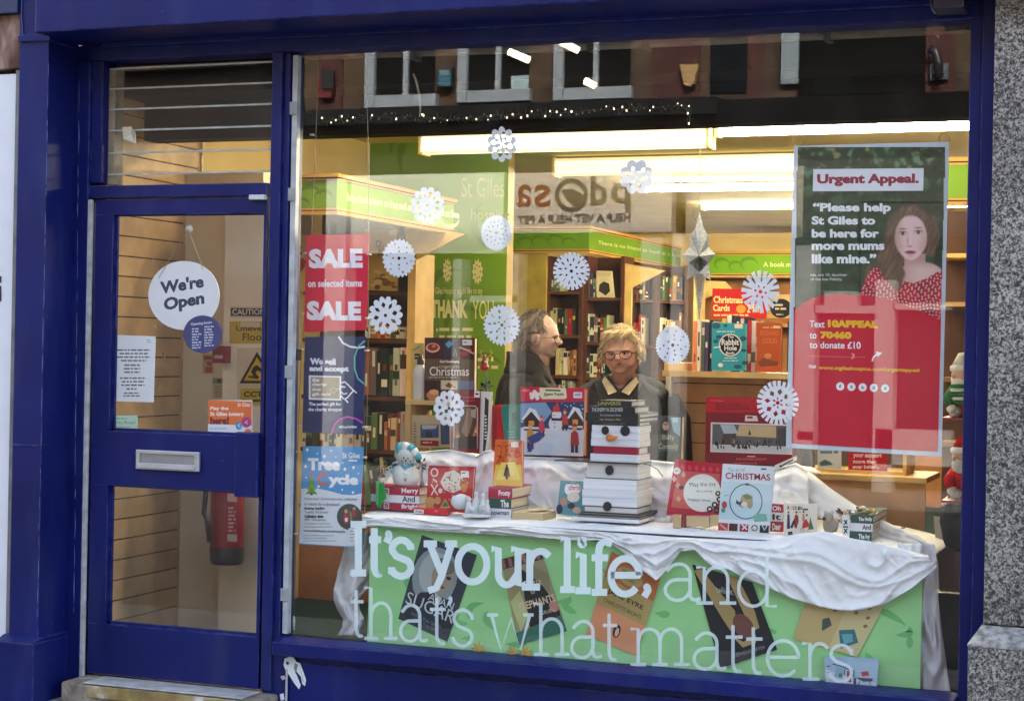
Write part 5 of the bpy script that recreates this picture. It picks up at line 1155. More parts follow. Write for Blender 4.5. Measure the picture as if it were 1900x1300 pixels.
flake(921, 432, 29, 33, 40, 0.05, 'saw', [(0.42, 0.2, 0.16, 0.05, 8), (0.7, 0.2, 0.14, 0.045, 8), (0.6, 0.58, 0.14, 0.05, 8)], 'nearly smooth round paper snowflake over the pale hospice lettering', 4)
flake(740, 479, 31, 36, 24, 0.10, 'saw', [(0.35, 0.0, 0.15, 0.06, 4), (0.55, 0.5, 0.13, 0.045, 6), (0.75, 0.2, 0.12, 0.04, 6)], 'round saw edged paper snowflake right of the red sale poster', 5)
flake(1060, 503, 34, 35, 24, 0.17, 'fringe', [(0.34, 0.3, 0.16, 0.07, 6), (0.62, 0.1, 0.3, 0.05, 12)], 'fringed paper snowflake over the far bookcase, above the man and woman', 6, 0.1)
flake(715, 585, 32, 36, 14, 0.22, 'scallop', [(0.55, 0.35, 0.4, 0.11, 4), (0.55, 1.15, 0.34, 0.13, 4)], 'paper snowflake with petal edge right of the lower SALE lettering', 7, 0.2)
flake(931, 603, 34, 38, 28, 0.10, 'saw', [(0.4, 0.2, 0.2, 0.06, 6), (0.68, 0.1, 0.26, 0.06, 10), (0.22, 0.7, 0.14, 0.06, 4)], 'saw edged paper snowflake beside the head of the man in black', 8)
flake(1411, 541, 36, 40, 18, 0.40, 'star', [(0.27, 0.2, 0.18, 0.06, 6)], 'spiky star shaped paper snowflake over the red card sign', 9)
flake(1248, 640, 32, 36, 36, 0.06, 'saw', [(0.3, 0.0, 0.13, 0.05, 5), (0.52, 0.4, 0.13, 0.055, 7), (0.76, 0.1, 0.13, 0.05, 9)], 'round paper snowflake with many small holes right of the woman', 10)
flake(833, 757, 29, 34, 11, 0.16, 'scallop', [(0.6, 0.1, 0.36, 0.09, 5), (0.6, 0.7, 0.26, 0.12, 5), (0.24, 0.3, 0.3, 0.12, 3)], 'paper snowflake lowest on the left, over the dark red carol book', 11)
flake(1443, 747, 39, 41, 24, 0.24, 'fringe', [(0.5, 0.2, 0.3, 0.12, 8), (0.2, 0.5, 0.18, 0.05, 6)], 'large fringed paper snowflake overlapping the corner of the appeal poster', 12)

# ---- vinyl lettering on the glass
def arc(cx, cy, rx, ry, a0, a1, n=12): return [(cx+rx*math.cos(math.radians(a0+(a1-a0)*i/n)), cy+ry*math.sin(math.radians(a0+(a1-a0)*i/n))) for i in range(n+1)]
def glyph(ch):
    """strokes in a unit box, y up; x-height 1"""
    S = lambda x, y, h=0.17: [(x-h, y), (x+h, y)]
    if ch == 'I': return [[(.5, 0), (.5, 1.36)], [(.1, 0), (.9, 0)], [(.1, 1.36), (.9, 1.36)]]
    if ch == 't': return [[(.38, 1.3), (.38, .28)]+arc(.66, .26, .28, .26, 180, 300, 7), [(.02, .97), (.86, .97)]]
    if ch == 's': return [[(.9, .74), (.88, .92)], [(.9, .8)]+arc(.5, .76, .38, .26, 20, 190, 10)+[(.3, .56), (.68, .46)]+arc(.5, .25, .4, .25, 50, -160, 11), [(.1, .26), (.1, .06)]]
    if ch == 'y': return [[(.18, 1), (.56, .12)], [(.84, 1), (.52, .05), (.38, -.24), (.14, -.32)], [(0, 1), (.4, 1)], [(.64, 1), (1, 1)]]
    if ch == 'o': return [arc(.5, .5, .44, .5, 0, 360, 28)]
    if ch == 'u': return [[(0, 1), (.2, 1), (.2, .34)]+arc(.45, .32, .25, .32, 180, 300, 8)+[(.76, .3)], [(.58, 1), (.78, 1), (.78, .02), (1, .02)]]
    if ch == 'r': return [[(0, 1), (.3, 1), (.3, 0)], [(.02, 0), (.66, 0)], [(.3, .62)]+arc(.68, .66, .36, .34, 160, 60, 7)+[(.98, .86)]]
    if ch == 'l': return [[(.08, 1.42), (.5, 1.42), (.5, 0)], [(.05, 0), (.98, 0)]]
    if ch == 'i': return [[(.05, 1), (.52, 1), (.52, 0)], [(.02, 0), (1, 0)], arc(.46, 1.36, .09, .08, 0, 360, 10)]
    if ch == 'f': return [[(.36, 0), (.36, 1.1)]+arc(.66, 1.16, .3, .26, 180, 60, 8)+[(.98, 1.36)], [(.02, 0), (.76, 0)], [(.02, .97), (.8, .97)]]
    if ch == 'e': return [[(.06, .53), (.94, .53)]+arc(.5, .5, .44, .5, 4, 320, 24)]
    if ch == 'a': return [[(.1, .82)]+arc(.42, .72, .3, .3, 130, 0, 9)+[(.72, .16)]+arc(.86, .14, .14, .13, 180, 300, 5)+[(1, .04)], [(.72, .58)]+arc(.38, .29, .32, .29, 80, 330, 16)+[(.72, .26)]]
    if ch == 'n': return [[(0, 1), (.2, 1), (.2, 0)], [(.0, 0), (.42, 0)], [(.2, .62)]+arc(.5, .66, .29, .34, 165, 0, 10)+[(.79, 0)], [(.58, 0), (1, 0)]]
    if ch == 'h': return [[(0, 1.42), (.2, 1.42), (.2, 0)], [(.0, 0), (.42, 0)], [(.2, .62)]+arc(.5, .66, .29, .34, 165, 0, 10)+[(.79, 0)], [(.58, 0), (1, 0)]]
    if ch == 'd': return [[(.52, 1.42), (.76, 1.42), (.76, 0), (1, 0)], arc(.42, .5, .36, .5, 0, 360, 24)]
    if ch == 'w': return [[(.1, 1), (.3, .02), (.52, .9), (.72, .02), (.92, 1)], [(0, 1), (.24, 1)], [(.78, 1), (1, 1)]]
    if ch == 'm': return [[(0, 1), (.13, 1), (.13, 0)], [(0, 0), (.26, 0)], [(.13, .62)]+arc(.32, .68, .18, .32, 165, 0, 9)+[(.50, 0)], [(.37, 0), (.63, 0)], [(.5, .62)]+arc(.69, .68, .18, .32, 165, 0, 9)+[(.87, 0)], [(.74, 0), (1, 0)]]
    if ch == "'": return [[(.5, .95), (.62, .6), (.2, 0)], arc(.5, .9, .2, .2, 0, 360, 10)]
    if ch == ',': return [[(.55, .95), (.68, .6), (.2, -.1)], arc(.5, .9, .2, .2, 0, 360, 10)]
VIN = (226, 244, 246)
va = Art(P(1100, 1150, GL-0.0015), (1, 0, 0)); va.STEP = 0.00002
def letters(items, t0):
    global va
    for ch, x0, x1, yb, xh, t in items:
        gl = glyph(ch)
        for st in gl:
            dt = t*(1.35 if ch in "'," and len(st) > 5 else 1)
            if ch == 'i' and st is gl[2]: dt = t*1.0
            pts = [(x0+(x1-x0)*p, yb-xh*q) for p, q in st]
            if len(st) > 9 and (ch in "'," or (ch == 'i' and st is gl[2])): va.poly(pts[:-1], VIN)
            va.line(pts, dt*(0.4 if ch in "'," and len(st) > 9 else 1), VIN)
B1 = lambda x: 1076+(x-745)*0.0795-7.5
B2 = lambda x: 1186+(x-690)*0.0935-4
L1 = [('I', 647, 683), ('t', 684, 711), ("'", 714, 727), ('s', 722, 767), ('y', 786, 848), ('o', 846, 907), ('u', 912, 975), ('r', 967, 1020), ('l', 1038, 1067), ('i', 1067, 1096), ('f', 1097, 1136), ('e', 1130, 1190), (',', 1192, 1208)]
letters([(c, x0, x1, (B1(x0)+B1(x1))/2 if c not in "'" else 1006, 66 if c not in "'," else 18, 13) for c, x0, x1 in L1], 13)
va1 = va; va = Art(P(1100, 1150, GL-0.0015), (1, 0, 0)); va.STEP = 0.00002
letters([(c, x0, x1, (B1(x0)+B1(x1))/2+3, 66, 6.2) for c, x0, x1 in (('a', 1230, 1300), ('n', 1292, 1366), ('d', 1366, 1441))], 9)
L2 = [('t', 650, 678), ('h', 676, 738), ('a', 740, 794), ('t', 797, 832), ("'", 830, 841), ('s', 837, 880), ('w', 903, 990), ('h', 990, 1057), ('a', 1057, 1117), ('t', 1118, 1150), ('m', 1170, 1279), ('a', 1284, 1348), ('t', 1346, 1383), ('t', 1384, 1420), ('e', 1420, 1486), ('r', 1488, 1537), ('s', 1536, 1585)]
letters([(c, x0, x1, (B2(x0)+B2(x1))/2 if c != "'" else 1122, 66 if c != "'" else 14, 6.2) for c, x0, x1 in L2], 9)
VINYL = vc(0.6, 0.3, 0.03, 9, key='vinyl'); VINYL.node_tree.nodes['Principled BSDF'].inputs['Alpha'].default_value = 0.84
o = va1.mb.build('window_lettering', VINYL); tag(o, "two lines of white vinyl lettering on the glass, It's your life, and that's what matters", 'lettering')

VIN2 = vc(0.6, 0.3, 0.03, 9, key='thin_vinyl'); VIN2.node_tree.nodes['Principled BSDF'].inputs['Alpha'].default_value = 0.66
va.mb.build('thin_lettering', VIN2, o)

# ---- the green banner behind the lettering
BY = 0.13
bn = thing('banner', P(1190, 1300, BY), 'long green banner with printed book covers below the white tablecloth', 'banner')
a = card('board', [(688, 975), (1712, 1046), (1706, 1326), (681, 1199)], BY, 0.006, (166, 232, 156), mat=vc(0.5, 0.3, 0.05, 4))
random.seed(21)
for i in range(34):
    x = random.uniform(700, 1690); y = random.uniform(990, 1060)+(x-700)*0.085+random.uniform(0, 120); r = random.uniform(26, 70); t0 = random.uniform(0, 6.3); t1 = t0+random.uniform(0.9, 1.7)
    n_ = 10; c = random.choice(((114, 198, 120), (132, 210, 128), (166, 232, 158), (122, 204, 124)))
    pts = []
    for k in range(n_+1):
        q = k/n_; px_ = x+r*(0.5+0.5*q)*math.cos(t0+(t1-t0)*q); py_ = y+0.6*r*math.sin(t0+(t1-t0)*q)
        px_ = min(max(px_, 702), 1688); lo = 990+(px_-700)*0.068; hi = 1190+(px_-681)*0.122; pts.append((px_, min(max(py_, lo), hi-8)))
    a.line(pts, [1+12*math.sin(math.pi*k/n_) for k in range(n_+1)], c)
a.poly([(681, 1176), (760, 1168), (860, 1186), (960, 1204), (1080, 1206), (1200, 1216), (1330, 1240), (1440, 1246), (1560, 1240), (1640, 1270), (1706, 1296), (1706, 1326), (681, 1199)], (176, 236, 168))
def bil(q, u, v): return tuple((q[0][k]*(1-u)+q[1][k]*u)*(1-v)+(q[3][k]*(1-u)+q[2][k]*u)*v for k in (0, 1))
def bpoly(a, q, uv, c): a.poly([bil(q, u, v) for u, v in uv], c)
def brect(a, q, u0, v0, u1, v1, c): a.poly([bil(q, u0, v0), bil(q, u1, v0), bil(q, u1, v1), bil(q, u0, v1)], c)
def btext(a, q, s, u0, v0, u1, v1, c, bold=0.0):
    a.up(); vs, fs = text_mesh(s, bold); a.mb.raw([a.at(*bil(q, u0+(u1-u0)*p, v1+(v0-v1)*r)) for p, r in vs], fs, c)
def bell(a, q, u, v, ru, rv, c, n=18, a0=0, a1=6.2832): bpoly(a, q, [(u+ru*math.cos(a0+(a1-a0)*i/n), v+rv*math.sin(a0+(a1-a0)*i/n)) for i in range(n)], c)
q = [(783, 992), (885, 1029), (830, 1190), (739, 1147)]
brect(a, q, 0, 0, 1, 1, (50, 60, 72)); bell(a, q, .42, .4, .40, .34, (150, 164, 168)); bell(a, q, .40, .36, .28, .24, (190, 198, 196))
bpoly(a, q, [(.12, .78), (.25, .62), (.45, .56), (.8, .58), (.98, .72), (.98, .95), (.1, .95)], (36, 44, 56)); bpoly(a, q, [(.5, .56), (.66, .58), (.62, .72)], (206, 204, 190))
bell(a, q, .56, .36, .20, .2, (176, 162, 140)); bell(a, q, .54, .24, .18, .09, (120, 118, 112)); bell(a, q, .5, .34, .045, .02, (40, 40, 42)); bell(a, q, .66, .35, .045, .02, (40, 40, 42)); bell(a, q, .58, .47, .07, .015, (110, 80, 70))
btext(a, q, 'ALAN', .42, .58, .9, .66, (206, 216, 218)); btext(a, q, 'SUGAR', .04, .66, .98, .80, (206, 216, 218)); btext(a, q, 'What You See Is', .2, .86, .8, .9, (130, 140, 146)); btext(a, q, 'What You Get', .26, .91, .74, .95, (130, 140, 146))
q = [(929, 1037), (1003, 1018), (1052, 1170), (962, 1196)]
brect(a, q, 0, 0, 1, 1, (170, 158, 116)); brect(a, q, 0, 0, 1, .12, (80, 50, 44))
for k in range(6): brect(a, q, k*.17, .01, k*.17+.08, .11, (170, 110, 96))
bpoly(a, q, [(.6, .12), (1, .3), (.92, .5), (.5, .5)], (150, 142, 104)); bpoly(a, q, [(.42, .16), (.78, .4), (.98, .7), (.98, .86), (.3, .86), (.34, .5)], (32, 34, 32)); bpoly(a, q, [(.02, .5), (.28, .4), (.34, .7), (.1, .86)], (196, 206, 140)); bpoly(a, q, [(.0, .86), (.98, .8), (1, 1), (0, 1)], (60, 120, 100)); bell(a, q, .9, .68, .1, .07, (196, 140, 120))
btext(a, q, 'WATER', .4, .34, .8, .41, (226, 206, 170)); btext(a, q, 'for', .5, .43, .6, .48, (226, 206, 170)); btext(a, q, 'ELEPHANTS', .18, .54, .98, .63, (226, 206, 170), .02); btext(a, q, 'GRUEN', .6, .7, .88, .74, (226, 206, 170))
q = [(1135, 1022), (1226, 1072), (1180, 1216), (1088, 1176)]
brect(a, q, 0, 0, 1, .3, (206, 116, 60)); brect(a, q, 0, .3, 1, .62, (190, 166, 100)); brect(a, q, 0, .62, 1, 1, (232, 158, 112)); bell(a, q, .46, .17, .26, .1, (196, 170, 106)); btext(a, q, 'PENGUIN', .3, .12, .62, .16, (60, 50, 36)); btext(a, q, 'BOOKS', .34, .18, .58, .22, (60, 50, 36))
btext(a, q, 'JANE EYRE', .14, .40, .86, .47, (44, 40, 30), .02); btext(a, q, 'CHARLOTTE BRONTE', .12, .52, .88, .57, (70, 60, 40)); bell(a, q, .52, .82, .07, .08, (40, 32, 28)); bell(a, q, .53, .83, .035, .055, (236, 190, 150))
q = [(1284, 1046), (1396, 1080), (1442, 1204), (1337, 1239)]
brect(a, q, 0, 0, 1, 1, (24, 26, 28)); bpoly(a, q, [(0, .06), (.14, .02), (.52, .44), (.46, .62), (.34, .66), (.26, .52)], (176, 152, 96)); bpoly(a, q, [(.56, .0), (.76, .0), (.86, .44), (.84, .66), (.7, .7), (.66, .5)], (176, 152, 96)); bell(a, q, .58, .62, .17, .15, (122, 76, 64)); bpoly(a, q, [(.34, .72), (.5, .8), (.74, .74), (.7, .84), (.46, .86)], (186, 164, 110))
btext(a, q, 'twilight', .3, .17, .58, .27, (206, 206, 196)); btext(a, q, 'STEPHENIE MEYER', .24, .9, .82, .94, (160, 160, 156))
q = [(1500, 1100), (1648, 1108), (1590, 1218), (1471, 1184)]
brect(a, q, 0, 0, 1, 1, (206, 184, 124)); brect(a, q, .55, 0, 1, 1, (216, 204, 150)); bpoly(a, q, [(.58, .64), (.78, .58), (.92, .78), (.72, .94)], (56, 120, 128)); bpoly(a, q, [(.3, .5), (.38, .44), (.46, .58), (.36, .72)], (70, 90, 80)); bpoly(a, q, [(.64, .7), (.78, .66), (.84, .78), (.74, .86)], (110, 180, 186))
for u, v in ((.42, .3), (.5, .22), (.62, .2), (.7, .3), (.84, .2), (.88, .36), (.9, .5)): bell(a, q, u, v, .03, .03, (130, 114, 70), 8)
a.mb.build('board', a.mat, bn)
# ================================================================== CLOTHS AND TABLE
CLOTH = vc(0.92, 0.1, 0.04, 5, bump=0.22, bscale=34)
TBZ = P(680, 952, 0.12).z
def poly_at(pl, x):
    if x <= pl[0][0]: return pl[0][1]
    for (xa, ya), (xb, yb) in zip(pl, pl[1:]):
        if x <= xb: return ya+(yb-ya)*(x-xa)/max(xb-xa, 1e-6)
    return pl[-1][1]
def fold(x, t, s):
    q = noise.noise(Vector((x*0.014+s*5.7, t*1.1, s)))
    a1 = 1-abs(noise.noise(Vector((x*0.007+s+.8*q, t*3.0+.9*q, s*2.2)))); a2 = 1-abs(noise.noise(Vector((x*0.035-s+2*q, t*2.2-.02*x, s*1.3)))); a3 = 1-abs(noise.noise(Vector((x*0.05+s, t*6+.035*x, s*4.3))))
    return q*0.5+a1**5*0.7+a2**7*0.32+a3**9*0.16-.25
def drape(mb, top, bot, Yf, nx, ny, amp, seed, c=(247, 250, 255)):
    x0, x1 = top[0][0], top[-1][0]; vs = []; fs = []
    for i in range(nx+1):
        x = x0+(x1-x0)*i/nx; xb = bot[0][0]+(bot[-1][0]-bot[0][0])*i/nx; yt, yb = poly_at(top, x), poly_at(bot, xb)
        for j in range(ny+1):
            t = j/ny; e = min(1, 6*t)
            vs.append(P(x+(xb-x)*t, yt+(yb-yt)*t, Yf(i/nx, t)-amp*e*(0.5+fold(x, t, seed))))
    for i in range(nx):
        for j in range(ny): k = i*(ny+1)+j; fs.append((k, k+1, k+ny+2, k+ny+1))
    mb.raw(vs, fs, c, True)
tb = thing('display_table', (P(1190, 1000, 0.4).x, 0.45, IF), 'display table under the white cloth behind the green banner', 'table')
tx0_, tx1_ = P(672, 950, 0.15).x, P(1628, 1000, 0.15).x
b = MB(); b.box(tx0_, tx1_, 0.16, 0.86, TBZ-0.04, TBZ-0.012, (150, 110, 70)); b.build('table_top', WOOD, tb)
for x in (tx0_+0.03, tx1_-0.07):
    for y in (0.22, 0.80): b = MB(); b.box(x, x+0.04, y, y+0.04, IF, TBZ-0.041, (120, 84, 52)); b.build('leg', WOOD, tb)
b = MB(); b.box(P(735, 900, 0.56).x, P(1462, 900, 0.56).x, 0.54, 0.86, TBZ-0.011, P(1000, 850, 0.54).z-0.02, (150, 110, 70)); b.build('riser_shelf', WOOD, tb)
b = MB()
vs = []; fs = []; nx, ny = 90, 26
xa, xb = P(672, 950, 0.12).x, P(1722, 1006, 0.12).x
for i in range(nx+1):
    X = xa+(xb-xa)*i/nx
    for j in range(ny+1):
        Y = 0.115+0.76*j/ny; h = TBZ+0.006*fold(i*9, j*0.1, 3)*min(1, j/3)
        edge = max(0, 1-j/2.5); h -= 0.012*edge*edge
        if j > 12: h = TBZ-0.002
        if i > 76: h -= 0.055*((i-76)/14)**2
        vs.append(Vector((X, Y, h)))
for i in range(nx):
    for j in range(ny): k = i*(ny+1)+j; fs.append((k, k+ny+1, k+ny+2, k+1))
b.raw(vs, fs, (247, 250, 255), True)
ztop = lambda x: 952+0.0725*(x-672)
TOPL = [(672, 953), (1240, 995), (1420, 1003), (1480, 990), (1530, 985), (1580, 998), (1650, 1012), (1722, 1030)]
BOTL = [(672, 976), (700, 976), (800, 984), (900, 990), (1000, 997), (1060, 1001), (1118, 1001), (1140, 1012), (1160, 1027), (1174, 1042), (1196, 1060), (1218, 1077), (1240, 1052), (1262, 1022), (1290, 1021), (1310, 1043), (1330, 1053), (1352, 1056), (1380, 1071), (1420, 1086), (1470, 1110), (1520, 1124), (1560, 1132), (1600, 1131), (1640, 1121), (1690, 1091), (1720, 1066), (1738, 1050)]
drape(b, TOPL, BOTL, lambda u, t: 0.118-0.01*t, 280, 44, 0.030, 1)
tc_ = single(b, 'tablecloth', CLOTH, 'crumpled white sheet draped over the table front and the green banner', 'cloth', origin=True)
tc_.modifiers.new('cloth', 'SOLIDIFY').thickness = 0.002
def tail(mb, rows, Y, nx, ny, amp, seed, c=(247, 250, 255)):
    vs = []; fs = []; y0, y1 = rows[0][0], rows[-1][0]
    L = [(r[0], r[1]) for r in rows]; Rr = [(r[0], r[2]) for r in rows]
    for j in range(ny+1):
        y = y0+(y1-y0)*j/ny; xl, xr = poly_at(L, y), poly_at(Rr, y)
        for i in range(nx+1):
            u = i/nx; f_ = 0.5*math.sin(u*9+seed+1.6*math.sin(j*.22+seed))+0.9*(1-abs(noise.noise(Vector((u*3.2+seed, j*.09+u*1.5, seed)))))**4+.4*noise.noise(Vector((u*2, j*.12, seed*3)))
            x = xl+(xr-xl)*u; e = math.sin(math.pi*min(max(u, .02), .98))
            vs.append(P(x, y, Y-amp*(f_*.6+.9*e)))
    for j in range(ny):
        for i in range(nx): k_ = j*(nx+1)+i; fs.append((k_, k_+1, k_+nx+2, k_+nx+1))
    mb.raw(vs, fs, c, True)
b = MB(); tail(b, [(985, 655, 700), (1012, 640, 694), (1050, 630, 690), (1092, 619, 682), (1112, 620, 664), (1132, 628, 668), (1148, 638, 676), (1160, 636, 677), (1178, 626, 668)], 0.25, 40, 60, 0.032, 7)
hc = single(b, 'hanging_cloth', CLOTH, 'white sheet tail hanging left of the green banner', 'cloth'); hc.modifiers.new('cloth', 'SOLIDIFY').thickness = 0.003
b = MB(); tail(b, [(1008, 1664, 1734), (1050, 1676, 1740), (1110, 1690, 1741), (1180, 1694, 1748), (1250, 1694, 1758), (1330, 1694, 1770)], 0.22, 40, 60, 0.032, 9)
hc = single(b, 'hanging_cloth', CLOTH, 'white sheet hanging to the floor right of the green banner', 'cloth'); hc.modifiers.new('cloth', 'SOLIDIFY').thickness = 0.003
# cloth over the raised riser at the back of the table
b = MB()
T2 = [(700, 905), (722, 870), (745, 838), (770, 838), (800, 836), (830, 833), (860, 838), (884, 846), (900, 836), (914, 834), (926, 846), (966, 846), (1080, 850), (1210, 853), (1260, 858), (1330, 862), (1440, 868), (1478, 858), (1500, 872)]
B2_ = [(704, 948), (1100, 972), (1500, 1000)]
drape(b, T2, B2_, lambda u, t: 0.53-0.09*t, 200, 26, 0.06, 12, (244, 247, 253))
vs = []; fs = []; n = 100
for i in range(n+1):
    x = T2[0][0]+(T2[-1][0]-T2[0][0])*i/n; y = poly_at(T2, x); p = P(x, y, 0.53)
    for k in range(5): f_ = k/4; vs.append(Vector((p.x, 0.51+0.34*f_, p.z-0.004-0.03*f_+0.004*fold(x, f_, 4))))
for i in range(n):
    for k in range(4): j = i*5+k; fs.append((j, j+5, j+6, j+1))
b.raw(vs, fs, (244, 247, 253), True)
drape(b, [(1470, 862), (1500, 872), (1540, 905), (1600, 945), (1660, 975), (1700, 990), (1728, 1012)], [(1440, 905), (1480, 935), (1520, 960), (1570, 985), (1640, 1005), (1690, 1012), (1720, 1018)], lambda u, t: 0.55-0.2*u, 50, 10, 0.03, 15, (244, 247, 253))
rc = single(b, 'riser_cloth', CLOTH, 'white sheet over the raised back shelf of the window display', 'cloth'); rc.modifiers.new('cloth', 'SOLIDIFY').thickness = 0.002
# ================================================================== THINGS IN THE WINDOW DISPLAY
PG = (226, 214, 186)
def lying(x0, x1, x2, y0, y1, Y, front, top=None, side=None, label=None, name='book', parent=None, bev=0.0015, cat='book', group=None, cover=None, draw=None, mat=PAPER):
    """a book lying flat: front face spans x0..x1 / y0..y1 at depth Y, its right side ends at x2"""
    A = P(x0, y1, Y); B = P(x1, y1, Y); T = P((x0+x1)/2, y0, Y); M_ = P((x0+x1)/2, y1, Y)
    h = T.z-M_.z; zb = M_.z; ym = (y0+y1)/2
    dep = max(0.02, PX(x2, ym, B.x).y-Y) if x2 > x1 else 0.14
    dep = min(dep, 0.34)
    b = MB(); o = None
    if cover:                                         # boards top and bottom round a paper block
        b.box(A.x, B.x, Y, Y+dep, zb, zb+0.003, cover); b.box(A.x, B.x, Y, Y+dep, zb+h-0.003, zb+h, cover)
        if front == cover: b.box(A.x, B.x, Y, Y+0.003, zb+0.003, zb+h-0.003, cover)
        o = b.build(name, mat)
        m_ = MB(); m_.box(A.x+0.003, B.x-0.003, Y+(0.0032 if front == cover else 0.003), Y+dep-0.003, zb+0.0032, zb+h-0.0032, side or PG); m_.build('pages', PAGES, o)
    else:
        b.box(A.x, B.x, Y, Y+dep, zb, zb+h, front, cs=(None, side, None, None, None, top)); o = b.build(name, PAGES if 'page' in (label or '') or 'white book' in (label or '') else mat, bevel=bev)
    if draw:
        a = Art((A.x, Y-0.0004, zb), (1, 0, 0)); draw(a); a.mb.build('spine_lettering', PAPER, o)
    if label: tag(o, label, cat, group)
    return o
SR, SW, SG = (176, 34, 62), (232, 234, 240), (44, 84, 74)
WL = (246, 246, 244)
def sq(a, x, y, c1, c2): a.rect(x-5, y-6, x+5, y+5, c1); a.rect(x-3, y-4, x+3, y+3, c2); a.disc(x, y, 1.3, 1.3, c1, 8)
# stack Merry / And / Bright
Y = 0.24; G1 = 'books stacked to spell greetings'
lying(689, 776, 800, 932, 946, Y, SR, cover=SR, side=PG, label='maroon hardback lettered Bright, lowest of its stack under the snowman lantern', group=G1, draw=lambda a: (a.text('Bright', 745, 935, 776, 945, WL, 0.03), sq(a, 717, 938, (236, 226, 226), (150, 30, 50))))
lying(688, 777, 800, 918, 932, Y, SW, cover=SW, side=PG, label='white hardback lettered And, middle of the stack under the snowman lantern', group=G1, draw=lambda a: a.text('And', 746, 920, 770, 931, (40, 44, 60), 0.02))
lying(690, 778, 801, 902, 918, Y, SR, cover=SR, side=PG, label='maroon hardback lettered Merry, topmost of the stack under the snowman lantern', group=G1, draw=lambda a: (a.text('Merry', 745, 905, 776, 917, WL, 0.03), sq(a, 717, 911, (236, 226, 226), (150, 30, 50))))
# snowman lantern
c = P(753, 881, 0.30)
sn = thing('snowman_ornament', P(753, 902, 0.30), 'white lantern snowman with teal striped hat and scarf on the Merry book stack', 'ornament')
k = 1/415.0
b = MB(); b.lathe(P(753, 903, 0.30), [(0, 0), (14*k, 0), (20*k, 6*k), (23*k, 18*k), (20*k, 32*k), (12*k, 40*k), (15*k, 43*k), (20.5*k, 52*k), (19*k, 62*k), (12*k, 70*k), (0, 73*k)], (222, 226, 222), 24); bd = b.build('body', vc(0.3, 0.6, 0.05, 30), sn)
a = Art(P(753, 881, 0.30-23.5*k), (1, 0, 0))
for x, y, r in ((749, 849, 1.7), (757, 850, 1.7), (753, 854, 1.8), (745, 855, 1.3), (747, 859, 1.3), (752, 861, 1.3), (757, 860, 1.3), (761, 855, 1.3)): a.disc(x, y, r, r, (60, 46, 40), 8, keep=True)
a.mb.build('face_dots', PAPER, bd)
for y, cc in ((878, (236, 246, 246)), (889, (130, 160, 150))):
    b = MB(); b.ell(P(752, y, 0.30-23*k), 3.2*k, 2*k, 3.2*k, cc, 10, 7); b.build('button', GLOSS, sn)
TEAL = (86, 172, 190)
b = MB(); b.tube([P(740, 862, 0.29), P(752, 867, 0.30-22*k), P(766, 862, 0.29)], 3.4*k, TEAL, 8); b.prism([P(738, 861, 0.27), P(744, 868, 0.26), P(730, 882, 0.265), P(722, 873, 0.27)], (0, 0.006, 0), (120, 190, 204)); b.build('scarf', MATTE, sn)
b = MB()
hp_ = [(741, 835), (750, 832), (759, 832), (767, 836), (774, 844), (779, 853), (783, 863)]
for i in range(6):
    b.tube([P(*hp_[i], 0.285), P(*hp_[i+1], 0.285)], [(14-i*1.9)*k, (14-(i+1)*1.9)*k], TEAL if i % 2 == 0 else (236, 240, 240), 12)
b.build('hat', MATTE, sn)
b = MB(); b.tube([P(783, 856, 0.28), P(783, 902, 0.28)], 1.3*k, (150, 120, 80), 6); b.tube([P(783, 890, 0.28), P(783, 902, 0.28)], [2*k, 5*k], (120, 84, 60), 8); b.build('broom', WOOD, sn)
def sprig(px, py, Y, r, seed, n=26, cols=((40, 70, 46), (60, 96, 60), (34, 54, 40))):
    m_ = MB(); rr = random.Random(seed); p = P(px, py, Y)
    for i in range(n):
        d = Vector((rr.uniform(-1, 1), rr.uniform(-.6, .6), rr.uniform(-1, 1))).normalized(); q = p+d*r*rr.uniform(.1, .5); e = q+d*r*rr.uniform(.3, .6); s_ = d.orthogonal().normalized()*r*0.14
        m_.face([q, (q+e)/2+s_, e, (q+e)/2-s_], rr.choice(cols))
    return m_
m_ = sprig(724, 862, 0.28, 17*k, 2); m_.v += []; m_.build('sprig', MATTE, sn); sprig(781, 863, 0.27, 15*k, 5).build('sprig', MATTE, sn)
# green felt elf
el = thing('felt_elf', P(704, 942, 0.2), 'small green felt figure with a dark cap hanging by the Merry book stack', 'ornament')
b = MB(); b.prism([P(701, 895, 0.2), P(711, 894, 0.2), P(715, 925, 0.2), P(708, 930, 0.2), P(706, 942, 0.2), P(699, 940, 0.2), P(697, 910, 0.2)], (0, 0.012, 0), (30, 158, 62)); b.prism([P(697, 892, 0.195), P(703, 890, 0.195), P(701, 936, 0.195), P(697, 936, 0.195)], (0, 0.005, 0), (86, 196, 100)); b.build('scarf', MATTE, el, bevel=0.002)
b = MB(); b.ell(P(708, 888, 0.2), 6*k, 5*k, 6.5*k, (226, 206, 190), 12, 8); b.ell(P(708, 883, 0.2), 6.4*k, 5.6*k, 4*k, (86, 50, 40), 12, 8); b.build('head', MATTE, el)
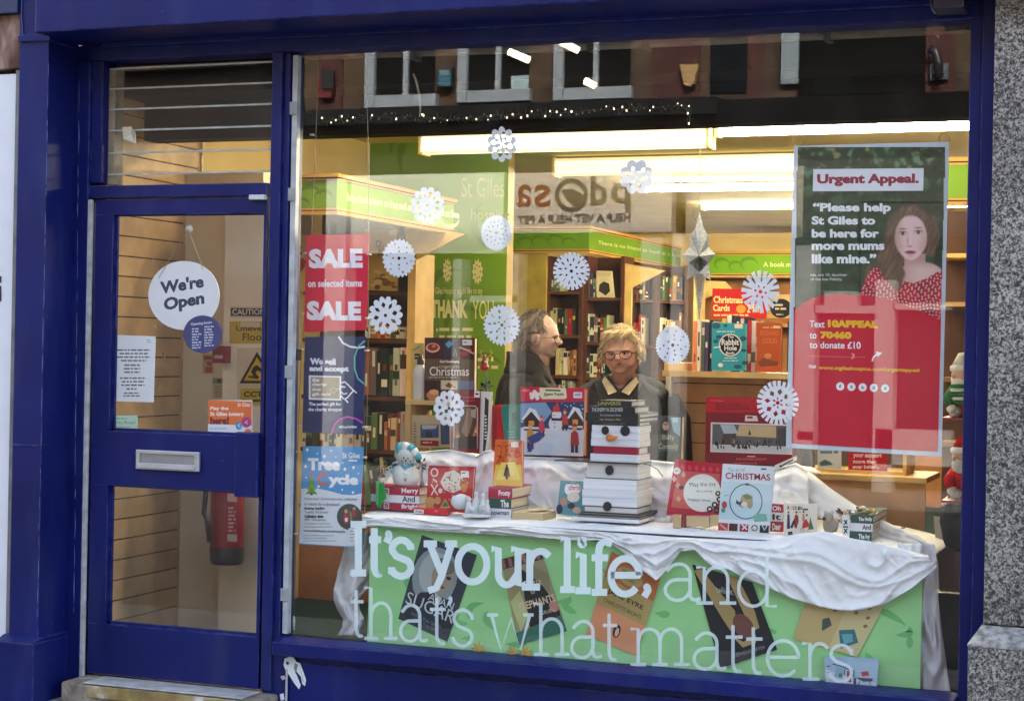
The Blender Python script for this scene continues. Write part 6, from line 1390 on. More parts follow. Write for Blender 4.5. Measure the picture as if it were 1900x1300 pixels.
# red advent card block with spiral top
def d_(a):
    W_ = (240, 226, 210)
    a.rect(794, 868, 872, 946, (196, 34, 46), dy=2)
    a.poly([(826, 876), (842, 872), (856, 880), (862, 894), (856, 908), (840, 914), (824, 908), (817, 894)], (232, 222, 204))
    rr = random.Random(5); a.up()
    for i in range(30): a.disc(840+rr.uniform(-17, 17), 894+rr.uniform(-16, 16), rr.uniform(1, 2.4), rr.uniform(.8, 1.6), rr.choice(((90, 70, 64), (196, 60, 60), (150, 140, 130))), 7, keep=True)
    a.ring(806, 876, 6, 7, 2.5, W_); a.line([(800, 898), (812, 918)], 2.5, W_); a.line([(812, 898), (800, 918)], 2.5, W_); a.line([(803, 888), (811, 894)], 3, W_); a.disc(817, 910, 4, 5, W_, 12)
    a.disc(861, 896, 8, 9, (196, 110, 50), 14); a.disc(861, 905, 6, 8, (214, 140, 70), 14); a.disc(859, 895, 1, 1.4, (60, 30, 20), 6); a.disc(864, 895, 1, 1.4, (60, 30, 20), 6)
    a.disc(798, 930, 9, 9, (214, 160, 90), 14); a.disc(797, 940, 8, 7, (206, 150, 84), 14); a.disc(812, 928, 6, 7, (214, 160, 90), 14); a.poly([(826, 924), (836, 942), (816, 942)], (196, 170, 110)); a.poly([(826, 929), (832, 939), (820, 939)], (70, 120, 56))
    a.rect(855, 873, 870, 885, (238, 234, 230)); a.scrib(857, 876, 867, 1, 3, 2, (60, 60, 60))
    a.up()
    for i in range(12): a.disc(800+rr.uniform(0, 70), 872+rr.uniform(0, 70), 1.1, 1.1, W_, 6, keep=True)
ab = book('advent_book', [(796, 863), (880, 866), (874, 951), (790, 947)], 0.27, (186, 30, 44), 'red spiral bound Christmas book with gingerbread pictures, beside the snowman lantern', d_, 0.02)
b = MB()
for i in range(22): q = P(800+i*3.55, 863, 0.272); b.tube([q+Vector((0, 0.006*math.cos(t), 0.007*math.sin(t)+0.002)) for t in (0, 1.2, 2.4, 3.6, 4.8, 6.0)], 0.0011, (236, 236, 234), n=5)
b.build('spiral_binding', METAL, ab)
lying(768, 830, 836, 943, 954, 0.18, (206, 26, 40), label='thin bright red book lying in front of the spiral bound book', draw=lambda a: (a.rect(768, 944, 786, 952, (236, 226, 220)), a.text('Xmas', 770, 945, 784, 951, (40, 34, 34), 0.02), a.rect(806, 946, 812, 949, (250, 120, 110))))
# white bird ornament with dark cap
bd_ = thing('bird_ornament', P(853, 944, 0.2), 'round white bird ornament with a dark cap by the red spiral bound book', 'ornament')
b = MB(); b.ell(P(854, 930, 0.2), 16*k, 13*k, 13*k, (216, 224, 226), 18, 12); b.build('body', GLOSS, bd_)
b = MB(); b.ell(P(850, 920, 0.2), 7*k, 7*k, 5*k, (44, 50, 54), 12, 8); b.ell(P(868, 925, 0.19), 5*k, 5*k, 5*k, (196, 204, 206), 10, 7); b.tube([P(871, 925, .18), P(877, 927, .175)], [2*k, .6*k], (150, 150, 150), 6); b.build('head', GLOSS, bd_)
# white china group
cg = thing('china_group', P(885, 956, 0.17), 'white china figure group standing left of the Frosty book stack', 'ornament')
b = MB(); b.lathe(P(885, 957, 0.17), [(0, 0), (23*k, 0), (23*k, 4*k), (0, 5*k)], (222, 228, 230), 22); b.build('base', GLOSS, cg, bevel=0.001)
for x, h, w_ in ((870, 26, 6), (883, 36, 6.5), (896, 32, 6), (904, 22, 5)):
    b = MB(); b.lathe(P(x, 952, 0.17+0.004*((x*7) % 5-2)), [(0, 0), (w_*1.2*k, 0), (w_*k, h*.35*k), (w_*.75*k, h*.65*k), (w_*.4*k, h*.74*k), (w_*.62*k, h*.84*k), (w_*.5*k, h*.96*k), (0, h*k)], (214, 222, 224), 12); b.build('figure', GLOSS, cg)
b = MB(); b.ell(P(876, 944, .15), 7*k, 4*k, 5*k, (220, 226, 228), 10, 7, 0.3, 4); b.ell(P(893, 942, .15), 5*k, 4*k, 6*k, (196, 206, 210), 10, 7, 0.3, 6); b.build('lamb', GLOSS, cg)
# stack Frosty / The / Snowman
Y = 0.22
lying(905, 948, 989, 943, 966, Y, SW, cover=SW, side=PG, label='white book lettered Snowman, lowest of the Frosty book stack', group=G1, draw=lambda a: a.text('Snowman', 907, 946, 944, 955, (40, 46, 60), 0.02))
lying(906, 948, 988, 924, 943, Y, SG, cover=SG, side=PG, label='dark green hardback lettered The, middle of the Frosty book stack', group=G1, draw=lambda a: a.text('The', 929, 927, 944, 941, WL, 0.03))
lying(906, 950, 990, 904, 924, Y, SR, cover=SR, side=PG, label='maroon hardback lettered Frosty, topmost of its stack under the orange book', group=G1, draw=lambda a: a.text('Frosty', 925, 909, 947, 922, WL, 0.03))
def d_(a):
    rr = random.Random(8)
    a.poly([(920, 862), (967, 862), (969, 902), (914, 899)], (240, 200, 70)); a.poly([(930, 858), (956, 856), (966, 890), (920, 890)], (248, 222, 110))
    for i in range(46):
        x = rr.uniform(922, 966); y = rr.uniform(818, 856); t = rr.uniform(0, 3); r = rr.uniform(2, 6); a.line([(x-r*math.cos(t), y-r*math.sin(t)), (x+2, y), (x+r*math.cos(t), y+r*math.sin(t))], [0.6, 2.2, 0.6], rr.choice(((170, 40, 16), (206, 70, 24), (120, 20, 14))))
    a.poly([(938, 866), (941, 864), (944, 868), (946, 882), (942, 884), (942, 889), (939, 889), (938, 883), (934, 882)], (50, 24, 20)); a.disc(940.5, 863, 1.8, 2.2, (50, 24, 20), 8); a.rect(948, 819, 962, 829, (236, 226, 220)); a.text('Once', 940, 848, 958, 855, (250, 214, 90), 0.0)
book('paperback_book', [(919, 815), (969, 818), (968, 903), (914, 899)], 0.28, (226, 108, 40), 'orange and yellow paperback with a walking figure, standing on the Frosty stack', d_, 0.02)
lying(950, 1008, 1032, 951, 969, 0.2, (204, 180, 136), top=(214, 196, 156), side=(196, 172, 130), label='plain tan paperback lying beside the Frosty stack')
b = MB(); b.prism([P(958, 951, 0.21), P(1012, 946, 0.26), P(1026, 943, 0.36), P(985, 944, 0.36)], (0, 0, 0.003), (214, 196, 156)); ob = bpy.data.objects.get('book'); single(b, 'bent_paper', PAPER, 'curled tan leaflet on the plain tan paperback', 'leaflet')
def d_(a):
    a.disc(1062, 907, 15, 13, (238, 236, 236), 16); a.text('chris', 1055, 899, 1076, 909, (206, 30, 60), 0.02); a.text('tmas', 1060, 912, 1076, 917, (206, 70, 90), 0.0); a.rect(1052, 895, 1070, 897, (30, 40, 50))
    a.disc(1064, 922, 12, 9, (226, 214, 200), 12); a.disc(1046, 930, 6, 8, (196, 140, 100), 12); a.disc(1038, 944, 6, 9, (24, 40, 70), 12); a.disc(1060, 938, 7, 6, (60, 50, 60), 12); a.disc(1070, 946, 8, 6, (200, 170, 140), 12); a.disc(1044, 904, 4, 9, (80, 140, 150), 10)
book('picture_book', [(1040, 891), (1090, 893), (1085, 958), (1033, 953)], 0.26, (90, 146, 156), 'small blue picture book half hidden left of the snowman book stack', d_, 0.01)
# the snowman made of books
Y = 0.22; G2 = 'books stacked into a snowman'
def snow(x0, x1, x2, y0, y1, col, label, cover=None, draw=None, Yo=0.0):
    return lying(x0, x1, x2, y0, y1, Y+Yo, col, side=(214, 212, 208), top=(226, 226, 226), label=label, cover=cover, draw=draw, group=G2)
IV = (226, 228, 218); W2_ = (228, 232, 238)
snow(1061, 1186, 1241, 961.5, 968, W2_, 'widest thin white book under the snowman book stack', Yo=-0.02)
snow(1072, 1188, 1232, 956.5, 961.2, W2_, 'second thin white book from the bottom of the snowman stack', cover=(70, 76, 74))
snow(1078, 1190, 1228, 952, 956.2, W2_, 'third thin white book from the bottom of the snowman stack', cover=(60, 66, 64))
snow(1083, 1183, 1207, 939.5, 952, W2_, 'white book with black boards carrying the lowest black button', cover=(34, 36, 38))
snow(1080, 1182, 1210, 924.5, 939.3, W2_, 'white page block book just above the lowest black button')
snow(1080, 1182, 1213, 909.5, 924.3, (220, 224, 230), 'grey white page block book in the middle of the snowman stack')
snow(1082, 1181, 1207, 889, 909.3, W2_, 'thick white page block book just below the ivory thick book')
snow(1087, 1185, 1209, 857.5, 888.8, IV, 'thickest ivory book with black boards and a black button', cover=(30, 30, 32))
b = MB(); p = P(1028, 857, Y-0.01); q = P(1186, 859, Y-0.01); b.obox((p.x, Y-0.01, P(1100, 857.4, Y).z), (q.x-p.x, 0, 0), (0, 0.18, 0), (0, 0, 0.0035), (30, 30, 32)); single(b, 'book', GLOSS, 'wide black board sticking out left under the snowman head', 'book', G2)
b = MB(); b.tube([P(1187, 858, .24), P(1205, 862, .3), P(1220, 870, .3), P(1230, 884, .3)], 0.0016, (60, 62, 60), n=5); single(b, 'ribbon_marker', MATTE, 'dark ribbon marker trailing from the right of the snowman book stack', 'ribbon')
snow(1095, 1186, 1206, 842.5, 857, W2_, 'white book directly below the maroon scarf book')
snow(1101, 1186, 1203, 828.5, 842.3, (160, 28, 62), 'maroon book forming the scarf of the snowman', cover=(160, 28, 62))
snow(1096, 1187, 1207, 815.5, 828.3, W2_, 'white book forming the chin of the snowman')
snow(1097, 1186, 1206, 802.5, 815.3, W2_, 'white book carrying the orange paper nose of the snowman')
snow(1098, 1187, 1208, 789.5, 802.3, W2_, 'white book carrying both black eyes of the snowman')
def hat(x0, x1, x2, y0, y1, s, tx, c, label, Yo=0): lying(x0, x1, x2, y0, y1, Y+Yo, (34, 36, 40), cover=(34, 36, 40), side=(226, 226, 222), label=label, group=G2, draw=lambda a: a.text(s, tx[0], y0+2.2, tx[1], y1-2.6, c, 0.0))
hat(1100, 1187, 1207, 782.2, 789.3, 'a winter tale', (1120, 1160), (120, 120, 124), 'dark grey book at the brim of the snowman hat')
hat(1086, 1187, 1222, 774.2, 782, 'The Shadow Man', (1112, 1152), (214, 204, 150), 'black book with small cream title, second from the hat brim')
hat(1087, 1187, 1223, 766, 774, 'The Christmas House', (1113, 1152), (206, 206, 206), 'black book with a small white title, third from the hat brim')
hat(1093, 1178, 1205, 754, 765.8, 'THE ENEMY IN DECEMBER', (1098, 1156), (214, 216, 214), 'black book with a long white title, just below the hat top')
hat(1109, 1172, 1198, 743, 753.8, 'UNIVERSE', (1110, 1152), (196, 190, 90), 'black book with a yellow title forming the hat top')
for x, y, rx, ry, nm, lb in ((1123, 798, 7, 8, 'paper_eye', 'left black paper eye of the snowman book stack'), (1160, 799, 9, 9.5, 'paper_eye', 'larger right black paper eye of the snowman book stack'), (1131, 872, 8, 9, 'paper_button', 'black paper button on the ivory book of the snowman stack'), (1127, 939, 8, 9, 'paper_button', 'lowest black paper button of the snowman book stack')):
    a = Art(P(x, y, Y-0.0015), (1, 0, 0)); a.mb.prism([a.at(x+rx*math.cos(t*0.42), y+ry*math.sin(t*0.42), 0) for t in range(15)], (0, -0.002, 0), (30, 30, 36)); finish(a, nm, lb, 'paper shape')
b = MB(); b.tube([P(1130, 812, Y), P(1138, 813, Y-0.03), P(1146, 810, Y-0.06)], [0.014, 0.010, 0.002], (240, 150, 70), n=10); single(b, 'paper_nose', MATTE, 'orange paper carrot nose of the snowman book stack', 'paper shape')
# red dog tale tile on a wooden easel
def d_(a):
    a.poly([(1259, 872), (1336, 879), (1330, 949), (1245, 940)], (206, 100, 90))
    for i in range(6): x = 1262+i*13; a.poly([(x, 866+i), (x+5, 860+i), (x+9, 868+i), (x+4, 872+i)], (214, 70, 84))
    for x, y in ((1259, 925), (1258, 900), (1268, 880), (1251, 888)): a.poly([(x-5, y), (x, y-6), (x+5, y), (x, y+6)], (226, 160, 146))
    a.disc(1303, 914, 35, 35, (232, 234, 226), 32); a.disc(1256, 873, 7, 6.5, (240, 234, 224), 14); a.scrib(1252, 872, 1261, 1, 2, 1.6, (140, 80, 80))
    for s, x0, x1, y0, y1, dy in (('May the joy', 1280, 1328, 895, 905, -2), ('of a sunny', 1292, 1322, 908, 914, 0), ('happy time', 1277, 1318, 923, 930, 2)): a.text(s, x0, y0, x1, y1, (40, 44, 46), 0.0, dy=dy, shear=-0.3)
    a.disc(1264, 904, 5, 4, (50, 36, 34), 10)
    for x, y, r in ((1332, 915, 5), (1335, 926, 6), (1326, 936, 6), (1317, 944, 6), (1330, 946, 6)): a.ring(x, y, r*.7, r*.7, 3, (36, 26, 28))
book('story_book', [(1252, 852), (1340, 861), (1333, 957), (1236, 955)], 0.24, (186, 32, 56), 'red and salmon square book with a white lettered circle on a wooden easel', d_, 0.012)
es = thing('book_easel', P(1295, 985, 0.2), 'small pale wooden easel under the red square book', 'easel')
for x0, x1, y0, y1, cc in ((1248, 1264, 955, 984, (206, 176, 130)), (1266, 1272, 955, 978, (150, 40, 44)), (1273, 1316, 959, 976, (210, 182, 138)), (1317, 1334, 956, 975, (204, 174, 128))):
    b = MB(); p, q = P(x0, y1, .2), P(x1, y0, .2); b.box(p.x, q.x, .2, .225, p.z, q.z, cc); b.build('strut', WOOD, es, bevel=0.002)
lying(1248, 1300, 1335, 979, 985, 0.2, (214, 216, 220), label='thin grey white pamphlet lying under the wooden easel', name='pamphlet', cat='pamphlet')
# The art of CHRISTMAS
def d_(a):
    a.poly([(1340, 892), (1434, 898), (1429, 968), (1334, 962)], (190, 216, 226))
    a.text('The art of', 1350, 867, 1382, 875, (150, 160, 166), 0.0); a.text('CHRISTMAS', 1346, 876, 1429, 888, (150, 36, 62), 0.02, dy=3)
    a.ring(1384, 930, 30, 32, 1.8, (50, 60, 78)); a.rect(1383, 896, 1390, 900, (60, 66, 80)); a.rect(1412, 868, 1422, 871, (90, 96, 104))
    a.poly([(1377, 918), (1386, 915), (1396, 920), (1397, 938), (1392, 944), (1386, 938), (1378, 942), (1370, 938), (1373, 928)], (170, 150, 110)); a.poly([(1378, 918), (1390, 917), (1396, 924), (1384, 926)], (86, 116, 60)); a.poly([(1366, 926), (1372, 932), (1378, 928), (1374, 936), (1366, 934)], (40, 50, 80)); a.disc(1381, 935, 6, 5, (228, 222, 206), 10)
    a.poly([(1397, 957), (1404, 952), (1422, 953), (1424, 966), (1400, 968)], (120, 176, 160)); a.disc(1344, 936, 5, 7, (180, 60, 70), 10); a.disc(1342, 946, 4, 5, (90, 140, 110), 10); a.scrib(1344, 918, 1356, 1, 4, 1.4, (90, 100, 120))
    for x0, x1, cc in ((1333, 1351, (180, 60, 60)), (1353, 1369, (80, 24, 30)), (1373, 1389, (150, 30, 50)), (1393, 1408, (214, 220, 224)), (1410, 1427, (34, 36, 44))): a.poly([(x0, 969+(x0-1333)*.06), (x1, 969+(x1-1333)*.06), (x1-1, 983+(x1-1333)*.06), (x0-1, 983+(x0-1333)*.06)], cc)
    a.ring(1400, 979, 5, 5, 1.8, (40, 40, 46)); a.line([(1376, 972), (1386, 982)], 2.5, (236, 220, 220)); a.line([(1386, 973), (1377, 982)], 2.5, (236, 220, 220)); a.line([(1336, 972), (1348, 982)], 2.5, (226, 170, 160)); a.line([(1414, 973), (1418, 983), (1424, 973)], 2, (220, 220, 220))
book('craft_book', [(1341, 860), (1437, 866), (1427, 989), (1332, 984)], 0.20, (226, 233, 238), 'white and pale blue book, The art of CHRISTMAS, with an embroidery hoop picture', d_, 0.012, pages=(60, 66, 76))
for y0, y1, cc, tx, tc2, lb in ((935, 950, SR, 'Oh', WL, 'topmost maroon spine of the Oh Deer stack beside the craft book'), (950, 967, SW, 'It', (40, 40, 50), 'white spine in the middle of the Oh Deer stack'), (967, 986, SR, 'Deer', WL, 'lowest maroon spine of the Oh Deer stack')):
    lying(1426, 1452, 1453, y0, y1, 0.235, cc, label=lb, group=G1, draw=lambda a, tx=tx, tc2=tc2, y0=y0, y1=y1: a.text(tx, 1433, y0+3, 1449, y1-3, tc2, 0.03))
# Rockin' card on a clear stand
def d_(a):
    for i, (s, cc) in enumerate(zip('ROCKIN', ((150, 40, 50), (236, 180, 170), (40, 46, 60), (190, 50, 60), (60, 110, 70), (150, 40, 50)))): a.text(s, 1461+i*4.8, 938+i*.2, 1465+i*4.8, 945+i*.2, cc, 0.05)
    a.scrib(1490, 943, 1504, 1, 3, 3, (40, 46, 60)); a.scrib(1474, 949, 1494, 1, 3, 1.4, (150, 150, 150))
    for pts, cc in (([(1461, 953), (1465, 954), (1466, 980), (1460, 981)], (30, 50, 76)), ([(1476, 953), (1481, 956), (1482, 966), (1478, 980), (1474, 978), (1472, 966)], (150, 30, 40)), ([(1476, 966), (1470, 980), (1466, 978), (1472, 964)], (34, 40, 60)), ([(1489, 953), (1492, 952), (1494, 966), (1488, 966)], (200, 150, 90)), ([(1496, 962), (1504, 976), (1488, 980), (1490, 968)], (206, 40, 40)), ([(1503, 958), (1510, 981), (1500, 982)], (80, 120, 60)), ([(1462, 986), (1470, 985), (1471, 991), (1462, 992)], (50, 56, 66)), ([(1510, 988), (1514, 987), (1514, 994), (1509, 994)], (120, 60, 60))): a.poly(pts, cc)
    for x, y in ((1463, 950), (1478, 950), (1491, 949), (1497, 955)): a.disc(x, y, 1.8, 2.2, (80, 50, 44), 8)
    for x in (1486, 1491, 1500): a.line([(x, 979), (x-1, 986)], 1.2, (206, 150, 110))
    a.scrib(1480, 992, 1505, 1, 3, 2, (170, 170, 170))
book('song_book', [(1455, 933), (1517, 935), (1514, 1003), (1454, 999)], 0.17, (232, 226, 210), 'cream gift book with dancing figures near the front of the cloth', d_, 0.012)
b = MB(); b.prism([P(1425, 998, 0.14), P(1450, 993, 0.2), P(1512, 994, 0.2), P(1492, 1005, 0.13)], (0, 0, 0.004), (190, 176, 176)); b.prism([P(1492, 1005, .13), P(1512, 994, .2), P(1510, 988, .2)], (0.002, 0, 0), (206, 204, 206)); single(b, 'acrylic_stand', GLOSS, 'low clear plastic stand under the cream gift book', 'stand')
# grey reindeer toy
rd = thing('reindeer_toy', P(1540, 986, 0.24), 'little grey felt reindeer with silver antlers beside the Holly book stack', 'toy')
b = MB(); b.ell(P(1541, 974, .24), 12*k, 9*k, 11*k, (160, 150, 142), 14, 10, .15, 3); b.ell(P(1537, 959, .23), 8*k, 8*k, 8*k, (176, 166, 156), 12, 9, .1, 5); b.tube([P(1545, 972, .24), P(1556, 966, .24)], [4*k, 3*k], (196, 176, 150), 8)
for x in (1533, 1539, 1545, 1550): b.tube([P(x, 978, .235), P(x, 986, .235)], 2.6*k, (120, 112, 106), 6)
b.build('body', MATTE, rd)
b = MB(); b.ell(P(1529, 962, .21), 3*k, 3*k, 3*k, (40, 36, 36), 8, 6); b.build('nose', GLOSS, rd)
for s_ in (-1, 1): b = MB(); b.tube([P(1538+3*s_, 954, .235), P(1540+7*s_, 947, .235), P(1538+9*s_, 943, .235)], [1.6*k, 1.4*k, .6*k], (226, 230, 236), 6); b.ell(P(1538+6*s_, 950, .22), 3*k, 2*k, 3.4*k, (196, 196, 200), 8, 6); b.build('antler', GLOSS, rd)
m_ = sprig(1568, 958, .26, 19*k, 31, 40, ((230, 226, 214), (206, 190, 150), (170, 160, 146), (60, 50, 44)))
for i in range(14): q = P(1552+i*3.5, 966-i*1.9, .25); m_.ell(q+Vector((0, random.uniform(-.01, .01), random.uniform(-.008, .008))), 3*k, 3*k, 2.4*k, random.choice(((236, 232, 220), (206, 186, 140), (90, 80, 70))), 7, 5)
single(m_, 'glitter_garland', GLOSS, 'short cream and gold glitter garland between the reindeer and the Holly stack', 'garland')
# stack The Holly / And / The Ivy
Y = 0.22
lying(1575, 1617, 1668, 985.5, 1005, Y, SG, cover=SG, side=PG, label='dark green hardback lettered The Ivy, lowest of the Holly stack', group=G1, draw=lambda a: a.text('The Ivy', 1593, 990, 1614, 1002, WL, 0.03))
lying(1575, 1619, 1672, 970.5, 985.3, Y, SW, cover=SW, side=(206, 186, 150), label='white hardback lettered And, middle of the Holly stack', group=G1, draw=lambda a: a.text('And', 1600, 973, 1616, 982, (40, 44, 60), 0.03))
lying(1578, 1620, 1675, 955, 970.3, Y, SG, cover=SG, side=PG, label='dark green hardback lettered The Holly, topmost of its stack', group=G1, draw=lambda a: a.text('The Holly', 1593, 959, 1618, 968, WL, 0.03))
def d_(a):
    for y in (968, 984): a.line([(1566, y-4), (1572, y+4)], 2.4, (34, 40, 46)); a.line([(1572, y-4), (1566, y+5)], 2.4, (34, 40, 46))
    a.rect(1564, 975, 1574, 978, (60, 60, 64))
flat_sign('lettered_card', q4(1563, 955, 1576, 992, 2), 0.21, (232, 234, 238), 'narrow white card with dark letters at the end of the Holly stack', 'card', d_, 0.006)
GDc = ((196, 160, 70), (226, 206, 140), (150, 110, 40), (240, 236, 214))
m_ = MB(); rr = random.Random(17)
for i in range(16): m_.ell(P(1588+rr.uniform(0, 40), 947+rr.uniform(-6, 7), .26), rr.uniform(2, 5)*k, rr.uniform(2, 4)*k, rr.uniform(1.5, 4)*k, rr.choice(GDc), 8, 6, .3, i)
m_.tube([P(1586, 956, .25), P(1600, 950, .25), P(1614, 951, .25)], 1.5*k, GDc[2], 6); m_.v = m_.v
single(m_, 'gold_cone_sprig', GLOSS, 'gold cone decoration lying on The Holly book', 'decoration')
# autumn leaves and the little snow scene card at the foot of the glass
def leaf(px, py, r, rot, label):
    pts = []; lob = [1.0, .45, .9, .4, .95, .35, .7, .3, .2, .3, .7, .35, .95, .4, .9, .45]
    a = Art(P(px, py, 0.105), (1, 0, 0), (0.1, -1, 0.25)); q = [(px+r*l*math.sin(2*math.pi*i/16+rot), py-r*l*math.cos(2*math.pi*i/16+rot)) for i, l in enumerate(lob)]
    a.poly(q, (206, 166, 60)); a.line([(px, py+r*.1), (px-r*.1*math.sin(rot), py+r*1.05)], 1.2, (150, 96, 40))
    a.up()
    for i in (0, 2, 4, 12, 14): a.line([(px, py), (px+r*.8*lob[i]*math.sin(2*math.pi*i/16+rot), py-r*.8*lob[i]*math.cos(2*math.pi*i/16+rot))], 1.0, (176, 120, 46), keep=True)
    o = finish(a, 'autumn_leaf', label, 'leaf', 'fallen leaves at the foot of the window'); o.modifiers.new('leaf', 'SOLIDIFY').thickness = 0.0008
leaf(887, 1204, 17, 0.2, 'yellow maple leaf below the thin lettered word that’s'); leaf(951, 1210, 15, -0.5, 'yellow maple leaf under the first stroke of the thin letter w'); leaf(975, 1211, 17, 0.4, 'yellow maple leaf under the last stroke of the thin letter w')
def d_(a):
    a.poly([(1532, 1240), (1560, 1250), (1600, 1262), (1625, 1266), (1624, 1284), (1533, 1276)], (216, 230, 240))
    a.line([(1545, 1231), (1568, 1237), (1580, 1245)], 2.0, (50, 66, 90)); a.line([(1568, 1237), (1566, 1252)], 1.6, (60, 60, 80)); a.poly([(1552, 1236), (1568, 1238), (1562, 1256), (1548, 1254)], (150, 190, 210)); a.rect(1556, 1248, 1563, 1256, (90, 140, 110))
    for x, y, cc in ((1574, 1250, (176, 50, 70)), (1577, 1258, (150, 40, 60)), (1583, 1248, (80, 60, 80)), (1586, 1262, (70, 60, 80))): a.rect(x-2.4, y-6, x+2.4, y+6, cc)
    a.poly([(1597, 1246), (1610, 1244), (1613, 1252), (1600, 1254)], (206, 50, 56)); a.poly([(1588, 1256), (1620, 1258), (1618, 1263), (1602, 1264)], (56, 66, 90)); a.line([(1596, 1262), (1592, 1270)], 1.4, (80, 80, 100)); a.line([(1612, 1262), (1616, 1270)], 1.4, (80, 80, 100))
    for x, y in ((1538, 1234), (1540, 1246), (1542, 1258)): a.scrib(x-4, y, x+6, 1, 2, 1.8, (70, 80, 110))
    a.disc(1576, 1279, 1.4, 1.6, (50, 50, 60), 8); a.scrib(1538, 1270, 1552, 1, 2, 1.5, (120, 130, 160))
book('scene_card', [(1530, 1217), (1630, 1222), (1626, 1290), (1531, 1280)], 0.095, (176, 206, 230), 'small pale blue snow scene book leaning at the foot of the green banner', d_, 0.012, pages=(200, 226, 200))
# ------------------------------------------------------------------ back row on the riser
def d_(a):
    a.poly([(966, 718), (1084.6, 721), (1084, 745), (966, 745)], (206, 30, 66)); a.poly([(1001, 719), (1050, 720), (1052, 737), (1048, 740), (1006, 740), (1002, 736)], (232, 226, 190)); a.rect(1012, 722, 1040, 725, (50, 90, 60)); a.text('Jigsaw Puzzle', 1009, 728, 1046, 735, (60, 56, 50), 0.03); a.rect(1064, 727, 1080, 738, (226, 226, 240)); a.text('£4.00', 1066, 730, 1077, 734, (40, 40, 60), 0.03); a.disc(976, 724, 8, 3, (236, 110, 130), 14)
    for x, y in ((992, 733), (986, 731), (998, 731), (987, 737), (997, 738), (992, 727)): a.disc(x, y, 4, 4, (240, 234, 232), 10)
    a.poly([(966, 745), (1084, 745), (1083, 800), (966, 798)], (40, 60, 110)); a.poly([(966, 748), (1012, 746), (1024, 764), (1010, 782), (966, 784)], (130, 166, 206))
    rr = random.Random(6); a.up()
    for i in range(50): a.disc(rr.uniform(1026, 1082), rr.uniform(748, 790), rr.uniform(.6, 1.6), rr.uniform(.6, 1.8), (214, 224, 238), 6, keep=True)
    a.poly([(966, 793), (1083, 796), (1082, 846), (966, 843)], (214, 224, 234))
    for x0, x1, y0 in ((968, 1004, 760), (1052, 1083, 758)):
        m2 = (x0+x1)/2; a.poly([(x0, y0+18), (m2-4, y0-4), (m2+8, y0), (x1, y0+20)], (228, 236, 246)); a.poly([(x0+3, y0+19), (m2, y0+3), (x1-3, y0+21), (x1-4, y0+40), (x0+4, y0+38)], (60, 40, 36)); a.rect(m2-5, y0+20, m2+5, y0+29, (230, 160, 70)); a.rect(x0+3, y0+31, x1-2, y0+35, (220, 228, 236))
    a.disc(1030, 815, 17, 20, (206, 222, 236), 20); a.disc(1031, 786, 13, 14, (222, 232, 242), 18); a.disc(1033, 769, 9, 9, (230, 238, 246), 16); a.poly([(1024, 764), (1034, 744), (1040, 764)], (206, 40, 50)); a.rect(1023, 775, 1042, 780, (34, 40, 60)); a.disc(1029, 784, 1.3, 1.3, (30, 30, 40), 6); a.disc(1029, 792, 1.3, 1.3, (30, 30, 40), 6); a.poly([(1030, 768), (1022, 771), (1030, 771)], (236, 130, 40))
    for x, y, s_, cc in ((984, 808, 1.0, (206, 150, 60)), (1005, 790, .8, (206, 60, 90)), (1048, 778, .8, (196, 60, 60)), (1066, 812, 1.1, (170, 50, 56))): a.poly([(x-6*s_, y-8*s_), (x, y-14*s_), (x+6*s_, y-8*s_), (x+8*s_, y+12*s_), (x-7*s_, y+12*s_)], cc); a.disc(x, y-17*s_, 4*s_, 5*s_, (226, 170, 130), 10); a.poly([(x-5*s_, y-19*s_), (x, y-26*s_), (x+5*s_, y-19*s_)], cc); a.rect(x-6*s_, y+12*s_, x-1, y+25*s_, (70, 40, 50)); a.rect(x+1, y+12*s_, x+6*s_, y+25*s_, (60, 36, 46))
    a.poly([(978, 812), (1000, 800), (1012, 806), (1000, 818), (990, 822), (986, 838), (978, 838), (984, 822)], (50, 70, 140)); a.disc(1012, 831, 14, 12, (196, 216, 236), 18)
book('puzzle_box', [(966, 717.5), (1084.6, 721), (1082, 847), (966, 843)], 0.56, (206, 30, 66), 'large red jigsaw puzzle box with a snowman scene, standing on the riser', d_, 0.05, pages=(170, 140, 110), cat='box')
def d_(a): a.poly([(929, 753), (966, 753), (966, 818), (936, 815)], (28, 134, 120)); a.poly([(949, 768), (957, 762), (960, 776), (952, 790)], (20, 92, 84)); a.scrib(940, 800, 960, 3, 5, 1.6, (90, 180, 160))
book('hardback_book', [(936, 750), (972, 751), (972, 822), (936, 818)], 0.60, (28, 134, 120), 'teal hardback beside the jigsaw puzzle box', d_, 0.03)
def d_(a): a.rect(914, 752, 922, 830, (150, 18, 30))
book('hardback_book', [(910, 754), (937, 750), (936, 840), (914, 842)], 0.60, (196, 28, 40), 'tall red hardback left of the teal hardback', d_, 0.03, Yr=0.64)
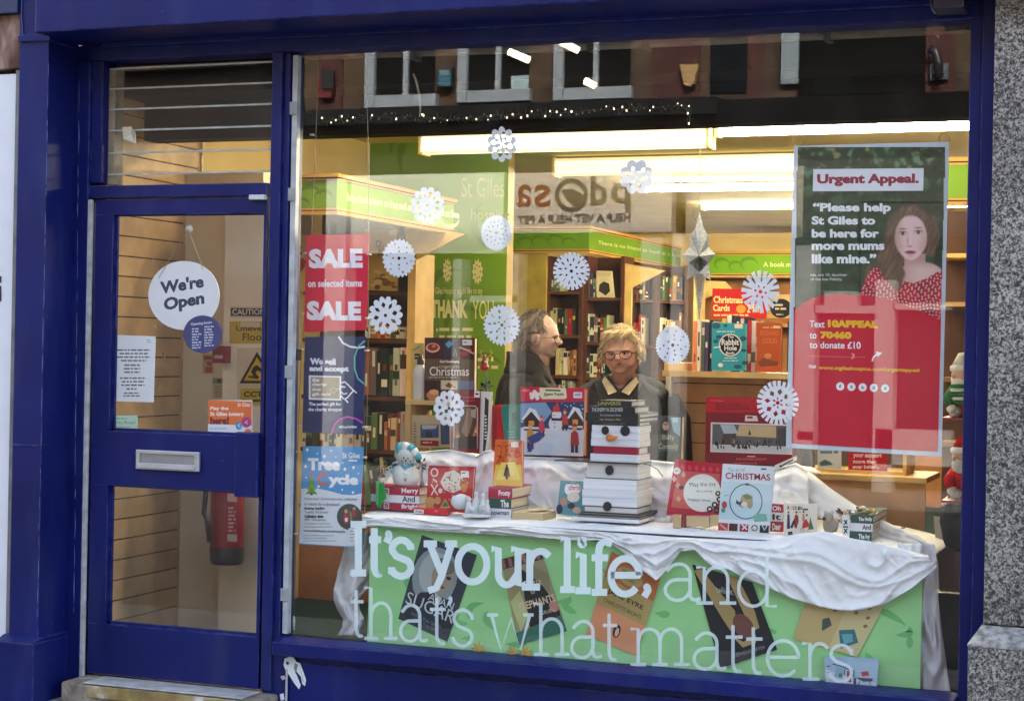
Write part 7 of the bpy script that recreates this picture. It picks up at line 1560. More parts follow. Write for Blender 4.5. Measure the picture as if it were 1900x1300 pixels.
def d_(a):
    a.poly([(842, 756), (848, 751), (882, 752), (887, 758), (886, 832), (841, 830)], (214, 190, 180)); a.poly([(843.5, 757), (849, 753), (881, 754), (885, 759), (884, 830), (843, 828)], (84, 60, 48))
    a.poly([(866, 758), (872, 756), (880, 764), (872, 800), (866, 812), (856, 800), (862, 780)], (150, 120, 96)); a.poly([(874, 760), (884, 758), (882, 776), (874, 772)], (180, 170, 150))
    for x, y in ((847, 814), (851, 806), (883, 796), (880, 806)): a.poly([(x-4, y+6), (x, y-8), (x+3, y+6)], (226, 140, 60)); a.disc(x, y+4, 2, 3, (246, 200, 110), 8)
    a.poly([(842, 812), (885, 808), (885, 832), (842, 830)], (50, 36, 32)); a.text('Personal', 855, 733, 880, 739, (206, 90, 100), 0.02); a.text('Treasury', 858, 741, 880, 746, (206, 90, 100), 0.02); a.rect(880, 725, 890, 737, (236, 230, 230)); a.rect(882, 729, 888, 732, (40, 40, 44))
book('carol_book', [(836, 724), (892, 724), (889, 841), (836, 836)], 0.56, (124, 22, 40), 'dark red book with an arched candlelit picture on the riser', d_, 0.03)
def d_(a): a.poly([(900, 736), (907, 742), (905, 800), (900, 838), (896, 836)], (40, 40, 40)); a.scrib(899, 770, 904, 8, 6, 3, (220, 220, 214))
book('hardback_book', [(891, 726), (911, 727), (906, 842), (890, 841)], 0.57, (226, 226, 220), 'tall white book seen by its edge, right of the dark red carol book', d_, 0.02)
def d_(a):
    a.poly([(1224, 772), (1264, 773), (1262, 853), (1220, 851)], (70, 84, 84)); a.poly([(1244, 774), (1263, 774), (1262, 810), (1250, 800)], (150, 190, 200)); a.poly([(1226, 782), (1232, 775), (1240, 776), (1246, 790), (1244, 806), (1230, 804), (1223, 806)], (60, 50, 44)); a.disc(1235, 790, 6, 8, (206, 170, 150), 12); a.rect(1231, 786, 1240, 788, (60, 46, 44)); a.rect(1248, 774, 1258, 783, (206, 226, 230))
    a.text('Billy', 1229, 806, 1252, 818, (206, 204, 170), 0.0); a.text('Connolly', 1222, 822, 1258, 836, (206, 204, 170), 0.0); a.poly([(1222, 838), (1260, 836), (1260, 852), (1220, 851)], (40, 50, 46))
book('hardback_book', [(1223, 771), (1266, 773), (1263, 854), (1219, 851)], 0.60, (70, 84, 84), 'dark book with a portrait and pale lettering behind the snowman stack', d_, 0.05, pages=(206, 176, 130))
def d_(a):
    a.poly([(1311, 737), (1469, 740), (1469, 767), (1310, 764)], (186, 14, 36)); a.scrib(1328, 748, 1394, 4, 3.2, 2, (120, 20, 40), seed=5); a.rect(1318, 742, 1342, 743, (230, 110, 120))
    a.poly([(1319, 783), (1470, 787), (1470, 843), (1318, 838)], (226, 216, 214)); a.poly([(1322, 786), (1470, 790), (1470, 841), (1321, 836)], (96, 96, 100)); a.poly([(1372, 788), (1440, 790), (1440, 812), (1366, 808)], (206, 180, 140))
    a.poly([(1336, 787), (1362, 788), (1370, 804), (1344, 806)], (176, 190, 206)); a.poly([(1341, 804), (1366, 804), (1364, 824), (1342, 824)], (80, 66, 60)); a.poly([(1442, 796), (1456, 794), (1468, 806), (1468, 830), (1444, 828)], (80, 76, 84)); a.poly([(1322, 824), (1470, 828), (1470, 841), (1321, 836)], (200, 204, 212))
    rr = random.Random(3)
    for i in range(60): x = rr.uniform(1326, 1462); y = rr.uniform(818, 832); h = rr.uniform(4, 9); a.poly([(x-1.6, y), (x, y-h), (x+1.6, y), (x+1, y+3)], rr.choice(((40, 40, 46), (60, 56, 60), (90, 60, 56), (150, 150, 158), (30, 34, 44))), keep=i > 0)
    a.poly([(1388, 806), (1391, 796), (1394, 807)], (60, 70, 50)); a.poly([(1383, 770), (1404, 771), (1407, 781), (1382, 781)], (234, 214, 214)); a.scrib(1386, 772, 1402, 1, 3, 4, (160, 40, 56)); a.text('PANORAMA JIGSAW', 1366, 849, 1423, 855, (220, 90, 100), 0.03); a.scrib(1362, 858, 1426, 1, 3, 1.6, (206, 90, 100)); a.rect(1386, 845, 1401, 847, (226, 180, 180))
book('puzzle_box', [(1310, 736), (1470, 740), (1470, 864), (1308, 859)], 0.62, (128, 16, 36), 'wide dark red jigsaw box with a snowy street panorama, behind the craft book', d_, 0.06, pages=(150, 30, 40), cat='box')
def d_(a): a.line([(1448, 865), (1472, 852)], 2.5, (70, 70, 76)); a.line([(1447, 863), (1450, 866)], 4, (40, 40, 46))
flat_sign('price_strip', [(1437, 863), (1478, 845), (1479, 853), (1440, 872)], 0.5, (226, 226, 228), 'slanting white printed strip at the end of the riser cloth', 'strip', d_, 0.001)
# small shelf in front of the green wall: bottle and cookery book
YB = 0.95
ss = thing('small_shelf', P(800, 745, YB), 'small cream shelf box holding the cookery book above the riser', 'shelf')
b = MB(); p, q = P(757, 742, YB), P(884, 745, YB); b.box(p.x, q.x, YB-0.03, YB+0.2, q.z-0.02, q.z, (224, 196, 130)); b.build('board', WOOD, ss)
for x in (761, 880): b = MB(); r_ = P(x, 742, YB); b.box(r_.x-0.012, r_.x+0.012, YB-0.02, YB+0.2, P(x, 850, YB).z-0.2, q.z-0.021, (216, 186, 120)); b.build('upright', WOOD, ss)
b = MB(); b.box(p.x+0.012, q.x-0.012, YB+0.18, YB+0.19, P(800, 764, YB).z, q.z-0.021, (110, 158, 34)); b.build('back_board', PAPER, ss)
def d_(a): a.poly([(780, 787), (814, 787), (814, 812), (780, 812)], (60, 90, 140)); a.poly([(782, 788), (812, 788), (808, 795), (784, 796)], (190, 206, 214)); a.rect(790, 800, 802, 811, (40, 56, 84)); a.rect(780, 816, 814, 826, (150, 30, 40)); a.scrib(784, 819, 810, 1, 3, 3, (230, 190, 180)); a.poly([(817, 786), (834, 787), (834, 824), (818, 824)], (50, 84, 120)); a.scrib(768, 784, 773, 9, 5, 2, (110, 100, 80))
flat_sign('picture_card', q4(764, 770, 838, 830), YB-0.01, (206, 190, 150), 'cream card with a small blue harbour photo under the little shelf', 'card', d_, 0.01)
bt = thing('water_bottle', P(774, 742, YB), 'white bottle with a black cap on the little shelf', 'bottle')
r_ = 12.5/390; z0 = P(774, 742, YB).z; H = P(774, 676, YB).z-z0
b = MB(); b.lathe((P(774, 742, YB).x, YB+0.03, z0), [(0, 0), (r_*.95, 0), (r_, .006), (r_, H*.72), (r_*.85, H*.88), (r_*.45, H*.98), (r_*.4, H)], (206, 212, 216), 20); b.build('body', GLOSS, bt)
b = MB(); b.lathe((P(774, 742, YB).x, YB+0.03, z0+H), [(r_*.5, 0), (r_*.5, .022), (r_*.3, .028), (r_*.28, .04), (0, .041)], (30, 28, 30), 14); b.build('cap', GLOSS, bt)
def d_(a):
    a.rect(762, 637, 785, 700, (216, 196, 120)); a.line([(766, 650), (774, 645), (780, 642)], 1.6, (90, 80, 50)); a.scrib(769, 656, 784, 2, 6, 4, (40, 36, 30))
flat_sign('cream_leaflet', q4(762, 636, 787, 742), YB+0.06, (216, 196, 120), 'cream leaflet with dark print behind the white bottle', 'leaflet', d_, 0.004)
def d_(a):
    a.rect(788, 627, 880, 664, (70, 14, 26)); a.disc(803, 645, 13, 9, (232, 196, 170), 18); a.disc(803, 644, 10, 6.5, (150, 30, 30), 16); a.disc(805, 642, 4, 3, (226, 130, 60), 10)
    a.poly([(824, 628), (848, 628), (850, 663), (822, 663)], (50, 56, 76)); a.poly([(826, 638), (834, 631), (841, 638), (832, 646)], (130, 190, 226)); a.line([(842, 660), (844, 646), (848, 660)], 1.6, (170, 160, 140)); a.rect(858, 630, 876, 640, (236, 232, 232)); a.scrib(860, 634, 870, 1, 2, 2, (60, 60, 66)); a.line([(852, 644), (866, 649), (879, 656)], 3, (226, 180, 160)); a.disc(860, 656, 8, 5, (150, 36, 44), 12); a.disc(872, 650, 3, 3, (220, 120, 60), 8)
    a.rect(788, 665, 880, 705, (100, 82, 60)); a.text('Good Housekeeping', 816, 668, 852, 674, WL, 0.04); a.text('COMPLETE', 814, 678, 853, 683, (206, 196, 170), 0.02); a.text('Christmas', 797, 680, 870, 697, WL, 0.01); a.scrib(795, 699, 872, 1, 2, 2, (190, 180, 160))
    a.rect(788, 706, 817, 742, (50, 22, 30)); a.rect(818, 705, 849, 722, (226, 216, 186)); a.rect(850, 706, 880, 722, (110, 120, 160)); a.disc(803, 733, 12, 9, (196, 130, 90), 14); a.disc(805, 727, 9, 5, (232, 180, 130), 12); a.poly([(826, 716), (832, 709), (840, 714), (836, 720)], (150, 80, 40)); a.rect(818, 723, 880, 742, (140, 22, 48)); a.line([(826, 714), (846, 718)], 1.2, (120, 90, 60))
book('cookery_book', [(788, 626), (881, 627), (880, 744), (787, 742)], YB-0.01, (84, 30, 34), 'large cookery book with Christmas food pictures on the little shelf', d_, 0.035)
rb = thing('robin_ornament', P(900, 735, 0.75), 'red bauble ornament with gold antlers on a stick above the riser', 'ornament')
b = MB(); b.ell(P(899, 681, .75), .019, .019, .017, (176, 20, 24), 14, 10); b.lathe(P(899, 675, .75), [(.016, 0), (.009, .02), (.004, .04), (0, .041)], (120, 14, 20), 12); b.build('body', GLOSS, rb)
b = MB(); b.tube([P(901, 690, .75), P(903, 705, .75), P(902, 735, .75)], .004, (40, 110, 110), 6); b.build('stick', GLOSS, rb)
for s_ in (-1, 1): b = MB(); b.tube([P(902, 663, .75), P(902+s_*7, 660, .75), P(902+s_*11, 654, .75), P(902+s_*8, 650, .75)], .0028, (206, 160, 60), 6); b.tube([P(902+s_*8, 660, .75), P(902+s_*13, 664, .75)], .0022, (206, 160, 60), 6); b.build('antler', GLOSS, rb)
b = MB(); b.ell(P(901, 671, .735), .005, .004, .006, (240, 226, 206), 8, 6); b.build('light', GLOSS, rb)
m_ = sprig(902, 722, .78, .05, 44, 40, ((50, 60, 56), (90, 96, 90), (30, 36, 36), (140, 140, 130))); single(m_, 'grey_sprig', MATTE, 'dark grey frosted sprig below the red bauble ornament', 'decoration')
# ------------------------------------------------------------------ hanging star
st_ = thing('star_lantern', P(1300, 300, 0.6), 'silver glitter star lantern with a long point hanging in the window', 'star')
SV = ((214, 216, 212), (176, 180, 178), (232, 234, 230), (196, 200, 196))
def c3(px, py, dy=0.0): return P(px, py, 0.6+dy)
ctr = c3(1297, 475)
tips = [(1298, 395, 0), (1268, 473, 0), (1326, 470, 0), (1277, 516, 0), (1317, 520, 0), (1283, 437, .0), (1312, 440, .0)]
b = MB(); rr = random.Random(1)
ring = [(1298, 392), (1291, 422), (1280, 437), (1280, 458), (1266, 473), (1278, 487), (1275, 518), (1287, 508), (1298, 597), (1309, 508), (1319, 521), (1315, 487), (1328, 472), (1315, 458), (1314, 437), (1305, 422)]
for i in range(len(ring)):
    p, q = c3(*ring[i]), c3(*ring[(i+1) % len(ring)])
    f = c3(1297, 475, -0.05) if ring[i][1] < 512 and ring[(i+1) % len(ring)][1] < 512 else c3(1298, 505, -0.03)
    g_ = c3(1297, 475, 0.05)
    b.face([p, q, f], SV[i % 4]); b.face([q, p, g_], SV[(i+1) % 4])
b.build('body', vc(0.35, 0.6, 0.35, 120, metal=0.0, bump=0.4, bscale=150), st_)
b = MB(); b.prism([c3(1291, 508, -.036), c3(1304, 508, -.036), c3(1302, 540, -.026), c3(1294, 542, -.026)], (0, .003, 0), (176, 160, 130)); b.build('window_facet', GLOSS, st_)
b = MB(); b.tube([c3(1298, 250), c3(1299, 320), c3(1297, 372), c3(1298, 395)], .0014, (190, 180, 150), 5); b.tube([c3(1290, 384), c3(1284, 396), c3(1290, 408), c3(1298, 394)], .0018, (120, 100, 60), 5); b.build('cord', METAL, st_)
# ------------------------------------------------------------------ soft toys by the right jamb
def santa(cx, base, Y, s, label, hat_c, body_c, stripes=False, sd=1):
    t = thing('soft_toy', P(cx, base, Y), label, 'soft toy', 'soft toys by the right jamb'); k_ = s/30/430.0
    b = MB(); b.ell(P(cx, base-26*s/30, Y), 20*k_, 16*k_, 30*k_, body_c, 16, 12, .08, sd)
    for sx in (-1, 1): b.tube([P(cx+sx*10*s/30, base-8, Y-.02), P(cx+sx*15*s/30, base, Y-.05)], [8*k_, 7*k_], (226, 220, 206), 10)
    b.build('body', MATTE, t)
    for sx in (-1, 1):
        b = MB(); b.tube([P(cx+sx*14*s/30, base-40*s/30, Y), P(cx+sx*24*s/30, base-26*s/30, Y-.03), P(cx+sx*20*s/30, base-12*s/30, Y-.05)], [8*k_, 8*k_, 6*k_], (60, 110, 70) if stripes else body_c, 10); b.ell(P(cx+sx*19*s/30, base-9*s/30, Y-.05), 7*k_, 6*k_, 7*k_, (232, 226, 214), 10, 8); b.build('arm', MATTE, t)
    b = MB(); b.ell(P(cx, base-64*s/30, Y-.01), 16*k_, 15*k_, 16*k_, (220, 176, 150), 16, 12); b.ell(P(cx-13*s/30, base-62*s/30, Y-.03), 5*k_, 5*k_, 5*k_, (226, 150, 130), 10, 8); b.build('head', MATTE, t)
    b = MB(); b.ell(P(cx-3, base-52*s/30, Y-.025), 14*k_, 9*k_, 16*k_, (236, 230, 220), 14, 10, .25, sd); b.build('beard', MATTE, t)
    b = MB(); b.lathe(P(cx, base-72*s/30, Y), [(16.5*k_, -2*k_), (18*k_, 0), (18*k_, 5*k_), (15*k_, 7*k_)], (238, 234, 226), 16); b.tube([P(cx, base-78*s/30, Y), P(cx+3, base-94*s/30, Y), P(cx+12*s/30, base-100*s/30, Y)], [15*k_, 10*k_, 3*k_], hat_c, 12); b.ell(P(cx+13*s/30, base-100*s/30, Y), 5*k_, 5*k_, 5*k_, (238, 234, 226), 10, 8); b.build('hat', MATTE, t)
    if stripes:
        b = MB()
        for i in range(5): b.tube([P(cx-20*s/30, base-(18+i*7)*s/30, Y-16*k_), P(cx, base-(18+i*7)*s/30, Y-20*k_), P(cx+18*s/30, base-(18+i*7)*s/30, Y-16*k_)], 2.4*k_, (30, 120, 60) if i % 2 == 0 else (236, 232, 226), 6)
        b.build('scarf', MATTE, t)
santa(1787, 768, 0.42, 34, 'soft toy with a white hood and green striped scarf, upper of two', (232, 226, 210), (190, 40, 44), True, 2)
santa(1788, 920, 0.42, 34, 'soft toy father figure with red hat and white beard, lower of two', (206, 24, 34), (206, 26, 36), False, 5)
for y, lb in ((772, 'dark red ledge under the upper soft toy'), (924, 'dark red ledge under the lower soft toy')):
    b = MB(); p = P(1750, y, .42); b.box(p.x, RWX-0.002, .36, .62, p.z-.012, p.z-.002, (150, 24, 34)); single(b, 'toy_ledge', GLOSS, lb, 'ledge')
bb = MB(); bb.ell(P(1775, 968, .5), .06, .05, .11, (30, 30, 34), 14, 10, .2, 4); bb.tube([P(1748, 936, .46), P(1756, 932, .45), P(1766, 931, .45)], .006, (226, 226, 226), 6); single(bb, 'black_bag', MATTE, 'crumpled black bag with a white strap under the lower soft toy', 'bag')
# ================================================================== THE TWO PEOPLE
def gau(x, s): return math.exp(-(x/s)**2)
def head_r(az, el, fat=0.0, mouth=0.0, nose=1.0):
    """surface of a head (metres from its centre) towards azimuth az from the face and elevation el"""
    ca, sa, ce, se = math.cos(az), math.sin(az), math.cos(el), math.sin(el)
    x, y, z = sa*ce, ca*ce, se
    rx, ry, rz = 0.074, 0.093, 0.116
    if y < 0: ry = 0.102
    if z < 0:
        rx *= 1-0.16*(-z)**1.6*(1-fat); ry *= 1-0.10*(-z)**2 if y > 0 else 1-0.42*(-z)**1.3
    r = 1/math.sqrt((x/rx)**2+(y/ry)**2+(z/rz)**2)
    a = abs(az)
    r += 0.020*nose*gau(az, 0.15)*(gau(el+0.17, 0.11)+0.45*gau(el+0.03, 0.12))+0.007*nose*gau(a-0.14, 0.09)*gau(el+0.24, 0.07)
    r += 0.006*gau(a-0.33, 0.28)*gau(el-0.20, 0.09)-0.010*gau(a-0.36, 0.16)*gau(el-0.03, 0.09)-0.006*gau(az, .1)*gau(el-0.10, .08)
    r += 0.006*gau(a-0.62, 0.25)*gau(el+0.16, 0.16)+fat*0.014*gau(a-0.6, 0.35)*gau(el+0.48, 0.22)
    r += 0.006*gau(az, 0.30)*(gau(el+0.42, 0.05)+gau(el+0.56, 0.06))-(0.006+mouth)*gau(az, 0.26)*gau(el+0.49, 0.045+mouth*2.2)
    r += 0.012*gau(az, 0.34)*gau(el+0.82, 0.16)-0.006*gau(az, .3)*gau(el+.66, .07)
    r -= 0.003*gau(a-0.42, 0.10)*gau(el+0.36, 0.16)
    return r
def person_frame(ctr, fwd, tilt=0.0, roll=0.0):
    f = Vector(fwd).normalized(); u = Vector((0, 0, 1)); s = f.cross(u).normalized()      # s: the person's right
    R = Matrix.Rotation(tilt, 3, s); f = R @ f; u = R @ u
    R = Matrix.Rotation(roll, 3, f); u = R @ u; s = R @ s
    return Vector(ctr), f, s, u
def hp(fr, az, el, r): c, f, s, u = fr; return c+(f*math.cos(az)*math.cos(el)+s*math.sin(az)*math.cos(el)+u*math.sin(el))*r
def make_person(label, ctr, fwd, tilt, roll, sc, skin, bodyf, sh_w, hair, coat, extra, floor=IF, fat=0.3, mouth=0.0, mouth_c=(60, 26, 26), hunch=0.05):
    fr = person_frame(ctr, fwd, tilt, roll); c = fr[0]
    bf = Vector((bodyf[0], bodyf[1], 0)).normalized(); bs = bf.cross(Vector((0, 0, 1))).normalized()
    base = Vector((c.x, c.y, 0))-bf*0.05
    t = thing('person', (base.x, base.y, floor), label, 'person')
    # one continuous surface from crown to hips
    N, vs, fs, cs = 64, [], [], []
    rings = []
    els = [math.pi/2-0.02]+[math.pi/2-math.pi*0.93*i/52 for i in range(1, 53)]
    for el in els:
        row = []
        for k in range(N):
            az = -math.pi+2*math.pi*k/N; e2 = el
            p = hp(fr, az, e2, head_r(az, e2, fat, mouth)*sc)
            row.append(p)
        rings.append(row)
    cut = next(i for i, e in enumerate(els) if e < -1.02)
    rings = rings[:cut]
    H0 = c.z; HB = c.z
    def ring(zc, off, ax, ay): return [base+bf*(off+ay*math.cos(-math.pi+2*math.pi*k/N))+bs*(ax*math.sin(-math.pi+2*math.pi*k/N))+Vector((0, 0, zc)) for k in range(N)]
    for dz, off, ax, ay in ((-0.13, 0.035, 0.056, 0.064), (-0.165, 0.025, 0.056, 0.06), (-0.19, 0.015, 0.075, 0.065), (-0.215, 0.005, 0.13, 0.08), (-0.25, 0.0, sh_w*.86, 0.10), (-0.31, 0, sh_w*.92, 0.115), (-0.45, 0.01, sh_w*.88, 0.125), (-0.62, 0.01, sh_w*.82, 0.125), (-0.78, 0, sh_w*.85, 0.12), (-0.86, 0, sh_w*.6, 0.08)):
        rings.append(ring(H0+(dz+hunch*max(0, min(1, (-.13-dz)/.06)))*sc, off, ax, ay))
    for row in rings: vs += row
    lipc = tuple(int(a*0.5+b*0.5) for a, b in zip(skin, (150, 70, 66)))
    for i in range(len(rings)-1):
        el = els[i] if i < cut else -2
        for k in range(N):
            az = -math.pi+2*math.pi*(k+.5)/N; a = abs(az); col = skin
            if i < cut:
                v = 1+0.10*noise.noise(Vector((az*3, el*4, 3.1)))
                red = gau(a-0.55, .3)*gau(el+.2, .2)*0.10+gau(az, .16)*gau(el+.18, .1)*.10
                col = (min(255, skin[0]*v), skin[1]*(v-red), skin[2]*(v-red))
                lw = .75*gau(az, .17)*gau(el+.49, .075); col = tuple(c_*(1-lw)+l_*lw for c_, l_ in zip(col, lipc))
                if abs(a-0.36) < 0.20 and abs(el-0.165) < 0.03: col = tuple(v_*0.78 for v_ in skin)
                elif abs(a-.36) < .2 and abs(el-.02) < .12: col = tuple(v_*0.86 for v_ in skin)  # shade of the eye sockets put into the skin colour
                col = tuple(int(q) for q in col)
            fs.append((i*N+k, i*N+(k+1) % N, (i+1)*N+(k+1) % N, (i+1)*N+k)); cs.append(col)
    b = MB(); b.raw(vs, [tuple(reversed(f_)) for f_ in fs], cs, True)
    for s_ in (-1, 1):                                              # eyes set into the sockets, ears
        e = hp(fr, s_*0.36, 0.03, (head_r(.36, .03)-0.0085)*sc); b.ell(e, .0125*sc, .0125*sc, .0125*sc, (216, 206, 198), 12, 8)
        p = hp(fr, s_*0.35, 0.03, (head_r(.36, .03)+0.0022)*sc); b.ell(p, .005*sc, .005*sc, .0055*sc, (44, 36, 34), 8, 6)
        q = hp(fr, s_*1.62, -0.06, 0.077*sc); rot = Matrix((fr[2], fr[1], fr[3])).transposed()
        b.ell(q, .012*sc, .020*sc, .033*sc, skin, 12, 9, .25, 3, rot); b.ell(q+fr[2]*s_*.008*sc, .006*sc, .011*sc, .02*sc, tuple(int(v*.7) for v in skin), 10, 7, 0, 0, rot)
    if mouth > 0:
        rot = Matrix((fr[2], fr[1], fr[3])).transposed(); b.ell(hp(fr, 0, -.485, (head_r(0, -.485, fat, mouth)-.003)*sc), .021*sc, .010*sc, .0105*sc, mouth_c, 14, 10, 0, 0, rot)
    body = b.build('body', vc(0.55, 0.35, 0.05, 40, bump=0.08, bscale=120), t, recalc=False)
    H0 = c.z+hunch*sc
    # legs and shoes, mostly out of sight behind the display
    b = MB()
    for s_ in (-1, 1): b.tube([base+bs*s_*.085+Vector((0, 0, z_)) for z_ in (H0-.84*sc, (H0-.84*sc+floor)/2+.05, floor+.06)], [.095, .07, .055], (36, 36, 42), 14)
    b.build('trousers', MATTE, t)
    for s_ in (-1, 1): b = MB(); b.ell(base+bs*s_*.085+bf*.05+Vector((0, 0, floor+.04)), .045, .045, .04, (26, 24, 24), 12, 8); b.ell(base+bs*s_*.085+bf*.11+Vector((0, 0, floor+.03)), .045, .045, .03, (26, 24, 24), 12, 8); b.build('shoe', GLOSS, t)
    # coat: open-necked loft with sleeves
    b = MB(); vs = []; prof = [(-0.165, .01, .088, .085), (-0.195, .008, .10, .09), (-0.222, 0, .145, .105), (-0.25, -.004, sh_w*.92, .118), (-0.30, 0, sh_w, .135), (-0.40, .005, sh_w*.98, .15), (-0.55, .01, sh_w*.95, .155), (-0.72, .01, sh_w*1.0, .16), (-0.95, 0, sh_w*1.06, .17), (-1.02, 0, sh_w*1.06, .17)]
    rows = []
    for dz, off, ax, ay in prof:
        row = []
        for k in range(N):
            th = -math.pi+2*math.pi*k/N; wr = 1+0.05*noise.noise(Vector((th*2.2, dz*9, sh_w*50)))+.03*noise.noise(Vector((th*6, dz*20, 4)))
            dv = 0.055*gau(th, .42) if dz > -0.24 else (0.03*gau(th, .3) if dz > -0.3 else 0)            # neck opening dips at the front
            row.append(base+bf*(off+ay*wr*math.cos(th))+bs*(ax*wr*math.sin(th))+Vector((0, 0, H0+(dz-dv)*sc)))
        rows.append(row); vs += row
    fs = [(i*N+k, (i+1)*N+k, (i+1)*N+(k+1) % N, i*N+(k+1) % N) for i in range(len(prof)-1) for k in range(N)]
    b.raw(vs, fs, coat, True)
    for s_ in (-1, 1):
        A = [base+bs*s_*(sh_w*.86)+Vector((0, 0, H0-.265*sc)), base+bs*s_*(sh_w*1.08)+Vector((0, 0, H0-.36*sc)), base+bs*s_*(sh_w*1.2)-bf*.02+Vector((0, 0, H0-.56*sc)), base+bs*s_*(sh_w*1.12)+bf*.1+Vector((0, 0, H0-.74*sc)), base+bs*s_*(sh_w*.9)+bf*.17+Vector((0, 0, H0-.84*sc))]
        b.tube(A, [.068, .075, .066, .058, .05], coat, 16)
    co = b.build('coat', vc(0.85, 0.25, 0.25, 14, bump=0.5, bscale=22), t)
    co.modifiers.new('cloth', 'SOLIDIFY').thickness = 0.006
    extra(t, fr, base, bf, bs, H0, sc)
    return t
def hair_shell(fr, sc, region, thick, col, col2, seed, strands, rmin=0.010):
    b = MB(); N, M_ = 84, 60; vs = {}; fs = []; P_ = []
    def pt(i, k):
        if (i, k) not in vs:
            el = math.pi/2-math.pi*0.82*i/M_; az = -math.pi+2*math.pi*k/N
            g_ = region(az, el); th = rmin*.2+thick*g_*(0.75+0.5*noise.noise(Vector((az*7+seed, el*2.2, seed)))+0.35*noise.noise(Vector((az*19, el*5, seed*2))))
            if g_ <= 0: th = -0.012
            vs[(i, k)] = len(P_); P_.append(hp(fr, az, el, (head_r(az, el, .2, 0, 0.2)+th)*sc))
        return vs[(i, k)]
    cs = []
    for i in range(M_):
        for k in range(N):
            el = math.pi/2-math.pi*0.82*(i+.5)/M_; az = -math.pi+2*math.pi*(k+.5)/N
            if region(az, el) > -0.12:
                fs.append((pt(i, k), pt(i+1, k), pt(i+1, (k+1) % N), pt(i, (k+1) % N)))
                q = 0.5+0.5*noise.noise(Vector((az*24, el*3, seed))); cs.append(tuple(int(x*(1-q)+y*q) for x, y in zip(col, col2)))
    b.raw(P_, fs, cs, True)
    rr = random.Random(seed)
    for _ in range(strands):
        for _t in range(30):
            az = rr.uniform(-math.pi, math.pi); el = rr.uniform(-.7, 1.5)
            if region(az, el) > 0.05: break
        r0 = (head_r(az, el, .2, 0, .2)+thick*region(az, el)*.7)*sc; da = rr.uniform(-.25, .25); dl = rr.uniform(.15, .4)
        pts = [hp(fr, az+da*j/3, el-dl*j/3, r0+rr.uniform(0, .006)+(.003*j if region(az+da*j/3, el-dl*j/3) > 0 else .001)) for j in range(4)]
        b.tube(pts, [.0016, .002, .0016, .0004], rr.choice((col, col2, tuple(int(v*.8) for v in col))), 4, cap=False)
    return b
def glasses(fr, sc, c, r, parent, w_=0.0014):
    b = MB()
    rr_ = (head_r(0, -.05)+.004)*sc
    for s_ in (-1, 1):
        pts = []
        for i in range(17):
            t = 2*math.pi*i/16; az = s_*0.37+0.27*math.cos(t); el = -0.0+0.17*math.sin(t)*(1 if math.sin(t) > 0 else 1.15)
            pts.append(hp(fr, az, el, (0.101+.003*math.cos(az*2))*sc))
        b.tube(pts, w_, c, 5)
        b.tube([hp(fr, s_*.64, .04, .099*sc), hp(fr, s_*1.1, .05, .086*sc), hp(fr, s_*1.6, .03, .082*sc)], w_, c, 5)
    b.tube([hp(fr, -.1, .03, .104*sc), hp(fr, 0, .05, .107*sc), hp(fr, .1, .03, .104*sc)], w_, c, 5)
    return b.build('glasses', METAL, parent)

# the man in black, in profile, facing along the street to the right
def man_extra(t, fr, base, bf, bs, H0, sc):
    def reg(az, el):
        a = abs(az); g_ = 0
        if a > 1.05: g_ = min(1, (a-1.05)*2.4)
        front = 0.95+max(0, (1.25-a))*0.55
        g2 = min(1, max(-.3, (el-front)*3.5)) if a < 1.3 else 1
        lim = -0.95 if a > 2.1 else (-0.3 if a > 1.95 else (0.26 if a > 1.35 else .45))
        if el < lim: return -.3
        return max(g_*.9 if el > lim else -.3, g2*.6)
    hair_shell(fr, sc, reg, .020, (84, 72, 62), (128, 114, 102), 3, 260).build('hair', vc(.6, .4, .2, 60), t)
    # hair falling over the collar at the back
    b = MB(); rr = random.Random(4)
    for i in range(150):
        az = rr.choice((-1, 1))*rr.uniform(1.9, 3.14); p = hp(fr, az, rr.uniform(-.6, .2), .098*sc); e = hp(fr, az+rr.uniform(-.1, .1), -.75, .115*sc)-fr[1]*rr.uniform(.0, .03)
        b.tube([p, (p+e)/2-fr[1]*.012, e-Vector((0, 0, rr.uniform(0, .03)))], [.004, .005, .001], rr.choice(((80, 68, 58), (108, 94, 82), (124, 110, 98))), 4, cap=False)
    b.build('back_hair', vc(.6, .4, .2, 60), t)
    glasses(fr, sc, (70, 54, 46), .02, t)
    b = MB(); N = 40; rows = []
    for dz, off, ax, ay in ((-.115, -.012, .086, .085), (-.14, -.004, .096, .092), (-.185, .0, .112, .10), (-.215, 0, .14, .108)): rows.append([base+bf*(off+ay*math.cos(2*math.pi*k/N))+bs*ax*math.sin(2*math.pi*k/N)+Vector((0, 0, H0+dz*sc-.045*gau(math.sin(math.pi*k/N), .35))) for k in range(N)])
    b.raw(sum(rows, []), [(i*N+k, (i+1)*N+k, (i+1)*N+(k+1) % N, i*N+(k+1) % N) for i in range(3) for k in range(N)], (30, 29, 32), True)
    o = b.build('collar', vc(0.85, 0.25, 0.2, 14), t); o.modifiers.new('cloth', 'SOLIDIFY').thickness = .006
    a = Art(P(992, 700, base.y-.2), (1, 0, 0))
    q = base+bs*.06+bf*.10
    b = MB(); p = base+bs*(-0.0)+bf*0.0
    ex_ = base+bs*.232+bf*.055+Vector((0, 0, H0-.335*sc)); n_ = (bs*.9+bf*.35).normalized(); w1 = Vector((0, 0, 1)).cross(n_).normalized()
    b.prism([ex_+w1*x*.013+Vector((0, 0, z*.012)) for x, z in ((-1, 1), (1, .9), (1.1, -.4), (.3, -1), (-.8, -.7))], n_*.004, (120, 120, 124)); b.build('badge', PAPER, t)
cM = P(1000, 627, 1.55)
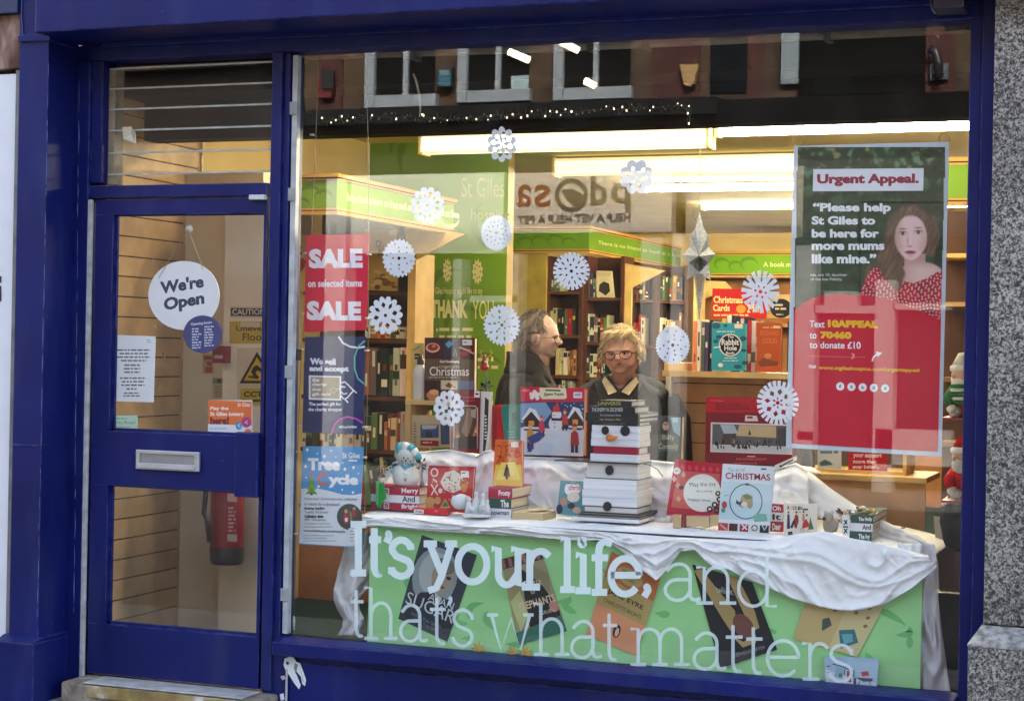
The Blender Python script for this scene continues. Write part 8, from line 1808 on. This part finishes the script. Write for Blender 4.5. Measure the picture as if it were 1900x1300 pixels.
make_person('person with grey hair, thin glasses and a black coat, in profile facing right', cM, (0.95, 0.20, 0), -0.03, 0.02, 1.0, (198, 164, 150), (0.96, 0.10), 0.205, 'grey', (22, 22, 25), man_extra, fat=0.25, hunch=0.05)
# the fair haired woman facing the street
def woman_extra(t, fr, base, bf, bs, H0, sc):
    def reg(az, el):
        a = abs(az); line = 0.74-0.55*max(0, a-.5)**1.1
        if a > 1.15: line = -.55 if a < 1.9 else -.85
        return min(1, (el-line)*3.2) if el > line-.1 else -.3
    hair_shell(fr, sc, reg, .015, (206, 186, 144), (158, 136, 104), 9, 300, rmin=0.012).build('hair', vc(.55, .4, .2, 60), t)
    b = MB(); rr = random.Random(14)
    for i in range(34):                                    # wispy ends round the ears and fringe
        s_ = rr.choice((-1, 1)); az = s_*rr.uniform(1.0, 1.7); el = rr.uniform(-.3, .5); p = hp(fr, az, el, .098*sc); e = hp(fr, az+s_*rr.uniform(-.1, .3), el-rr.uniform(.2, .5), rr.uniform(.100, .116)*sc)
        b.tube([p, (p+e)/2+fr[2]*s_*.006, e], [.0022, .002, .0005], rr.choice(((216, 190, 140), (186, 156, 110), (228, 206, 160))), 4, cap=False)
    for i in range(60):
        az = rr.uniform(-.9, .9); p = hp(fr, az-.2, 1.0, .128*sc); e = hp(fr, az+.35, rr.uniform(.58, .82), .119*sc)
        b.tube([p, hp(fr, az+.05, .8, .136*sc), e], [.0026, .0032, .0008], rr.choice(((220, 194, 142), (190, 158, 110), (232, 210, 164))), 4, cap=False)
    b.build('fringe', vc(.55, .4, .2, 60), t)
    glasses(fr, sc, (96, 62, 40), .022, t, .0022)
    CRM = (188, 172, 136)
    for s_ in (-1, 1):
        b = MB(); z_ = H0
        q = [base+bs*s_*.010+bf*.112+Vector((0, 0, z_-.232*sc)), base+bs*s_*.046+bf*.122+Vector((0, 0, z_-.246*sc)), base+bs*s_*.082+bf*.082+Vector((0, 0, z_-.188*sc)), base+bs*s_*.070+bf*.082+Vector((0, 0, z_-.165*sc)), base+bs*s_*.03+bf*.104+Vector((0, 0, z_-.205*sc))]
        b.prism(q, bf*.006, CRM); b.build('collar', vc(.8, .2, .2, 30), t)
    b = MB(); b.prism([base+bs*x*.001+bf*(.145+.0)+Vector((0, 0, H0+z*.001*sc)) for x, z in ((-62, -250), (-20, -292), (0, -302), (20, -292), (62, -250), (84, -420), (80, -620), (-80, -620), (-84, -420))], bf*.018, (34, 38, 44)); b.build('jumper', vc(.9, .15, .2, 30, bump=.3, bscale=90), t, bevel=.006)
    b = MB(); b.tube([base+bf*.166+Vector((0, 0, H0-.30*sc)), base+bf*.168+Vector((0, 0, H0-.6*sc))], .003, (150, 150, 150), 6); b.ell(base+bf*.172-bs*.03+Vector((0, 0, H0-.375*sc)), .007, .004, .01, (220, 220, 214), 8, 6); b.build('zip', METAL, t)
    b = MB()                                               # the hood folded down behind the neck
    pts = [base+bs*.19*math.sin(a_)-bf*(.10*math.cos(a_)+.01)+bf*(.16 if abs(a_) > 1.5 else 0)+Vector((0, 0, H0+(-.195-.05*abs(math.sin(a_))**2)*sc)) for a_ in (-1.75, -1.3, -.8, -.3, .3, .8, 1.3, 1.75)]
    b.tube(pts, [.012, .03, .042, .046, .046, .042, .03, .012], (58, 56, 58), 14); b.build('hood', vc(.85, .2, .25, 14, bump=.5, bscale=22), t)
    for s_ in (-1, 1):
        b = MB(); b.prism([base+bs*s_*x*.001+bf*(.150-.0004*max(0, x-60))+Vector((0, 0, H0+z*.001*sc)) for x, z in ((108, -190), (150, -240), (128, -430), (96, -620), (62, -620), (70, -420), (78, -270))], bf*.012, (50, 46, 44)); b.build('coat_lapel', vc(.85, .2, .25, 14), t, bevel=.004)
cW = P(1154, 655, 1.30)
make_person('person with fair hair, large glasses and an open grey coat, facing the street', cW, (0.10, -1.0, 0), -0.08, 0.07, 1.0, (198, 152, 130), (0.16, -1.0), 0.215, 'fair', (44, 42, 45), woman_extra, fat=0.9, mouth=0.008, mouth_c=(96, 40, 40), hunch=0.062)
